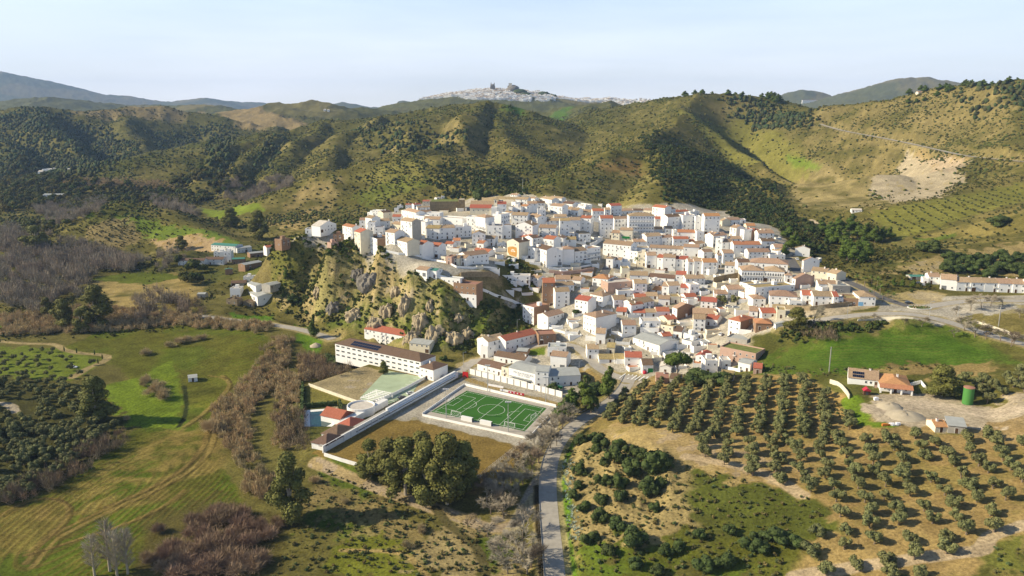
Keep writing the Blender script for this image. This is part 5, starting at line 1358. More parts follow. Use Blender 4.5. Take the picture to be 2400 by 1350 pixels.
b = MB(); b.box(L*.2, L*.97, -.06, -.01, 1.0, 1.5, 'door_grey'); link('slot_window', b.mesh('slot_window'), o)
b = MB()
for i in range(10): x = L*.03+i*L*.045; b.box(x, x+.3, -.3, -.02, 0, 3.1, 'white_b')
link('pilaster', b.mesh('pilaster'), o)
b = MB(); g_ = G0(1091, 884); b.box(-1.7, 1.7, -.1, .1, 0, 3.0, 'door_red'); tag(link('gate', b.mesh('gate'), loc=g_, rz=R(-25)), 'bright red metal gate at the top end of the grandstand', 'gate')
wall_thing([(760, 1068), (800, 1080), (852, 1094)], 1.5, .3, 'white_b', 'pale grey wall at the foot of the grandstand beside the lawn', z=0)
# perforated white fence beside the bare trees
line = [G0(*q) for q in ((1090, 1148), (1150, 1100), (1225, 1040))]; b = MB()
for a, c in zip(line[:-1], line[1:]):
    a, c = Vector(a), Vector(c); n = int((c-a).length/1.6)
    for i in range(n+1): k = a.lerp(c, i/n); b.tube(k-Vector((0, 0, .3)), k+Vector((0, 0, 1.9)), .06, .06, 'rail_white', 4)
    for z_ in (.5, 1.1, 1.8): b.tube(a+Vector((0, 0, z_)), c+Vector((0, 0, z_)), .04, .04, 'rail_white', 4)
tag(link('fence', b.mesh('fence')), 'white lattice fence under the bare trees right of the eucalyptus clump', 'fence')
# banners, benches
for (u, v, m_, lb) in ((1162, 905, 'cloth', 'left white'), (1210, 922, 'bright_red', 'red and white'), (1190, 917, 'cloth', 'middle white')):
    b = MB(); b.box(-4.5, 4.5, -.06, .0, .1, 1.25, m_)
    if m_ == 'bright_red':
        for i in range(4): b.box(-3.6+i*2, -2.9+i*2, -.09, -.061, .35, 1.0, 'cloth')
    tag(link('banner', b.mesh('banner'), loc=G0(u, v+2.5), rz=dirl), f'{lb} banner hung along the far side of the pitch', 'banner')
# school yard court and pool
flat_poly([G0(*q) for q in ((842, 934), (905, 868), (990, 884), (965, 925), (905, 950), (860, 944))], .07, 'court', 'school_court')
b = MB()
for i in range(9):
    a = Vector(G0(905+9*i, 935-7*i, .085)); c = Vector(G0(925+9*i, 940-7*i, .085)); d_ = (c-a).normalized(); n = Vector((-d_.y, d_.x, 0))*.12
    b.poly([a-n, a+n, c+n, c-n], [(0, 1, 2, 3)], 'paint_white')
struct('yard_marking', b.mesh('yard_marking'))
flat_poly([G0(*q) for q in ((713, 962), (790, 956), (791, 990), (778, 1000), (712, 1000))], .08, 'paint_white', 'pool_terrace')
flat_poly([G0(*q) for q in ((726, 966), (776, 962), (777, 993), (765, 1000), (727, 1000))], .10, 'water', 'swimming_pool')
def hedge(uv, h, w, label):
    line = resample([G0(*q) for q in uv], 1.0); b = MB(); r = random.Random(len(label))
    for p in line:
        for k in range(9):
            c = Vector((p[0]+r.uniform(-w, w)/2, p[1]+r.uniform(-w, w)/2, r.uniform(.2, h))); d_ = Vector((r.gauss(0, 1), r.gauss(0, 1), r.gauss(0, 1))).normalized()*.5; e_ = d_.orthogonal().normalized()*.5; b.poly([c-d_, c-e_, c+d_, c+e_], [(0, 1, 2, 3)], 'oak_leaf')
    for a, c in zip(line[:-1], line[1:]): 
        d_ = Vector((c[0]-a[0], c[1]-a[1], 0)); n = Vector((-d_.y, d_.x, 0)).normalized()*w*.4; A = Vector(a); Cc = Vector(c); u_ = Vector((0, 0, h*.9))
        b.poly([A-n, A+n, Cc+n, Cc-n, A-n+u_, A+n+u_, Cc+n+u_, Cc-n+u_], [(4, 7, 6, 5), (0, 1, 5, 4), (1, 2, 6, 5), (2, 3, 7, 6), (3, 0, 4, 7)], 'oak_leaf')
    tag(link('hedge', b.mesh('hedge')), label, 'hedge')
hedge([(712, 956), (791, 950)], 2.4, 1.6, 'clipped dark hedge behind the swimming pool'); hedge([(797, 948), (799, 988)], 2.4, 1.6, 'clipped hedge between the pool and the red-roofed clubhouse'); hedge([(709, 905), (708, 1000)], 2.2, 1.4, 'tall hedge left of the swimming pool')
wall_thing([(724, 905), (770, 922), (815, 938), (850, 950)], 1.6, .3, 'cream', 'yellowish wall between the pool lawn and the school yard', z=0)
wall_thing([(855, 952), (905, 936), (950, 914), (985, 895), (1003, 885)], 1.7, .25, 'white', 'white wall between the school court and the parked cars', z=0)
# clubhouse: red gable, round terrace and pergola, pyramid roofs
cl = thing('clubhouse', 'clubhouse with a red gable, round concrete terrace and pergola beside the pool', 'clubhouse', G0(832, 978), rz)
b = MB(); b.box(-11, -1, 0, 11, -.5, 3.0, 'white'); b.lathe([(6.6, -.5), (6.6, 3.2)], 'white', 28, (6, 1)); b.box(-14, 20, -4.5, -1.5, -.5, 3.0, 'white_b'); link('wall', b.mesh('wall'), cl)
b = MB(); b.poly([(-11.4, -.4, 2.9), (-.6, -.4, 2.9), (-.6, 11.4, 2.9), (-11.4, 11.4, 2.9), (-6, -.4, 5.6), (-6, 11.4, 5.6)], [(0, 1, 4), (2, 3, 5), (1, 2, 5, 4), (3, 0, 4, 5), (3, 2, 1, 0)], 'tile_red'); link('roof', b.mesh('roof'), cl)
b = MB(); b.lathe([(5.9, 3.25), (5.9, 3.35), (0.01, 3.36)], 'terrace', 28, (6, 1)); link('round_terrace', b.mesh('round_terrace'), cl)
b = MB()
for i in range(28):
    a, c = 2*math.pi*i/28, 2*math.pi*(i+1)/28; b.poly([(6+r_*math.cos(q), 1+r_*math.sin(q), z_) for q in (a, c) for r_ in (6.2, 6.6) for z_ in (3.2, 4.0)], [(0, 1, 5, 4), (2, 6, 7, 3), (1, 3, 7, 5)], 'white')
link('parapet', b.mesh('parapet'), cl)
b = MB()
for i in range(7): b.box(16+i*1.9, 16.35+i*1.9, -1, 9, 3.0, 3.3, 'white')
for y_ in (-.9, 4, 8.6): b.box(15.5, 29, y_, y_+.35, 2.7, 2.98, 'white')
for x_ in (16, 22, 28.5):
    for y_ in (-.9, 8.6): b.box(x_, x_+.35, y_, y_+.35, -.2, 2.7, 'white')
link('pergola', b.mesh('pergola'), cl)
for (u, v, s_, lb) in ((822, 1003, 5.2, 'pyramid-roofed changing pavilion nearest the round terrace'), (793, 1022, 6.0, 'middle brown-roofed changing pavilion beside the grandstand'), (768, 1043, 5.6, 'lowest brown-roofed pavilion at the end of the grandstand')):
    o = thing('pavilion', lb, 'pavilion', G0(u, v), rz, 'pavilions along the grandstand'); b = MB(); b.box(-s_, s_, -s_*.7, s_*.7, -.3, 2.8, 'white_b'); link('wall', b.mesh('wall'), o)
    b = MB(); e = s_+.5; f_ = s_*.7+.5; b.poly([(-e, -f_, 2.75), (e, -f_, 2.75), (e, f_, 2.75), (-e, f_, 2.75), (-.2, 0, 5.2), (.2, 0, 5.2)], [(0, 1, 5, 4), (1, 2, 5), (2, 3, 4, 5), (3, 0, 4), (3, 2, 1, 0)], 'tile_red' if s_ == 5.2 else 'tile_dark'); link('roof', b.mesh('roof'), o)
# solar array on the school
sc_ = find('two-storey school'); W = sc_['W']; b = MB(); D_s = sc_['D']; rise = min(D_s, W)*.5*.38
for r_ in range(2):
    for i in range(12):
        x = -W/2+11+i*1.75; y0_, y1_ = 1.2+r_*2.0, 2.9+r_*2.0; zf = lambda y: sc_['h']+rise*y/(D_s/2)+.22
        b.poly([(x, y0_, zf(y0_)), (x+1.6, y0_, zf(y0_)), (x+1.6, y1_, zf(y1_)), (x, y1_, zf(y1_))], [(0, 1, 2, 3)], 'solar')
on(sc_, 'solar_panel', b)
b = MB(); b.box(W/2-.1, W/2+11, -2, 9, -.5, 3.6, 'white'); on(sc_, 'front_wing', b)
fh = find('farmhouse'); b = MB(); W = fh['W']; rise = fh['D']*.18
for r_ in range(2):
    for i in range(6):
        x = -W*.36+i*1.05*W/16; zf = lambda y: fh['h']+rise*y/(fh['D']/2)+.2; y0_, y1_ = .5+r_*2.1, 2.2+r_*2.1
        b.poly([(x, y0_, zf(y0_)), (x+.95*W/16, y0_, zf(y0_)), (x+.95*W/16, y1_, zf(y1_)), (x, y1_, zf(y1_))], [(0, 1, 2, 3)], 'solar')
on(fh, 'solar_panel', b)
fo = find('open porch'); b = MB(); W = fo['W']
for i in range(4): x = -W/2+W*i/3; b.box(x-.3, x+.3, -2.6, -2.0, -.2, 2.4, 'white')
b.poly([(-W/2-.5, -3.0, 2.4), (W/2+.5, -3.0, 2.4), (W/2+.5, -.05, 3.4), (-W/2-.5, -.05, 3.4), (-W/2-.5, -3.0, 2.6), (W/2+.5, -3.0, 2.6), (W/2+.5, -.05, 3.6), (-W/2-.5, -.05, 3.6)], [(0, 3, 2, 1), (4, 5, 6, 7), (0, 1, 5, 4), (1, 2, 6, 5), (3, 0, 4, 7)], 'tile_orange'); on(fo, 'porch', b)
# ---------------------------------------------------------------- cars
def car_parts(body):
    b = MB(); L, Wd = 4.2, .86
    prof = [(-2.1, .35), (-2.1, .8), (-1.95, .95), (-1.2, 1.0), (1.0, .98), (1.9, .85), (2.1, .6), (2.1, .35)]
    n = len(prof); b.poly([(x, -Wd, z) for x, z in prof]+[(x, Wd, z) for x, z in prof], [tuple(range(n)), tuple(range(2*n-1, n-1, -1))]+[(i, n+i, n+(i+1) % n, (i+1) % n) for i in range(n)], body); bo = b.mesh('body')
    b = MB(); pr = [(-1.75, .96), (-1.25, 1.42), (.2, 1.45), (.95, .97)]; w2 = .72
    b.poly([(x, -Wd if z < 1 else -w2, z) for x, z in pr]+[(x, Wd if z < 1 else w2, z) for x, z in pr], [(0, 1, 2, 3), (7, 6, 5, 4), (0, 4, 5, 1), (2, 6, 7, 3)], 'glass'); b.face([(-1.25, -w2, 1.42), (.2, -w2, 1.45), (.2, w2, 1.45), (-1.25, w2, 1.42)], body)
    b.poly([(-1.27, -w2-.01, 1.43), (.22, -w2-.01, 1.46), (.22, w2+.01, 1.46), (-1.27, w2+.01, 1.43)], [(0, 1, 2, 3)], body); ca = b.mesh('cabin'); return bo, ca
CP_ = {k: car_parts('car_'+k) for k in ('white', 'dark', 'grey', 'blue', 'silver')}
b = MB(); b.tube((0, -.1, 0), (0, .1, 0), .33, .33, 'tyre', 12); b.tube((0, -.11, 0), (0, .11, 0), .17, .17, 'steel', 8); WH = b.mesh('wheel')
def car(u, v, ang, colr, lab, z=None):
    p = P(u, v) if z is None else at_z(u, v, z); o = thing('parked_car', lab, 'car', (p[0], p[1], p[2]+.1), R(ang), 'parked cars'); bo, ca = CP_[colr]; link('body', bo, o); link('cabin', ca, o)
    for x in (-1.3, 1.3):
        for y in (-.8, .8): link('wheel', WH, o, (x, y, .33))
for a in ((962, 924, 35, 'silver', 'silver car parked on the lane beside the school court wall'), (942, 934, 35, 'dark', 'dark car parked behind the silver car on the school lane'), (1042, 886, 35, 'silver', 'pale silver car parked at the upper end of the school lane'), (1056, 878, 35, 'dark', 'dark car parked at the top of the school lane'),
          (1139, 879, 15, 'blue', 'dark blue car parked in front of the sports hall yard'), (842, 848, -25, 'dark', 'dark car parked below the school windows'), (1690, 786, 55, 'white', 'white car parked beside the tall red-hip-roofed house'),
          (1868, 609, 80, 'white', 'white car parked on the steep shaded street'), (1860, 600, 80, 'grey', 'grey car parked higher on the steep shaded street'), (1440, 652, 10, 'white', 'white car parked on the roof car park'), (1450, 657, 10, 'dark', 'dark car parked on the roof car park'),
          (1655, 665, 0, 'grey', 'grey car parked under the curved white yard wall'), (1708, 720, 0, 'white', 'white van-like car parked on the stone-edged plaza'), (1725, 722, 0, 'silver', 'silver car parked right of the white one on the plaza'), (1179, 579, 5, 'white', 'white car parked above the mural house'),
          (2130, 712, -10, 'dark', 'black car driving left of the roundabout'), (2155, 666, -20, 'dark', 'dark car in the car park beside the green container'), (2167, 670, -20, 'silver', 'silver car in the car park beside the green container'), (172, 863, 0, 'white', 'white car parked in the clearing beside the path with cypresses'),
          (403, 737, 5, 'dark', 'dark car parked at the left end of the valley road'), (2225, 926, -10, 'dark', 'dark car parked in the shade of the big farm tree'), (2316, 784, -20, 'dark', 'dark car on the road descending right of the roundabout'), (1378, 712, 60, 'dark', 'dark car parked in the lane beside the hip-roofed house'), (320, 634, 0, 'dark', 'dark pickup parked beside the green shed on the valley floor')): car(*a)
# ---------------------------------------------------------------- farm and roadside things
p = P(2267, 946); o = thing('water_tank', 'tall green cylindrical water tank with a rusty top beside the farm tree', 'water tank', p); b = MB(); b.lathe([(2.0, -.5), (2.0, 6.8)], 'tank_green', 24); link('tank', b.mesh('tank'), o); b = MB(); b.lathe([(2.1, 6.8), (2.1, 7.1), (.3, 7.5)], 'tank_top', 24); link('lid', b.mesh('lid'), o)
p = P(2032, 926); o = thing('kennel', 'small dark red wooden playhouse in front of the farmhouse yard', 'playhouse', p, R(-8)); b = MB(); b.box(-1.3, 1.3, 0, 2, 0, 1.9, 'wood'); b.box(-.4, .4, -.03, 0, 0, 1.4, 'glass'); link('wall', b.mesh('wall'), o)
b = MB(); b.poly([(-1.6, -.4, 1.8), (1.6, -.4, 1.8), (1.6, 2.4, 1.8), (-1.6, 2.4, 1.8), (0, -.4, 3.1), (0, 2.4, 3.1)], [(0, 1, 4), (2, 3, 5), (1, 2, 5, 4), (3, 0, 4, 5), (3, 2, 1, 0)], 'bright_red'); link('roof', b.mesh('roof'), o)
p = P(2053, 938); b = MB(); b.box(-.8, .8, -.6, .6, 0, 1.2, 'cloth'); b.box(-.3, .3, -.3, .3, 1.2, 1.4, 'cloth'); tag(link('water_container', b.mesh('water_container'), loc=p), 'small white water container on the farm track verge', 'container')
for (u, v, s_, lb) in ((2085, 953, 4.6, 'upper pale gravel heap in the farm yard'), (2120, 975, 6.0, 'larger pale gravel heap in the middle of the farm yard'), (740, 810, 3, 'small sand heap at the bend of the valley road')):
    p = P(u, v); b = MB(); b.lathe([(s_*1.2, -.4), (s_*.95, .5), (s_*.55, 1.25), (s_*.2, 1.7), (.1, 1.75)], 'sand', 18); me = b.mesh('gravel_heap', True); rr = random.Random(u)
    for vv in me.vertices: vv.co.x *= 1+rr.uniform(-.1, .25); vv.co.z *= 1+rr.uniform(-.25, .15)
    tag(link('gravel_heap', me, loc=p), lb, 'gravel heap')
for (u, v, m_, lb) in ((2080, 997, 'orange', 'orange tarpaulin bundle beside the olive grove'), (2098, 996, 'cloth', 'white pile of sacks beside the orange bundle')):
    b = MB(); r_ = random.Random(u)
    for i in range(7): x = r_.uniform(-1.6, 1.6); y = r_.uniform(-.6, .6); s_ = r_.uniform(.4, .8); b.box(x-s_, x+s_, y-s_*.6, y+s_*.6, -.2, s_*1.1, m_)
    tag(link('bundle', b.mesh('bundle'), loc=P(u, v)), lb, 'bundle')
p = P(1511, 876); b = MB(); b.lathe([(.9, 0), (1.05, .9), (.8, 1.5), (.2, 1.7)], 'bright_red', 14); tag(link('recycling_bin', b.mesh('recycling_bin', True), loc=p), 'bright pink-red rounded recycling bin beside the garage with green door', 'bin')
for i, (u, v) in enumerate(((1303, 908), (1309, 909), (1315, 911))):
    b = MB(); b.box(-.7, .7, -.5, .5, .1, 1.2, 'door_green'); b.box(-.75, .75, -.55, .55, 1.2, 1.35, 'sheet_green'); tag(link('waste_bin', b.mesh('waste_bin'), loc=P(u, v)), ('leftmost', 'middle', 'rightmost')[i]+' green waste bin by the sports hall corner', 'bin', 'green waste bins')
o = thing('clothes_line', 'washing line with white sheets in front of the farmhouse', 'washing line', P(2046, 912), R(-20)); b = MB()
for x in (0, 9): b.tube((x, 0, 0), (x, 0, 1.9), .05, .05, 'steel')
b.tube((0, 0, 1.85), (9, 0, 1.85), .02, .02, 'steel', 3); link('line', b.mesh('line'), o)
b = MB()
for i in range(7): b.box(.5+i*1.2, 1.4+i*1.2, -.02, .02, .6+.3*(i % 2), 1.83, 'cloth' if i % 3 else 'pink')
link('laundry', b.mesh('laundry'), o)
# roundabout island
p = P(2155, 721); o = thing('roundabout_island', 'oval planted roundabout island with a pale kerb', 'roundabout', p); b = MB(); b.poly([(6.5*math.cos(a)*(1), 4.2*math.sin(a), z) for z in (-.5, .22) for a in [2*math.pi*i/24 for i in range(24)]], [(i, (i+1) % 24, 24+(i+1) % 24, 24+i) for i in range(24)]+[tuple(range(24, 48))], 'white_b'); link('kerb', b.mesh('kerb'), o)
b = MB(); b.poly([(6.0*math.cos(a), 3.8*math.sin(a), .24) for a in [2*math.pi*i/24 for i in range(24)]], [tuple(range(24))], 'moss_roof')
rr = random.Random(3)
for i in range(60): a = rr.uniform(0, 6.28); q_ = rr.random()**.5; c = Vector((5*q_*math.cos(a), 3*q_*math.sin(a), .5)); b.tube(c-Vector((0, 0, .3)), c+Vector((0, 0, .4)), .45, .05, 'oak_leaf' if i % 4 else 'pink', 5)
link('planting', b.mesh('planting'), o)
# guard rails of the main road, playground shade on the court above the plaza
for off, lb in ((4.4, 'left'), (-4.3, 'right')):
    if off < 0: continue
    L = side_line(RL['main'], off-.4); b = MB()
    for i in range(0, len(L)-1):
        a, c = Vector(L[i]), Vector(L[i+1]); b.tube(a-Vector((0, 0, .3)), a+Vector((0, 0, .8)), .07, .07, 'iron', 4); b.box(0, 0, 0, 0, 0, 0, 'iron'); d_ = c-a
        b.poly([a+Vector((0, 0, .5)), c+Vector((0, 0, .5)), c+Vector((0, 0, .8)), a+Vector((0, 0, .8))], [(0, 1, 2, 3)], 'steel')
    tag(link('guard_rail', b.mesh('guard_rail')), 'dark metal guard rail along the left side of the main road', 'guard rail')

# projecting gabled bays of the terraced row at the right, zebra crossing of the plaza
for d in HOUSES:
    if d['key'] != 'N' or d['W'] < 12 or 'G' in d['rc'] or d['h'] < 3: continue
    W = d['W']; w_ = W*.36; x0 = -W/2+W*.08; h_ = d['h']*.86; b = MB(); b.poly([(x0, -2.4, -2.5), (x0+w_, -2.4, -2.5), (x0+w_, -2.4, h_), (x0+w_/2, -2.4, h_+w_*.2), (x0, -2.4, h_), (x0, -.02, -2.5), (x0+w_, -.02, -2.5), (x0+w_, -.02, h_), (x0+w_/2, -.02, h_+w_*.2), (x0, -.02, h_)], [(0, 1, 2, 3, 4), (0, 4, 9, 5), (1, 6, 7, 2), (9, 8, 7, 6, 5)], 'white'); on(d, 'bay', b)
    b = MB(); b.poly([(x0-.25, -2.7, h_-.05), (x0+w_/2, -2.7, h_+w_*.2+.05), (x0+w_+.25, -2.7, h_-.05), (x0-.25, .5, h_-.05), (x0+w_/2, .5, h_+w_*.2+.05), (x0+w_+.25, .5, h_-.05), (x0-.25, -2.7, h_+.1), (x0+w_/2, -2.7, h_+w_*.2+.2), (x0+w_+.25, -2.7, h_+.1), (x0-.25, .5, h_+.1), (x0+w_/2, .5, h_+w_*.2+.2), (x0+w_+.25, .5, h_+.1)], [(6, 7, 10, 9), (7, 8, 11, 10), (0, 1, 7, 6), (1, 2, 8, 7), (0, 6, 9, 3), (2, 5, 11, 8)], 'tile_tan'); on(d, 'bay_roof', b)
    on(d, 'garage_door', door_mesh(2.2, 2.3, 'wood'), x=x0+w_/2, y=-2.4); on(d, 'window', WM[1], x=x0+w_/2, y=-2.4, z=h_*.62)
b = MB()
for i in range(7):
    p = P(1452+i*9, 886+i*1.2); q = P(1466+i*9, 876+i*1.2); d_ = (Vector(q)-Vector(p)); d_.z = 0; d_.normalize(); n = Vector((-d_.y, d_.x, 0))*.3; a, c = Vector(p), Vector(q); u_ = Vector((0, 0, .13))
    b.poly([a-n+u_, a+n+u_, c+n+u_, c-n+u_], [(0, 1, 2, 3)], 'paint_white')
struct('road_marking', b.mesh('road_marking'))
# ---------------------------------------------------------------- vegetation
def ico(sub=1):
    t = (1+5**.5)/2; v = [(-1, t, 0), (1, t, 0), (-1, -t, 0), (1, -t, 0), (0, -1, t), (0, 1, t), (0, -1, -t), (0, 1, -t), (t, 0, -1), (t, 0, 1), (-t, 0, -1), (-t, 0, 1)]
    f = [(0, 11, 5), (0, 5, 1), (0, 1, 7), (0, 7, 10), (0, 10, 11), (1, 5, 9), (5, 11, 4), (11, 10, 2), (10, 7, 6), (7, 1, 8), (3, 9, 4), (3, 4, 2), (3, 2, 6), (3, 6, 8), (3, 8, 9), (4, 9, 5), (2, 4, 11), (6, 2, 10), (8, 6, 7), (9, 8, 1)]
    v = [np.array(p)/np.linalg.norm(p) for p in v]
    for _ in range(sub):
        c = {}; nf = []
        def mid(a, b):
            k = (min(a, b), max(a, b))
            if k not in c: m = v[a]+v[b]; v.append(m/np.linalg.norm(m)); c[k] = len(v)-1
            return c[k]
        for a, b, d in f: x, y, z = mid(a, b), mid(b, d), mid(d, a); nf += [(a, x, z), (b, y, x), (d, z, y), (x, y, z)]
        f = nf
    return np.array(v), np.array(f)
I0, I1, I2 = ico(0), ico(1), ico(2)
def raw_mesh(name, V, Fc, mats, mi=None, smooth=False, col=None):
    k = Fc.shape[1]; me = bpy.data.meshes.new(name); me.vertices.add(len(V)); me.vertices.foreach_set('co', V.astype(np.float32).ravel())
    me.loops.add(Fc.size); me.loops.foreach_set('vertex_index', Fc.astype(np.int32).ravel()); me.polygons.add(len(Fc))
    me.polygons.foreach_set('loop_start', np.arange(0, Fc.size, k, dtype=np.int32)); me.polygons.foreach_set('loop_total', np.full(len(Fc), k, np.int32))
    if smooth: me.polygons.foreach_set('use_smooth', np.ones(len(Fc), bool))
    for m in mats: me.materials.append(M[m])
    if mi is not None: me.polygons.foreach_set('material_index', mi.astype(np.int32))
    me.update(calc_edges=True)
    if col is not None: a = me.color_attributes.new('tint', 'FLOAT_COLOR', 'POINT'); a.data.foreach_set('color', np.concatenate([col, np.ones((len(col), 1))], 1).astype(np.float32).ravel())
    return me
def crown_arrays(lobes, nleaf, leaf, seed, body=.82, sub=I1, lump=.18, droop=0):
    g = np.random.default_rng(seed); Vs, Fs, k = [], [], 0; sv, sf = sub
    for (x, y, z, r) in lobes:
        d = 1+lump*(g.random(len(sv))*2-1); v = sv*d[:, None]*r*body; v[:, 2] *= .85; Vs.append(v+[x, y, z]); Fs.append(sf+k); k += len(sv)
    L = np.array(lobes); w = L[:, 3]**2; pick = g.choice(len(L), nleaf, p=w/w.sum()); n = g.normal(size=(nleaf, 3)); n /= np.linalg.norm(n, axis=1)[:, None]
    rr = L[pick, 3]*(1-.3*g.random(nleaf)**2+.12*g.random(nleaf)); c = L[pick, :3]+n*rr[:, None]*[1, 1, .9]; c[:, 2] -= droop*g.random(nleaf)
    u = np.cross(n, g.normal(size=(nleaf, 3))); u /= np.linalg.norm(u, axis=1)[:, None]; m = n*.75+g.normal(size=(nleaf, 3))*.5; m /= np.linalg.norm(m, axis=1)[:, None]; wv = np.cross(u, m); wv /= np.linalg.norm(wv, axis=1)[:, None]
    s = leaf*(.6+.8*g.random(nleaf)); a = c+u*s[:, None]; b = c-u*(.5*s)[:, None]+wv*(.8*s)[:, None]; d = c-u*(.5*s)[:, None]-wv*(.8*s)[:, None]
    Vs.append(np.stack([a, b, d], 1).reshape(-1, 3)); Fs.append(np.arange(nleaf*3).reshape(-1, 3)+k)
    return np.concatenate(Vs), np.concatenate(Fs)
def lobes_round(g, R_, H_, n, base, r0, r1):
    out = []
    for i in range(n):
        a = g.uniform(0, 2*math.pi); q = g.random()**.5; z = g.random(); k = math.sin(math.pi*(.18+.72*z)); out.append((R_*q*k*math.cos(a), R_*q*k*math.sin(a), base+z*H_, g.uniform(r0, r1)))
    return out
def trunk_mesh(h, r, m, seed, lean=.1, limbs=4, spread=1.0):
    g = random.Random(seed); b = MB(); t = Vector((g.uniform(-lean, lean)*h, g.uniform(-lean, lean)*h, h)); b.tube((0, 0, -.5), t, r, r*.6, m, 6)
    for i in range(limbs):
        a = 2*math.pi*i/limbs+g.uniform(-.4, .4); b.tube(t*g.uniform(.6, 1), t+Vector((math.cos(a)*spread, math.sin(a)*spread, h*g.uniform(.4, .8))), r*.5, r*.15, m, 5)
    return b.mesh('trunk')
def species(name, n, fn): return [fn(i) for i in range(n)]
def mk_olive(i):
    g = random.Random(100+i); L = [(g.uniform(-1.6, 1.6), g.uniform(-1.6, 1.6), g.uniform(1.5, 3.4), g.uniform(.55, 1.1)) for _ in range(9+i % 4)]
    V, F_ = crown_arrays(L, 1300, .25, i, .66, I1, .35); return raw_mesh('crown', V, F_, ['olive_leaf']), trunk_mesh(1.4, .28, 'bark', i, .15, 4, 1.0)
def mk_oak(i):
    g = random.Random(200+i); L = lobes_round(g, 2.0, 2.2, 12, .7, .9, 1.35); V, F_ = crown_arrays(L, 1100, .28, i, .85, I1, .25); return raw_mesh('crown', V, F_, ['oak_leaf']), trunk_mesh(1.0, .25, 'bark', i)
def mk_euc(i):
    g = random.Random(300+i); L = []
    for k in range(24):
        z = g.uniform(.13, .97); R_ = 4.6*math.sin(math.pi*min(1, .12+z*.95))**.7; a = g.uniform(0, 6.28); q = g.uniform(.25, 1); L.append((R_*q*math.cos(a), R_*q*math.sin(a), z*20, g.uniform(1.4, 2.4)))
    V, F_ = crown_arrays(L, 8000, .36, i, .6, I2, .34, 1.3); return raw_mesh('crown', V, F_, ['euc_leaf']), trunk_mesh(9, .45, 'bark_pale', i, .04, 5, 1.6)
def mk_pine(i):
    g = random.Random(400+i); L = []
    for k in range(11): z = k/10; R_ = 2.6*(1-z)**.8*.9+.5; a = g.uniform(0, 6.28); L.append((R_*.6*math.cos(a), R_*.6*math.sin(a), 3+z*8.2, R_*.75+.2))
    V, F_ = crown_arrays(L, 1500, .33, i, .78, I1, .35); return raw_mesh('crown', V, F_, ['pine_leaf']), trunk_mesh(6.5, .28, 'bark', i, .03, 3, .8)
def mk_stone(i):
    g = random.Random(500+i); L = [(3.6*math.cos(a)*q, 3.6*math.sin(a)*q, 6.5+1.8*(1-q)+g.uniform(-.5, .6), g.uniform(1.4, 2.1)) for a, q in [(g.uniform(0, 6.28), g.random()**.5) for _ in range(18)]]
    V, F_ = crown_arrays(L, 2600, .33, i, .85, I2, .25); return raw_mesh('crown', V, F_, ['pine_leaf']), trunk_mesh(5.5, .4, 'bark_pale', i, .04, 6, 2.4)
def mk_cyp(i):
    L = [(0, 0, .8+k*.75, .62*math.sin(math.pi*(.25+.7*k/8))+.12) for k in range(9)]; V, F_ = crown_arrays(L, 420, .2, i, .95, I1, .12); V[:, 2] *= .9; return raw_mesh('crown', V, F_, ['oak_leaf']), trunk_mesh(.8, .12, 'bark', i, 0, 0)
def mk_bare(i, m='twig', h=9, spread=.6, dens=3):
    g = random.Random(600+i); b = MB(); segs = []
    def grow(p, d, l, r, lev):
        q = p+d*l; b.tube(p, q, r, r*.6, m if lev > 0 else 'bark', 5 if lev < 2 else 3)
        if lev >= 4:
            for _ in range(11):
                e = (d+Vector((g.gauss(0, .6), g.gauss(0, .6), g.gauss(.1, .4)))).normalized()*g.uniform(.5, 1.1); w_ = e.orthogonal().normalized()*.024; c_ = p+d*l*g.random(); b.poly([c_-w_, c_+w_, c_+e], [(0, 1, 2)], m)
            return
        for k in range((4, 4, dens, dens)[lev]+(1 if lev < 1 else 0)):
            a = Vector((g.gauss(0, 1), g.gauss(0, 1), g.gauss(0, .5))).normalized(); dd = (d+a*spread*(1.25 if lev < 1 else 1)).normalized(); dd.z = max(dd.z, .05); grow(p+d*l*g.uniform(.55, 1), dd.normalized(), l*g.uniform(.55, .8), max(r*.5, .04), lev+1)
    grow(Vector((0, 0, -.3)), Vector((g.uniform(-.08, .08), g.uniform(-.08, .08), 1)), h*.34, h*.022, 0); me = b.mesh('branches'); return me, None
def mk_poplar(i):
    g = random.Random(650+i); b = MB(); b.tube((0, 0, -.3), (0, 0, 8.5), .16, .04, 'twig', 6)
    for k in range(46):
        z = 1.2+6.6*k/46; a = g.uniform(0, 6.28); l = (1-abs(z-3.6)/6.5)*2.6*g.uniform(.7, 1); d = Vector((math.cos(a)*.55, math.sin(a)*.55, 1)).normalized(); q = Vector((0, 0, z)); e = q+d*l; b.tube(q, e, .05, .02, 'twig', 3)
        for _ in range(26):
            c_ = q.lerp(e, g.uniform(.2, 1)); t_ = (d+Vector((g.gauss(0, .45), g.gauss(0, .45), g.gauss(.2, .3)))).normalized()*g.uniform(.4, 1.1); w_ = t_.orthogonal().normalized()*.018; b.poly([c_-w_, c_+w_, c_+t_], [(0, 1, 2)], 'twig')
    return b.mesh('branches'), None
def mk_reed(i, m='reed'):
    g = np.random.default_rng(700+i); V, F_ = fuzzy(700+i, 2600, 5.2, 4.0, .035); return raw_mesh('stems', V, F_, [m]), None
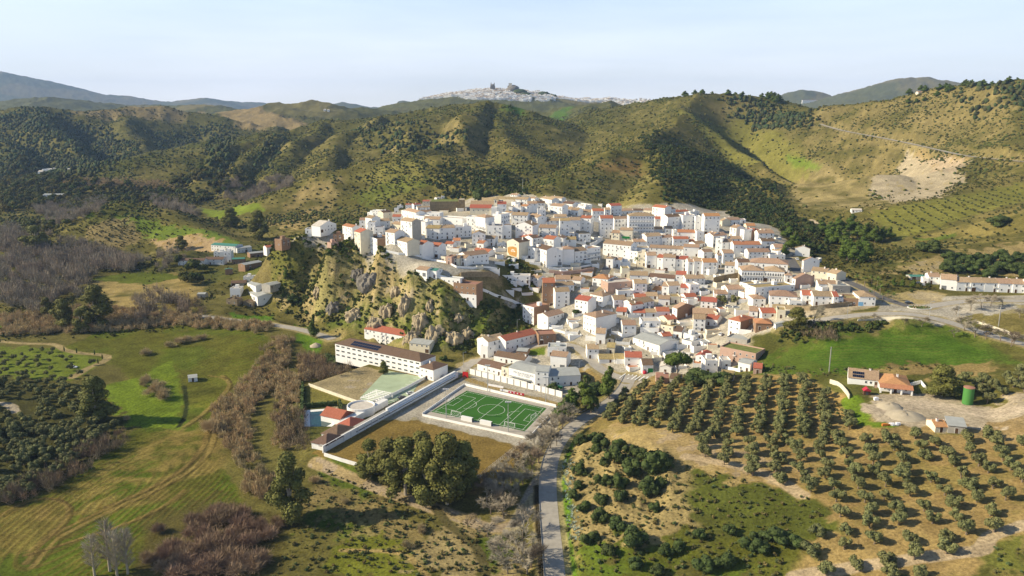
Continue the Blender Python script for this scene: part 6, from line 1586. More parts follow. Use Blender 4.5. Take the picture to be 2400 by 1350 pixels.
def fuzzy(i, n=150, R_=1.0, H_=1.0, wd=.014):
    g = np.random.default_rng(i); nb = 7; ba = g.random(nb)*6.283; bq = g.random(nb)**.5*.3; bh = .55+.4*g.random(nb); k = g.integers(0, nb, n); cx = bq[k]*np.cos(ba[k]); cy = bq[k]*np.sin(ba[k])
    d = g.normal(size=(n, 3)); d[:, 2] = np.abs(d[:, 2])*1.1+.25; d /= np.linalg.norm(d, axis=1)[:, None]; t0 = .1+.75*g.random(n); L = .24
    c = np.stack([cx, cy, bh[k]*.25], 1); rad = np.stack([np.full(n, .26), np.full(n, .26), bh[k]*.75], 1); lo = c+d*rad*t0[:, None]; hi = lo+(d+g.normal(size=(n, 3))*.45)*rad*.45
    w_ = g.normal(size=(n, 3)); w_ /= np.linalg.norm(w_, axis=1)[:, None]; w_ *= wd/R_ if R_ != 1.0 else wd
    return np.stack([lo-w_, lo+w_, hi], 1).reshape(-1, 3)*[R_, R_, H_], np.arange(n*3).reshape(-1, 3)
def mk_palm(i):
    g = random.Random(800+i); b = MB(); tr = MB(); tr.tube((0, 0, -.3), (0, 0, 6.5), .25, .2, 'bark', 8)
    for k in range(26):
        a = 2*math.pi*k/26+g.uniform(-.1, .1); el = g.uniform(-.3, 1.2); pr = Vector((0, 0, 6.5)); d = Vector((math.cos(a)*math.cos(el), math.sin(a)*math.cos(el), math.sin(el)))
        for s in range(4):
            q = pr+d*.75; n = Vector((-math.sin(a), math.cos(a), 0))*(.32-.06*s); b.poly([pr-n, pr+n, q+n*.8, q-n*.8], [(0, 1, 2, 3)], 'palm_leaf'); pr = q; d = (d+Vector((0, 0, -.33))).normalized()
    return b.mesh('fronds'), tr.mesh('trunk')
SPEC = {'olive': [mk_olive(i) for i in range(8)], 'oak': [mk_oak(i) for i in range(6)], 'euc': [mk_euc(i) for i in range(6)], 'pine': [mk_pine(i) for i in range(5)], 'stone': [mk_stone(0)], 'cyp': [mk_cyp(i) for i in range(2)],
      'bare': [mk_bare(i) for i in range(7)], 'bareb': [mk_bare(20+i, 'twig_brown', 9, .5) for i in range(3)], 'poplar': [mk_poplar(i) for i in range(2)], 'reed': [mk_reed(i) for i in range(4)], 'redb': [mk_reed(10+i, 'reed_red') for i in range(3)], 'palm': [mk_palm(i) for i in range(3)]}
SPH = {'olive': 4.2, 'oak': 4.4, 'euc': 21, 'pine': 11.8, 'stone': 10, 'cyp': 7, 'bare': 8.5, 'bareb': 8.5, 'poplar': 9, 'reed': 4.2, 'redb': 4.2, 'palm': 8}
SPN = {'olive': ('olive_tree', 'olive tree'), 'oak': ('holm_oak_bush', 'bush'), 'euc': ('eucalyptus_tree', 'tree'), 'pine': ('pine_tree', 'pine tree'), 'stone': ('pine_tree', 'pine tree'), 'cyp': ('cypress_tree', 'cypress'), 'bare': ('bare_tree', 'bare tree'), 'bareb': ('bare_tree', 'bare tree'), 'poplar': ('poplar_tree', 'bare tree'), 'reed': ('cane_clump', 'cane clump'), 'redb': ('willow_shrub', 'shrub'), 'palm': ('palm_tree', 'palm')}
vr = random.Random(5)
def plant(kind, p, h, label, group=None, wide=1.0):
    me, tr = vr.choice(SPEC[kind]); s = h/SPH[kind]; nm, cat = SPN[kind]; rz = vr.uniform(0, 6.28)
    if tr is None: o = link(nm, me, None, p, rz, (s*wide, s*wide, s)); return tag(o, label, cat, group)
    o = thing(nm, label, cat, p, rz, group); o.scale = (s*wide, s*wide, s); link('crown' if kind != 'palm' else 'fronds', me, o); link('trunk', tr, o); return o
def at_px(kind, u, v, hp, label, group=None, wide=1.0, z=None):
    p = P(u, v) if z is None else at_z(u, v, z); return plant(kind, p, px2m(hp, p), label, group, wide)
# single trees
for (u, v, h, w, pos) in ((868, 1118, 100, 1.5, 'leftmost and shortest'), (912, 1132, 112, 1.6, 'second from the left'), (950, 1160, 145, 1.45, 'third from the left'), (985, 1120, 125, 1.5, 'middle, behind the others'), (1000, 1176, 155, 1.3, 'fourth from the left, standing forward'), (1048, 1182, 182, 1.2, 'tallest'), (1086, 1156, 135, 1.2, 'rightmost')):
    at_px('euc', u, v, h, f'large grey-green eucalyptus beside the sports ground, {pos} of the clump', 'eucalyptus clump beside the sports ground', w)
at_px('euc', 682, 1222, 172, 'big dark eucalyptus standing alone where the cane thicket meets the reddish shrubs', wide=1.1)
at_px('stone', 1587, 885, 62, 'round-crowned stone pine beside the white gabled wall in the lower village', wide=1.15)
at_px('pine', 1427, 935, 82, 'tall brownish pine in front of the plaza by the main road'); at_px('pine', 1372, 962, 88, 'tall dark green pine beside the road behind the pitch corner', wide=1.2)
at_px('pine', 1340, 968, 62, 'bushy green pine near the far right corner of the pitch', wide=1.5); at_px('pine', 1322, 985, 60, 'lower green pine overhanging the pitch corner wall', wide=1.5); at_px('oak', 1400, 925, 38, 'dark round tree between the two tall pines'); at_px('oak', 1297, 918, 24, 'small clipped dark tree beside the sports hall corner')
at_px('euc', 900, 876, 32, 'solitary leafy tree in the gravel of the school yard', wide=1.4); at_px('oak', 1127, 467, 32, 'round green tree on the hilltop behind the church')
at_px('euc', 2207, 928, 78, 'big dense dark green tree right of the farmhouse', wide=2.0); at_px('euc', 1868, 772, 55, 'broad brownish-green tree below the retaining wall at the village edge', wide=2.0); at_px('bare', 1907, 760, 60, 'bare grey tree beside the green bin on the village bypass')
at_px('palm', 1492, 628, 26, 'palm beside the white house with green awning'); at_px('olive', 1693, 712, 22, 'yellow-green garden bush left of the plaza car park'); at_px('olive', 1722, 712, 20, 'yellow-green garden bush nearer the plaza pyramid roof'); at_px('oak', 1350, 738, 16, 'yellowish garden shrub above the white garden wall')
for (u, v, h, w, k, lb) in ((228, 765, 100, 1.6, 'euc', 'massive dark olive-green tree left of the small field'), (150, 768, 72, 1.5, 'euc', 'yellow-green tree left of the massive dark tree'), (112, 745, 50, 1.3, 'euc', 'small yellowish tree in the riverside thicket'), (190, 780, 62, 1.3, 'euc', 'olive-green tree at the foot of the massive tree'),
        (85, 585, 62, 2.0, 'euc', 'broad golden-green tree among the grey poplars'), (542, 532, 46, 2.0, 'euc', 'dark tree left of the pale green olive field'), (606, 562, 70, 1.5, 'euc', 'tall dark tree beside the lower ridge houses'), (426, 588, 36, 1.7, 'euc', 'golden-leaved tree on the sandy bank above the warehouses'),
        (225, 985, 110, 1.5, 'euc', 'tall dark green tree at the corner of the left olive grove'), (690, 712, 26, 1, 'oak', 'dark tree at the foot of the grassy cliff slope'), (735, 790, 45, 1, 'pine', 'dark conifer beside the valley road'), (672, 655, 30, 1, 'pine', 'small dark conifer on the slope above the grey-roofed barn'),
        (1120, 455, 10, 1, 'oak', 'low shrub behind the castle tower'), (1648, 895, 40, 1.5, 'oak', 'dark tree mass right of the round stone pine'), (1690, 900, 34, 1.5, 'oak', 'dark bush under the bluish white house'), (1620, 905, 34, 1.3, 'oak', 'dark shrub behind the small pink hut'),
        (2180, 590, 34, 1.5, 'oak', 'large dark round tree on the tan slope above the white row'), (2342, 530, 30, 1.5, 'oak', 'dark round tree standing alone on the young olive slope'), (1305, 1045, 44, 1.0, 'bareb', 'brownish bare tree near the pitch fence'), (2140, 675, 22, 1.2, 'pine', 'dark conifer beside the green container'), (2115, 672, 20, 1.2, 'pine', 'dark conifer left of the green container'), (2095, 670, 20, 1.2, 'pine', 'dark conifer near the palms'),
        (800, 858, 26, 1.6, 'oak', 'dark bush at the left end of the school'), (775, 850, 28, 1.5, 'oak', 'green bush behind the school end'), (1042, 845, 14, 1.2, 'oak', 'dark shrub between the school and the cream shed')):
    at_px(k, u, v, h, lb, None, w)
for (u, v, h) in ((1945, 560, 42), (1960, 572, 40), (1978, 575, 40), (1925, 545, 36), (1995, 545, 44), (2010, 560, 42), (2030, 565, 44), (2050, 568, 40), (2068, 566, 36), (1985, 610, 55), (2008, 618, 55), (2030, 612, 48), (1965, 545, 40), (1845, 560, 40), (1860, 585, 45), (1838, 600, 30), (2085, 560, 30), (2020, 595, 44)):
    at_px('pine', u, v, h, 'dark green pine in the grove on the slope right of the village', 'pines on the slope right of the village', 1.4)
for (u, v, h) in ((2008, 660, 20), (2026, 668, 24), (2042, 668, 26), (2055, 672, 26), (2062, 688, 24), (2048, 692, 26), (2036, 700, 24), (2068, 704, 22), (2094, 700, 18), (2080, 695, 18), (2062, 676, 20)):
    at_px('palm', u, v+4, h, 'palm with a thin trunk lining the shaded upper road', 'palms along the upper road', 1.2)
for (u, v) in ((151, 824), (180, 828), (222, 832), (240, 842), (230, 853)): at_px('cyp', u, v, 15, 'slim dark cypress standing beside the winding path', 'cypresses along the path')
for (u, v, h, k) in ((1335, 990, 50, 'bare'), (1318, 1005, 52, 'bare'), (1300, 1020, 56, 'bare'), (1284, 1034, 58, 'bare'), (1272, 1052, 58, 'bare'), (1255, 1068, 60, 'bare'), (1243, 1085, 62, 'bare'), (1228, 1102, 62, 'bareb'), (1212, 1118, 64, 'bare'), (1198, 1132, 64, 'bare'), (1180, 1142, 62, 'bare'), (1160, 1148, 56, 'bare'), (1145, 1160, 50, 'bareb'), (1140, 1182, 60, 'bare'), (1172, 1190, 62, 'bare'), (1200, 1180, 50, 'bare'),
        (1142, 1258, 60, 'bare'), (1096, 1238, 34, 'bareb'), (1225, 1262, 70, 'bare'), (1212, 1310, 80, 'bare'), (1245, 1330, 80, 'bareb'), (1190, 1345, 70, 'bare'), (1360, 960, 44, 'bareb'), (1385, 968, 36, 'bareb'), (1165, 1170, 60, 'bare'), (1150, 1205, 60, 'bare'), (1180, 1215, 62, 'bare'), (1215, 1150, 60, 'bare'), (1245, 1110, 60, 'bareb'), (1262, 1085, 56, 'bare'), (1225, 1135, 58, 'bare'), (1290, 1050, 50, 'bare'), (1175, 1320, 80, 'bare'), (1235, 1345, 80, 'bare')):
    at_px(k, u, v, h*1.15, 'leafless grey tree in the line between the pitch and the main road', 'bare trees along the main road', 1.25)
for (u, v, h, k) in ((2240, 738, 26, 'bare'), (2275, 728, 40, 'bare'), (2300, 722, 38, 'bare'), (2322, 718, 34, 'bare'), (2350, 716, 30, 'bare'), (2260, 775, 44, 'bare'), (2285, 790, 50, 'bare'), (2310, 795, 46, 'bareb'), (2345, 800, 42, 'bare'), (2375, 808, 42, 'bare'), (2160, 765, 30, 'bareb'), (2025, 758, 26, 'bare'), (2052, 756, 26, 'bare'), (2390, 745, 30, 'bare'), (2370, 812, 40, 'bareb'), (1905, 760, 30, 'bare'), (2120, 760, 20, 'bareb'), (2236, 790, 30, 'bare')):
    at_px(k, u, v, h, 'leafless brownish tree along the roads by the roundabout', 'bare trees around the roundabout', 1.3)
for (u, v, h) in ((258, 1338, 135), (300, 1345, 120), (222, 1350, 110), (275, 1352, 120)): at_px('poplar', u, v, h, 'pale leafless poplar on the near edge of the ploughed field', 'bare poplars at the near field edge', 1.6)
for (u, v, h, w) in ((345, 832, 32, 1.3), (405, 812, 26, 1.6), (425, 805, 30, 1.6), (450, 800, 30, 1.6), (470, 796, 28, 1.5), (345, 895, 34, 1.4), (375, 908, 38, 1.4), (360, 925, 44, 1.5), (378, 935, 44, 1.4), (340, 905, 26, 1.2), (300, 985, 24, 1.2), (985, 1248, 34, 1.2), (960, 1282, 36, 1.2), (738, 1130, 36, 1), (810, 1180, 30, 1), (500, 1010, 60, 1.3)):
    at_px('reed', u, v, h*.62, 'rounded tan cane clump standing in the grass', 'cane clumps in the left field', w*1.15)
for (u, v, h, w) in ((505, 1215, 46, 1.3), (535, 1225, 50, 1.4), (560, 1240, 48, 1.3), (475, 1240, 44, 1.3), (450, 1230, 40, 1.2), (500, 1270, 46, 1.4), (540, 1290, 50, 1.4), (420, 1290, 50, 1.3), (470, 1300, 50, 1.4), (590, 1280, 50, 1.3), (560, 1320, 56, 1.4), (500, 1340, 56, 1.4), (440, 1345, 56, 1.4), (620, 1260, 44, 1.2), (400, 1340, 50, 1.2), (600, 1320, 50, 1.3), (370, 1250, 36, 1.0), (345, 1320, 40, 1.1), (530, 1200, 40, 1.2), (570, 1215, 40, 1.2), (610, 1240, 40, 1.2), (460, 1265, 46, 1.2), (520, 1315, 50, 1.3), (430, 1315, 50, 1.2), (580, 1345, 56, 1.3), (480, 1225, 40, 1.2), (550, 1265, 46, 1.2), (385, 1310, 46, 1.1), (650, 1235, 36, 1.1), (470, 1335, 50, 1.3)):
    at_px('redb', u, v, h*.85, 'reddish-brown leafless willow shrub in the near thicket', 'reddish willow shrubs in the foreground', w*1.3)
for (u, v, h, w) in ((1408, 1048, 50, 1), (1444, 1082, 56, 1.0), (1482, 1112, 60, 1), (1538, 1105, 84, 1.0), (1530, 1155, 64, 1), (1417, 1135, 44, 1), (1452, 1140, 46, 1), (1360, 1112, 40, 1), (1416, 1090, 30, 1), (1409, 1180, 40, 1), (1455, 1172, 40, 1), (1370, 1200, 40, 1), (1406, 1222, 46, 1), (1446, 1240, 48, 1), (1484, 1278, 66, 1.05), (1383, 1270, 44, 1), (1357, 1148, 32, 1), (1536, 1200, 36, .9), (1396, 1060, 34, 1), (1360, 1040, 34, 1.1), (1388, 1030, 30, 1.0), (1450, 1052, 36, 1), (1480, 1062, 36, 1), (1500, 1075, 40, 1.1), (1345, 1170, 34, 1), (1560, 1300, 40, 1), (1425, 1300, 40, 1), (1640, 1260, 34, 1), (1710, 1250, 34, 1), (1770, 1290, 54, 1.2), (1820, 1270, 50, 1.4), (1860, 1275, 44, 1.2), (1780, 1265, 40, 1.1), (1700, 1330, 50, 1.2), (1650, 1335, 50, 1.2), (1590, 1290, 34, 1), (1490, 1330, 40, 1), (1540, 1345, 36, 1)):
    at_px('oak', u, v, h*.8, 'rounded dark evergreen bush on the eroded bank right of the road', 'dark bushes on the bank right of the road', w)
for (u, v) in ((2232, 622), (2250, 612), (2272, 618), (2292, 612), (2300, 628), (2315, 615), (2330, 640), (2262, 636), (2282, 640), (2240, 640), (2346, 632), (2362, 618), (2385, 610), (2370, 640), (2392, 632), (2318, 650), (2400, 650), (2215, 635), (2225, 610), (2345, 605)):
    at_px('oak', u, v, 24, 'round dark tree on the tan slope above the white terraced row', 'round trees above the white terraced row', 1.25)
def px_poly(uv): return [P(*q)[:2] for q in uv]
def inside(poly, x, y): return poly_mask(poly, np.array([[x]]), np.array([[y]]))[0, 0]
# olive groves
ol = []
def lattice(uv, o, a, b, jit=.8, skip=.04, size=(3.6, 4.8), avoid=()):
    poly = px_poly(uv); xs = [p[0] for p in poly]; ys = [p[1] for p in poly]; av = [px_poly(q) for q in avoid]
    for i in range(-90, 90):
        for j in range(-90, 90):
            x = o[0]+a[0]*i+b[0]*j; y = o[1]+a[1]*i+b[1]*j
            if not (min(xs) < x < max(xs) and min(ys) < y < max(ys)): continue
            x += vr.gauss(0, jit*.5); y += vr.gauss(0, jit*.5)
            if vr.random() < skip or not inside(poly, x, y) or any(inside(q, x, y) for q in av): continue
            ol.append((y, x, hgt(x, y), vr.uniform(*size), o))
lattice([(1400, 975), (1445, 935), (1500, 905), (1560, 895), (1880, 893), (1960, 945), (2010, 1000), (1960, 1020), (1600, 1025), (1440, 1000)], (120, 400), (9.0, .6), (1.8, 4.8), .9, .02, (4.0, 4.9))
lattice([(1610, 1030), (1990, 1028), (2030, 1018), (2420, 1030), (2450, 1365), (2360, 1365), (2270, 1255), (2330, 1365), (1840, 1365), (1890, 1270), (1945, 1185), (1700, 1105), (1620, 1075)], (120, 300), (8.3, -.3), (1.8, 7.6), 1.8, .07, (3.7, 5.0), [[(2220, 1290), (2420, 1230), (2420, 1365), (2220, 1365)]])
OLA = len(ol)
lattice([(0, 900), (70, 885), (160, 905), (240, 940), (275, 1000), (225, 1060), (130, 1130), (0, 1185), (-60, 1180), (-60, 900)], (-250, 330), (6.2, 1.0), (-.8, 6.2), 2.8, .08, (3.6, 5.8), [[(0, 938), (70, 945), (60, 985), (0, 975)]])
lattice([(-60, 822), (120, 822), (235, 855), (160, 900), (60, 885), (-60, 895)], (-330, 400), (8, 1.0), (-.8, 8), 2.6, .15, (2.8, 4.2))
lattice([(2240, 890), (2290, 895), (2420, 870), (2420, 925), (2340, 950), (2290, 945), (2250, 925)], (240, 360), (6, 0), (0, 6), 2.0, .05, (3.8, 5))
ol = sorted(range(len(ol)), key=lambda i: ol[i][0]) and sorted(enumerate(ol), key=lambda t: t[1][0])
def labo(i, x, y): 
    if i < OLA: return ('grey-green olive tree in the rows of the grove on the right', 'olive trees of the right grove')
    return ('dark olive tree in the dense grove at the left', 'olive trees of the left grove') if x < 0 else ('olive tree in the thicket right of the water tank', 'olive trees beside the water tank')
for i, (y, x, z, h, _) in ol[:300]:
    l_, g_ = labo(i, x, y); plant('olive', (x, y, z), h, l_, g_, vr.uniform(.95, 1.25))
def batch(name, protos, P_, S, label, cat, tint=None, mats=('olive_leaf',), sz=None):
    """many plants too many to count, as one mesh: protos = [(V, F)], P_ (n,3), S (n,) scale"""
    g = np.random.default_rng(len(P_)); Vs, Fs, Cs, k = [], [], [], 0; pick = g.integers(0, len(protos), len(P_)); th = g.random(len(P_))*6.283
    for q, (V, F_) in enumerate(protos):
        idx = np.nonzero(pick == q)[0]
        if len(idx) == 0: continue
        c, s = np.cos(th[idx])[:, None], np.sin(th[idx])[:, None]; sc = S[idx][:, None]; szz = (sz[idx][:, None] if sz is not None else sc)
        X = (V[None, :, 0]*c-V[None, :, 1]*s)*sc; Y = (V[None, :, 0]*s+V[None, :, 1]*c)*sc; Z = V[None, :, 2]*szz
        A = np.stack([X+P_[idx, 0:1], Y+P_[idx, 1:2], Z+P_[idx, 2:3]], -1); Vs.append(A.reshape(-1, 3)); Fs.append((F_[None]+(np.arange(len(idx))*len(V))[:, None, None]+k).reshape(-1, F_.shape[1])); k += len(idx)*len(V)
        if tint is not None: Cs.append(np.repeat(tint[idx], len(V), 0))
    me = raw_mesh(name, np.concatenate(Vs), np.concatenate(Fs), list(mats), None, False, np.concatenate(Cs) if tint is not None else None); o = link(name, me); tag(o, label, cat, None, 'stuff'); return o
def tint_mat(name, amt=.3, sc=1.2):
    m = bpy.data.materials.new(name); m.use_nodes = True; nt = m.node_tree; n = nt.nodes; l = nt.links; b = n['Principled BSDF']; b.inputs['Roughness'].default_value = .9; b.inputs['Specular IOR Level'].default_value = .1
    at = n.new('ShaderNodeAttribute'); at.attribute_name = 'tint'; tc = n.new('ShaderNodeTexCoord'); no = n.new('ShaderNodeTexNoise'); no.inputs['Scale'].default_value = sc; no.inputs['Detail'].default_value = 4; l.new(tc.outputs['Object'], no.inputs['Vector'])
    mr = n.new('ShaderNodeMapRange'); mr.inputs[1].default_value = .3; mr.inputs[2].default_value = .7; mr.inputs[3].default_value = 1-amt; mr.inputs[4].default_value = 1+amt; l.new(no.outputs['Fac'], mr.inputs[0])
    mx = n.new('ShaderNodeMix'); mx.data_type = 'RGBA'; mx.blend_type = 'MULTIPLY'; mx.inputs[0].default_value = 1; l.new(at.outputs['Color'], mx.inputs[6]); l.new(mr.outputs[0], mx.inputs[7]); l.new(mx.outputs[2], b.inputs['Base Color']); M[name] = m
tint_mat('tinted')
rest = ol[300:]
def olv(i):
    g = random.Random(900+i); L = [(g.uniform(-.3, .3), g.uniform(-.3, .3), g.uniform(.4, .75), g.uniform(.18, .3)) for _ in range(7)]; return crown_arrays(L, 300, .075, i, .75, I1, .3)
if rest:
    Pp = np.array([(x, y, z) for _, (y, x, z, h, _) in rest]); S = np.array([h for _, (y, x, z, h, _) in rest]); gg = np.random.default_rng(4)
    t = np.array([.14, .142, .055])*(1+.25*(gg.random((len(S), 1))*2-1)); batch('olive_grove', [olv(i) for i in range(4)], Pp, S*1.0, 'further olive trees of the groves, standing beyond the nearest rows', 'olive grove', t, ('tinted',))
# ---- scrub of the hills: far too many bushes to count
G_ = np.random.default_rng(12)
veg = np.ones(H.shape)
def clear(uv, amt=0.0, fall=3):
    global veg
    m = blur(poly_mask(px_poly(uv), X2, Y2), fall); veg = veg*(1-m*(1-amt))
for q in ([(150, 800), (520, 760), (740, 775), (640, 1000), (600, 1180), (640, 1350), (-300, 1350), (-300, 800)], [(650, 770), (1110, 840), (1330, 900), (1500, 880), (1560, 900), (1900, 885), (2040, 1010), (2450, 1010), (2450, 1400), (1290, 1400), (600, 1400)], [(840, 560), (905, 500), (1000, 466), (1120, 455), (1260, 458), (1400, 474), (1540, 476), (1700, 488), (1830, 540), (1900, 600), (1960, 640), (2070, 690), (2440, 660), (2440, 830), (2200, 745), (1900, 745), (1830, 780), (1700, 900), (1560, 910), (1400, 900), (1300, 960), (1110, 890), (1110, 850), (1180, 800), (1250, 770), (1230, 720), (1130, 660), (980, 650), (900, 600)],
          [(1790, 850), (1960, 780), (2230, 760), (2290, 800), (2380, 850), (2420, 1000), (2000, 1000), (1900, 890)]): clear(q)
for q, a in (([(210, 640), (500, 640), (480, 690), (440, 730), (280, 730)], .03), ([(460, 485), (620, 478), (620, 512), (480, 512)], .02), ([(100, 490), (220, 488), (215, 525), (110, 525)], .02), ([(2045, 420), (2130, 345), (2260, 375), (2200, 460), (2090, 475)], .06), ([(1840, 400), (1900, 380), (1980, 410), (2070, 480), (1890, 490)], .1),
             ([(1600, 260), (1740, 280), (1860, 350), (1900, 390), (1780, 380), (1650, 300)], .25), ([(2060, 500), (2250, 455), (2420, 420), (2420, 540), (2220, 580), (2060, 560)], .08), ([(2050, 635), (2200, 595), (2420, 555), (2420, 650), (2200, 640)], .2), ([(470, 260), (640, 268), (720, 290), (620, 305), (560, 300)], .05), ([(1240, 445), (1420, 385), (1560, 400), (1560, 480), (1300, 470)], .45),
             ([(370, 720), (700, 740), (720, 770), (500, 750), (380, 745)], .1), ([(480, 560), (620, 560), (660, 600), (560, 720), (500, 720), (500, 640), (370, 625), (370, 590)], .15), ([(0, 585), (45, 600), (45, 645), (0, 650)], .1)): clear(q, a, 4)
for k_, L in RL.items():
    ys = [p[1] for p in L]
    m = np.zeros(H.shape); r0, r1 = np.searchsorted(YY, [min(ys)-10, max(ys)+10]); X, Y = X2[r0:r1], Y2[r0:r1]; best = np.full(X.shape, 1e9)
    for a, b_ in zip(L[:-1], L[1:]):
        L2_ = (b_[0]-a[0])**2+(b_[1]-a[1])**2+1e-9; kk = np.clip(((X-a[0])*(b_[0]-a[0])+(Y-a[1])*(b_[1]-a[1]))/L2_, 0, 1); best = np.minimum(best, np.hypot(X-a[0]-kk*(b_[0]-a[0]), Y-a[1]-kk*(b_[1]-a[1])))
    veg[r0:r1] *= sstep(4.5, 6.5, best)
aspect = np.clip(.5 - 1.6*dx, .12, 1.8)             # slopes that fall away to the right keep more wood
prob = veg*aspect*(.25+1.0*sstep(-.25, .3, n1+.4*n2))*(1-.5*sstep(.9, 1.4, SL))
cell = np.gradient(TT)[None, :]*YY[:, None]*np.gradient(YY)[:, None]
fr = (np.abs(T2) < .80)
def scatter(w, n):
    w = (w*cell*fr).ravel(); w = w/w.sum(); idx = G_.choice(w.size, n, p=w); j, i = np.divmod(idx, TN)
    dt = (TT[1]-TT[0]); t = TT[i]+(G_.random(n)-.5)*dt; y = YY[j]*np.exp((G_.random(n)-.5)*np.gradient(LY)[j]); x = t*y
    ii = np.clip((t+.95)/1.9*(TN-1), 0, TN-1.001); jj = np.clip(np.interp(np.log(y), LY, JY), 0, YN-1.001); i0 = ii.astype(int); j0 = jj.astype(int); fi = ii-i0; fj = jj-j0
    z = (H[j0, i0]*(1-fi)+H[j0, i0+1]*fi)*(1-fj)+(H[j0+1, i0]*(1-fi)+H[j0+1, i0+1]*fi)*fj; return np.stack([x, y, z], 1), j, i
def blob(sub, i, lump=.35, flat=.8):
    g = np.random.default_rng(i); V, F_ = sub; d = 1+lump*(g.random(len(V))*2-1); return V*d[:, None]*[.5, .5, .5*flat]+[0, 0, .26*flat], F_
def bushy(i, n=60):
    g = random.Random(i); L = [(g.uniform(-.25, .25), g.uniform(-.25, .25), g.uniform(.18, .5), g.uniform(.17, .28)) for _ in range(4)]; return crown_arrays(L, n, .12, i, .8, I0, .3)
def tints(n, base, var=.35, warm=.25):
    b = np.array(base)[None]*(1+var*(G_.random((n, 1))*2-1)); b[:, 0] *= 1+warm*(G_.random(n)*2-1); return b
bands = ((420, 900, 14000, (1.2, 3.8), True), (900, 1500, 36000, (1.6, 4.2), False), (1500, 2900, 60000, (2.4, 6.0), False))
for y0, y1, n, (a, b_), near in bands:
    p_, j, i = scatter(prob*((Y2 >= y0) & (Y2 < y1)), n); S = a+(b_-a)*G_.random(n)**2.2
    batch('hillside_scrub', [bushy(k) for k in range(5)] if near else [blob(I1 if y0 < 1500 else I0, k) for k in range(6)], p_, S, {420: 'low dark scrub and bushes on the slopes around the village', 900: 'dense scrub on the hills behind the village', 1500: 'distant dark scrub on the far ridges'}[y0], 'scrub', tints(n, (.074, .078, .021)), ('tinted',), S*G_.uniform(.7, 1.05, n))
# shaded wood behind the village on the right
def region(uv): return blur(poly_mask(px_poly(uv), X2, Y2), 3)
w = region([(1500, 320), (1600, 330), (1720, 390), (1820, 440), (1868, 510), (1890, 530), (1830, 545), (1700, 495), (1560, 480), (1530, 420)])*(Y2 > 700); w2 = region([(1050, 380), (1150, 400), (1215, 440), (1240, 460), (1100, 460), (1000, 430)])+region([(1780, 500), (1900, 520), (1960, 560), (1900, 610), (1840, 560)])+region([(1790, 230), (1900, 260), (1930, 290), (1860, 300), (1760, 262)])*.6
p_, j, i = scatter(np.clip(w+w2, 0, 1), 3800); S = G_.uniform(3.0, 7.0, 3800)
batch('evergreen_wood', [bushy(20+k, 90) for k in range(5)], p_, S, 'dark evergreen wood filling the shaded slopes behind the village', 'wood', tints(3800, (.056, .072, .022), .3), ('tinted',), S*1.0)
w = region([(0, 275), (150, 262), (250, 300), (330, 345), (260, 400), (120, 425), (0, 425)])+region([(330, 300), (480, 285), (560, 300), (500, 330), (380, 350)])*.5+region([(480, 340), (560, 320), (540, 400), (480, 410)])*.7+region([(620, 330), (680, 320), (640, 400), (600, 410)])*.7+region([(1640, 228), (1780, 232), (1900, 262), (1925, 290), (1850, 302), (1740, 275)])*1.6+region([(2200, 215), (2420, 198), (2430, 260), (2300, 275)])*.8+region([(800, 300), (1000, 290), (1100, 330), (1000, 350), (850, 340)])*.4
p_, j, i = scatter(np.clip(w, 0, 1.6)*(Y2 > 880)*np.clip(.6-1.5*dx, .1, 2), 5000); S = G_.uniform(3.5, 8, 5000)
batch('ridge_wood', [blob(I1, 70+k, .4, 1.1) for k in range(6)], p_, S, 'dark pine and oak wood covering the farther ridges', 'wood', tints(5000, (.055, .068, .026), .3), ('tinted',), S*1.1)
# valley woods at the left: evergreen mass, grey leafless mass, cane thickets
w = region([(0, 430), (120, 415), (240, 440), (420, 440), (500, 460), (430, 490), (330, 470), (240, 490), (120, 480), (0, 500)])+region([(0, 395), (90, 400), (80, 425), (0, 430)])+region([(400, 415), (560, 400), (560, 440), (430, 440)])+region([(60, 520), (160, 520), (180, 545), (60, 560)])*.5+region([(400, 600), (520, 640), (500, 690), (440, 680), (420, 630)])*.5+region([(480, 440), (560, 415), (600, 440), (520, 450)])
p_, j, i = scatter(np.clip(w, 0, 1), 1300); S = G_.uniform(6, 13, 1300)
batch('riverside_wood', [olv(10+k) for k in range(4)], p_, S, 'dark green riverside wood in the left valley', 'wood', tints(1300, (.092, .094, .024), .3), ('tinted',), S*1.0)
w = region([(0, 560), (70, 590), (180, 560), (280, 600), (340, 610), (330, 640), (200, 650), (240, 720), (300, 745), (160, 690), (100, 740), (0, 720)])+region([(500, 430), (690, 415), (680, 440), (560, 470), (500, 455)])+region([(350, 465), (420, 470), (470, 510), (400, 500)])+region([(80, 490), (250, 470), (240, 500), (150, 530)])+region([(0, 530), (120, 540), (100, 580), (0, 590)])*.7+region([(300, 700), (420, 690), (440, 740), (300, 760)])*.5+region([(480, 615), (380, 600), (330, 640), (400, 640)])*.4
p_, j, i = scatter(np.clip(w, 0, 1), 1900); S = G_.uniform(7, 14, 1900)
batch('leafless_wood', [fuzzy(k, 260) for k in range(4)], p_, S, 'grey leafless poplar wood along the river at the left', 'leafless wood', tints(1900, (.28, .235, .175), .25, .06), ('tinted',), S*1.0)
def caney(i, n=260):
    V, F_ = fuzzy(i, n, 1.0, 1.0, .022); return V, F_
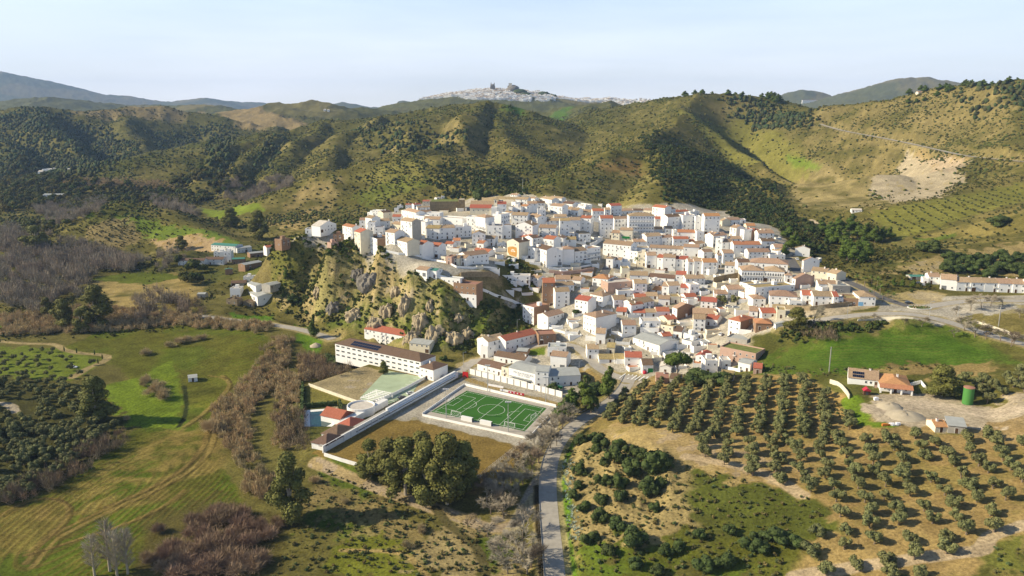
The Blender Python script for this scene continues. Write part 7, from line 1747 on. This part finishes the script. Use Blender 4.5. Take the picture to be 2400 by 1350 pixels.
w = region([(640, 790), (690, 800), (680, 850), (640, 910), (590, 960), (590, 1060), (630, 1130), (600, 1140), (530, 1050), (490, 1000), (500, 960), (565, 905), (610, 855)])+region([(0, 745), (120, 735), (220, 720), (380, 735), (640, 762), (620, 785), (420, 765), (250, 780), (100, 785), (0, 790)])+region([(640, 880), (700, 880), (700, 940), (680, 1060), (640, 1060), (640, 960)])*.8+region([(700, 830), (780, 850), (800, 870), (700, 900)])*.7+region([(0, 560), (60, 580), (20, 600)])+region([(560, 1080), (640, 1120), (640, 1180), (580, 1170)])+region([(150, 430), (420, 438), (420, 446), (150, 442)])
p_, j, i = scatter(np.clip(w, 0, 1), 2600); S = G_.uniform(3.2, 6.0, 2600)
batch('cane_thicket', [caney(k) for k in range(4)], p_, S, 'tan giant-cane thicket following the stream at the left', 'cane thicket', tints(2600, (.42, .32, .175), .25, .08), ('tinted',), S*1.0)
w = region([(150, 1090), (270, 1010), (300, 1040), (200, 1120), (60, 1180), (0, 1190), (0, 1170)])+region([(380, 700), (460, 700), (480, 740), (380, 745)])*.3+region([(700, 830), (780, 850), (820, 880), (720, 900)])+region([(640, 960), (710, 980), (720, 1060), (660, 1060)])+region([(1880, 780), (1960, 790), (1940, 810), (1880, 800)])
p_, j, i = scatter(np.clip(w, 0, 1), 420); S = G_.uniform(3.5, 7.5, 420)
batch('leafless_thicket', [fuzzy(10+k, 160) for k in range(4)], p_, S, 'brown leafless thicket edging the left grove and the stream', 'thicket', tints(420, (.22, .165, .105), .25, .1), ('tinted',), S*1.0)
# bushes on the cliff, the road banks and the rough foreground
w = region([(600, 640), (650, 585), (760, 565), (850, 590), (760, 640), (650, 690)])*.8+region([(700, 620), (860, 590), (930, 640), (1060, 690), (1230, 730), (1230, 780), (1100, 830), (1000, 820), (760, 760), (640, 700)])*.6+region([(1830, 770), (1960, 760), (2080, 755), (2040, 775), (1900, 800), (1830, 800)])*1.5+region([(1190, 600), (1260, 640), (1250, 680), (1190, 670)])+region([(1130, 695), (1230, 715), (1240, 760), (1130, 740)])*.7+region([(1530, 820), (1560, 840), (1500, 860), (1460, 800)])*.1
p_, j, i = scatter(np.clip(w, 0, 1.5), 2600); S = 1.0+3.4*G_.random(2600)**2.2
batch('cliff_scrub', [bushy(40+k, 110) for k in range(5)], p_, S, 'green bushes clinging to the rocks below the village', 'scrub', tints(2600, (.080, .100, .026), .4), ('tinted',), S*.9)
w = region([(740, 1090), (1000, 1200), (1220, 1260), (1210, 1350), (640, 1350), (700, 1200)])*.7+region([(1320, 1050), (1600, 1090), (1850, 1240), (1850, 1360), (1330, 1360)])*.8+region([(1950, 1190), (1700, 1110), (1640, 1110), (1840, 1270)])*.8+region([(1880, 880), (1960, 940), (2010, 1000), (1980, 1000)])*1.2+region([(2330, 1290), (2420, 1262), (2420, 1360), (2330, 1360)])*.4+region([(1790, 850), (1900, 870), (2200, 850), (2200, 862), (1900, 885), (1800, 880)])*.7
p_, j, i = scatter(np.clip(w, 0, 1.5), 2300); S = .5+1.7*G_.random(2300)**2.5
batch('rough_shrubs', [bushy(60+k, 120) for k in range(5)], p_, S, 'low rough shrubs on the foreground banks', 'shrubs', tints(2300, (.125, .125, .045), .35, .3), ('tinted',), S*.8)
w = region([(1318, 1080), (1340, 1080), (1345, 1180), (1365, 1270), (1335, 1270), (1325, 1180)])
p_, j, i = scatter(w, 150); S = G_.uniform(1.0, 2.0, 150)
def agave(i):
    g = random.Random(i); b = []
    for k in range(14): a = 6.283*k/14; r_ = .5*g.uniform(.7, 1); b.append([(0.05*math.cos(a+1.5), .05*math.sin(a+1.5), 0), (-.05*math.cos(a+1.5), -.05*math.sin(a+1.5), 0), (r_*math.cos(a), r_*math.sin(a), g.uniform(.3, .8))])
    return np.array(b).reshape(-1, 3), np.arange(42).reshape(-1, 3)
batch('agave_bank', [agave(k) for k in range(3)], p_, S, 'pale blue-green agaves along the right verge of the main road', 'agaves', tints(150, (.34, .42, .36), .2, .05), ('tinted',), S)
# young olives on the far right slope
poly = px_poly([(2060, 500), (2250, 460), (2420, 425), (2420, 540), (2220, 580), (2120, 570)]); q_ = []
for i in range(-40, 60):
    for j in range(-40, 60):
        x = 420+i*11+j*3; y = 700+j*12-i*2
        if inside(poly, x, y): q_.append((x+vr.gauss(0, .6), y+vr.gauss(0, .6), hgt(x, y)))
if q_: q_ = np.array(q_); batch('young_olive_grove', [bushy(80+k, 60) for k in range(3)], q_, G_.uniform(2.2, 3.4, len(q_)), 'young olives dotted in rows over the slope at the far right', 'olive grove', tints(len(q_), (.09, .10, .04), .2), ('tinted',))
# pines on the ridge lines
def ridge_pines(uvY, n, h, lab, grp):
    for _ in range(n):
        k = vr.randrange(len(uvY)-1); t = vr.random(); a, b_ = uvY[k], uvY[k+1]; u = a[0]+(b_[0]-a[0])*t; Y = a[2]+(b_[2]-a[2])*t; x = ray(u, 300)[0]*Y; y = Y+vr.uniform(-30, 60); x = x/Y*y; plant('pine', (x, y, hgt(x, y)-.5), vr.uniform(*h), lab, grp, 2.0)
ridge_pines([(1600, 236, 1800), (1650, 228, 1750), (1720, 224, 1750), (1790, 232, 1750), (1830, 246, 1700)], 60, (9, 15), 'pine on the skyline ridge right of the distant town', 'pines on the central skyline')
ridge_pines([(2120, 226, 1400), (2200, 212, 1350), (2300, 204, 1300), (2400, 200, 1250), (2480, 200, 1230)], 55, (8, 14), 'pine on the skyline ridge at the far right', 'pines on the right skyline')
# ---------------------------------------------------------------- the far town on its hill
def tz(u, Y): x = ray(u, 250)[0]*Y; return x, Y, hgt(x, Y)
b = MB(); tr_ = random.Random(9)
def crest(u): return float(np.interp(u, [880, 1010, 1060, 1120, 1150, 1200, 1240, 1300, 1400, 1500, 1600, 1700], [4900, 4700, 4600, 4500, 4500, 4500, 4500, 4500, 4500, 4400, 4200, 4200]))
for _ in range(3600):
    u = tr_.choice([tr_.gauss(1150, 75), tr_.uniform(1000, 1400), tr_.uniform(1300, 1700), tr_.gauss(1080, 50)])
    if not 985 < u < 1560: continue
    Y = crest(u)-tr_.random()**1.3*(360 if u < 1300 else 170); x, y, z = tz(u, Y); w_ = tr_.uniform(7, 16); d_ = tr_.uniform(7, 12); h_ = tr_.uniform(7, 14)
    b.box(x-w_/2, x+w_/2, y, y+d_, z-4, z+h_, 'white'); b.poly([(x-w_/2-.3, y-.3, z+h_+.02), (x+w_/2+.3, y-.3, z+h_+.02), (x+w_/2+.3, y+d_+.3, z+h_+.02), (x-w_/2-.3, y+d_+.3, z+h_+.02), (x-w_/2, y+d_/2, z+h_+1.8), (x+w_/2, y+d_/2, z+h_+1.8)], [(0, 1, 5, 4), (2, 3, 4, 5), (1, 2, 5), (3, 0, 4)], tr_.choice(['tile_tan', 'white_b']))
o = link('distant_town', b.mesh('distant_town')); tag(o, 'white houses of the distant hill town covering the far ridge', 'town', None, 'stuff')
x, y, z = tz(1202, 4420); me = raw_mesh('castle_rock', I2[0]*np.array([38, 28, 27])*(1+.22*(np.random.default_rng(2).random((len(I2[0]), 1))-.5)), I2[1], ['far_rock']); tag(link('castle_rock', me, loc=(x, y, z+14)), 'grey crag with a castle on top, highest point of the distant town', 'castle rock')
b = MB(); b.box(-9, 9, -7, 7, -10, 16, 'cream'); b.box(-14, 26, -5, 5, -12, 3, 'stone'); tag(link('castle_keep', b.mesh('castle_keep'), loc=(x-14, y, z+36)), 'square cream castle keep on the grey crag of the distant town', 'castle')
x, y, z = tz(1155, 4450); b = MB(); b.box(-22, 22, -14, 26, -10, 34, 'far_rock'); b.lathe([(12, 34), (11, 42), (5, 47), (.5, 49)], 'far_rock', 16, (0, 8))
for s in (-14, 14): b.box(s-5, s+5, -16, -6, 0, 46, 'far_rock'); b.poly([(s-5, -16, 46), (s+5, -16, 46), (s+5, -6, 46), (s-5, -6, 46), (s, -11, 62)], [(0, 1, 4), (1, 2, 4), (2, 3, 4), (3, 0, 4)], 'far_rock')
tag(link('distant_church', b.mesh('distant_church'), loc=(x, y, z+6), sc=(.6, .6, .72)), 'twin-towered domed church on top of the distant town', 'church')
for u, s_, h_, Y_ in ((1218, 40, 20, 4380), (1232, 38, 16, 4340), (1062, 24, 12, 4560), (1275, 34, 18, 4420), (1292, 30, 14, 4420), (1265, 20, 12, 4400), (1172, 24, 10, 4300)):
    x, y, z = tz(u, Y_); V = I2[0]*[s_, s_*.6, h_]*(1+.3*(np.random.default_rng(u).random((len(I2[0]), 1))-.5)); tag(link('wooded_knoll', raw_mesh('wooded_knoll', V, I2[1], ['oak_leaf']), loc=(x, y, z+4)), 'dark wooded knoll within the distant town', 'knoll', 'wooded knolls of the distant town')
# haze: one closed box of thin even air
b = MB(); b.box(-16500, 16500, -300, 16600, -60, 760, 'white'); me = b.mesh('haze'); hz = link('haze', me); hz['kind'] = 'stuff'; me.materials.clear()
m = bpy.data.materials.new('haze'); m.use_nodes = True; nt = m.node_tree; nt.nodes.clear(); out = nt.nodes.new('ShaderNodeOutputMaterial'); pv = nt.nodes.new('ShaderNodeVolumePrincipled'); pv.inputs['Density'].default_value = 4.2e-5; pv.inputs['Color'].default_value = (.42, .62, 1, 1); pv.inputs['Anisotropy'].default_value = 0; nt.links.new(pv.outputs[0], out.inputs['Volume']); me.materials.append(m)
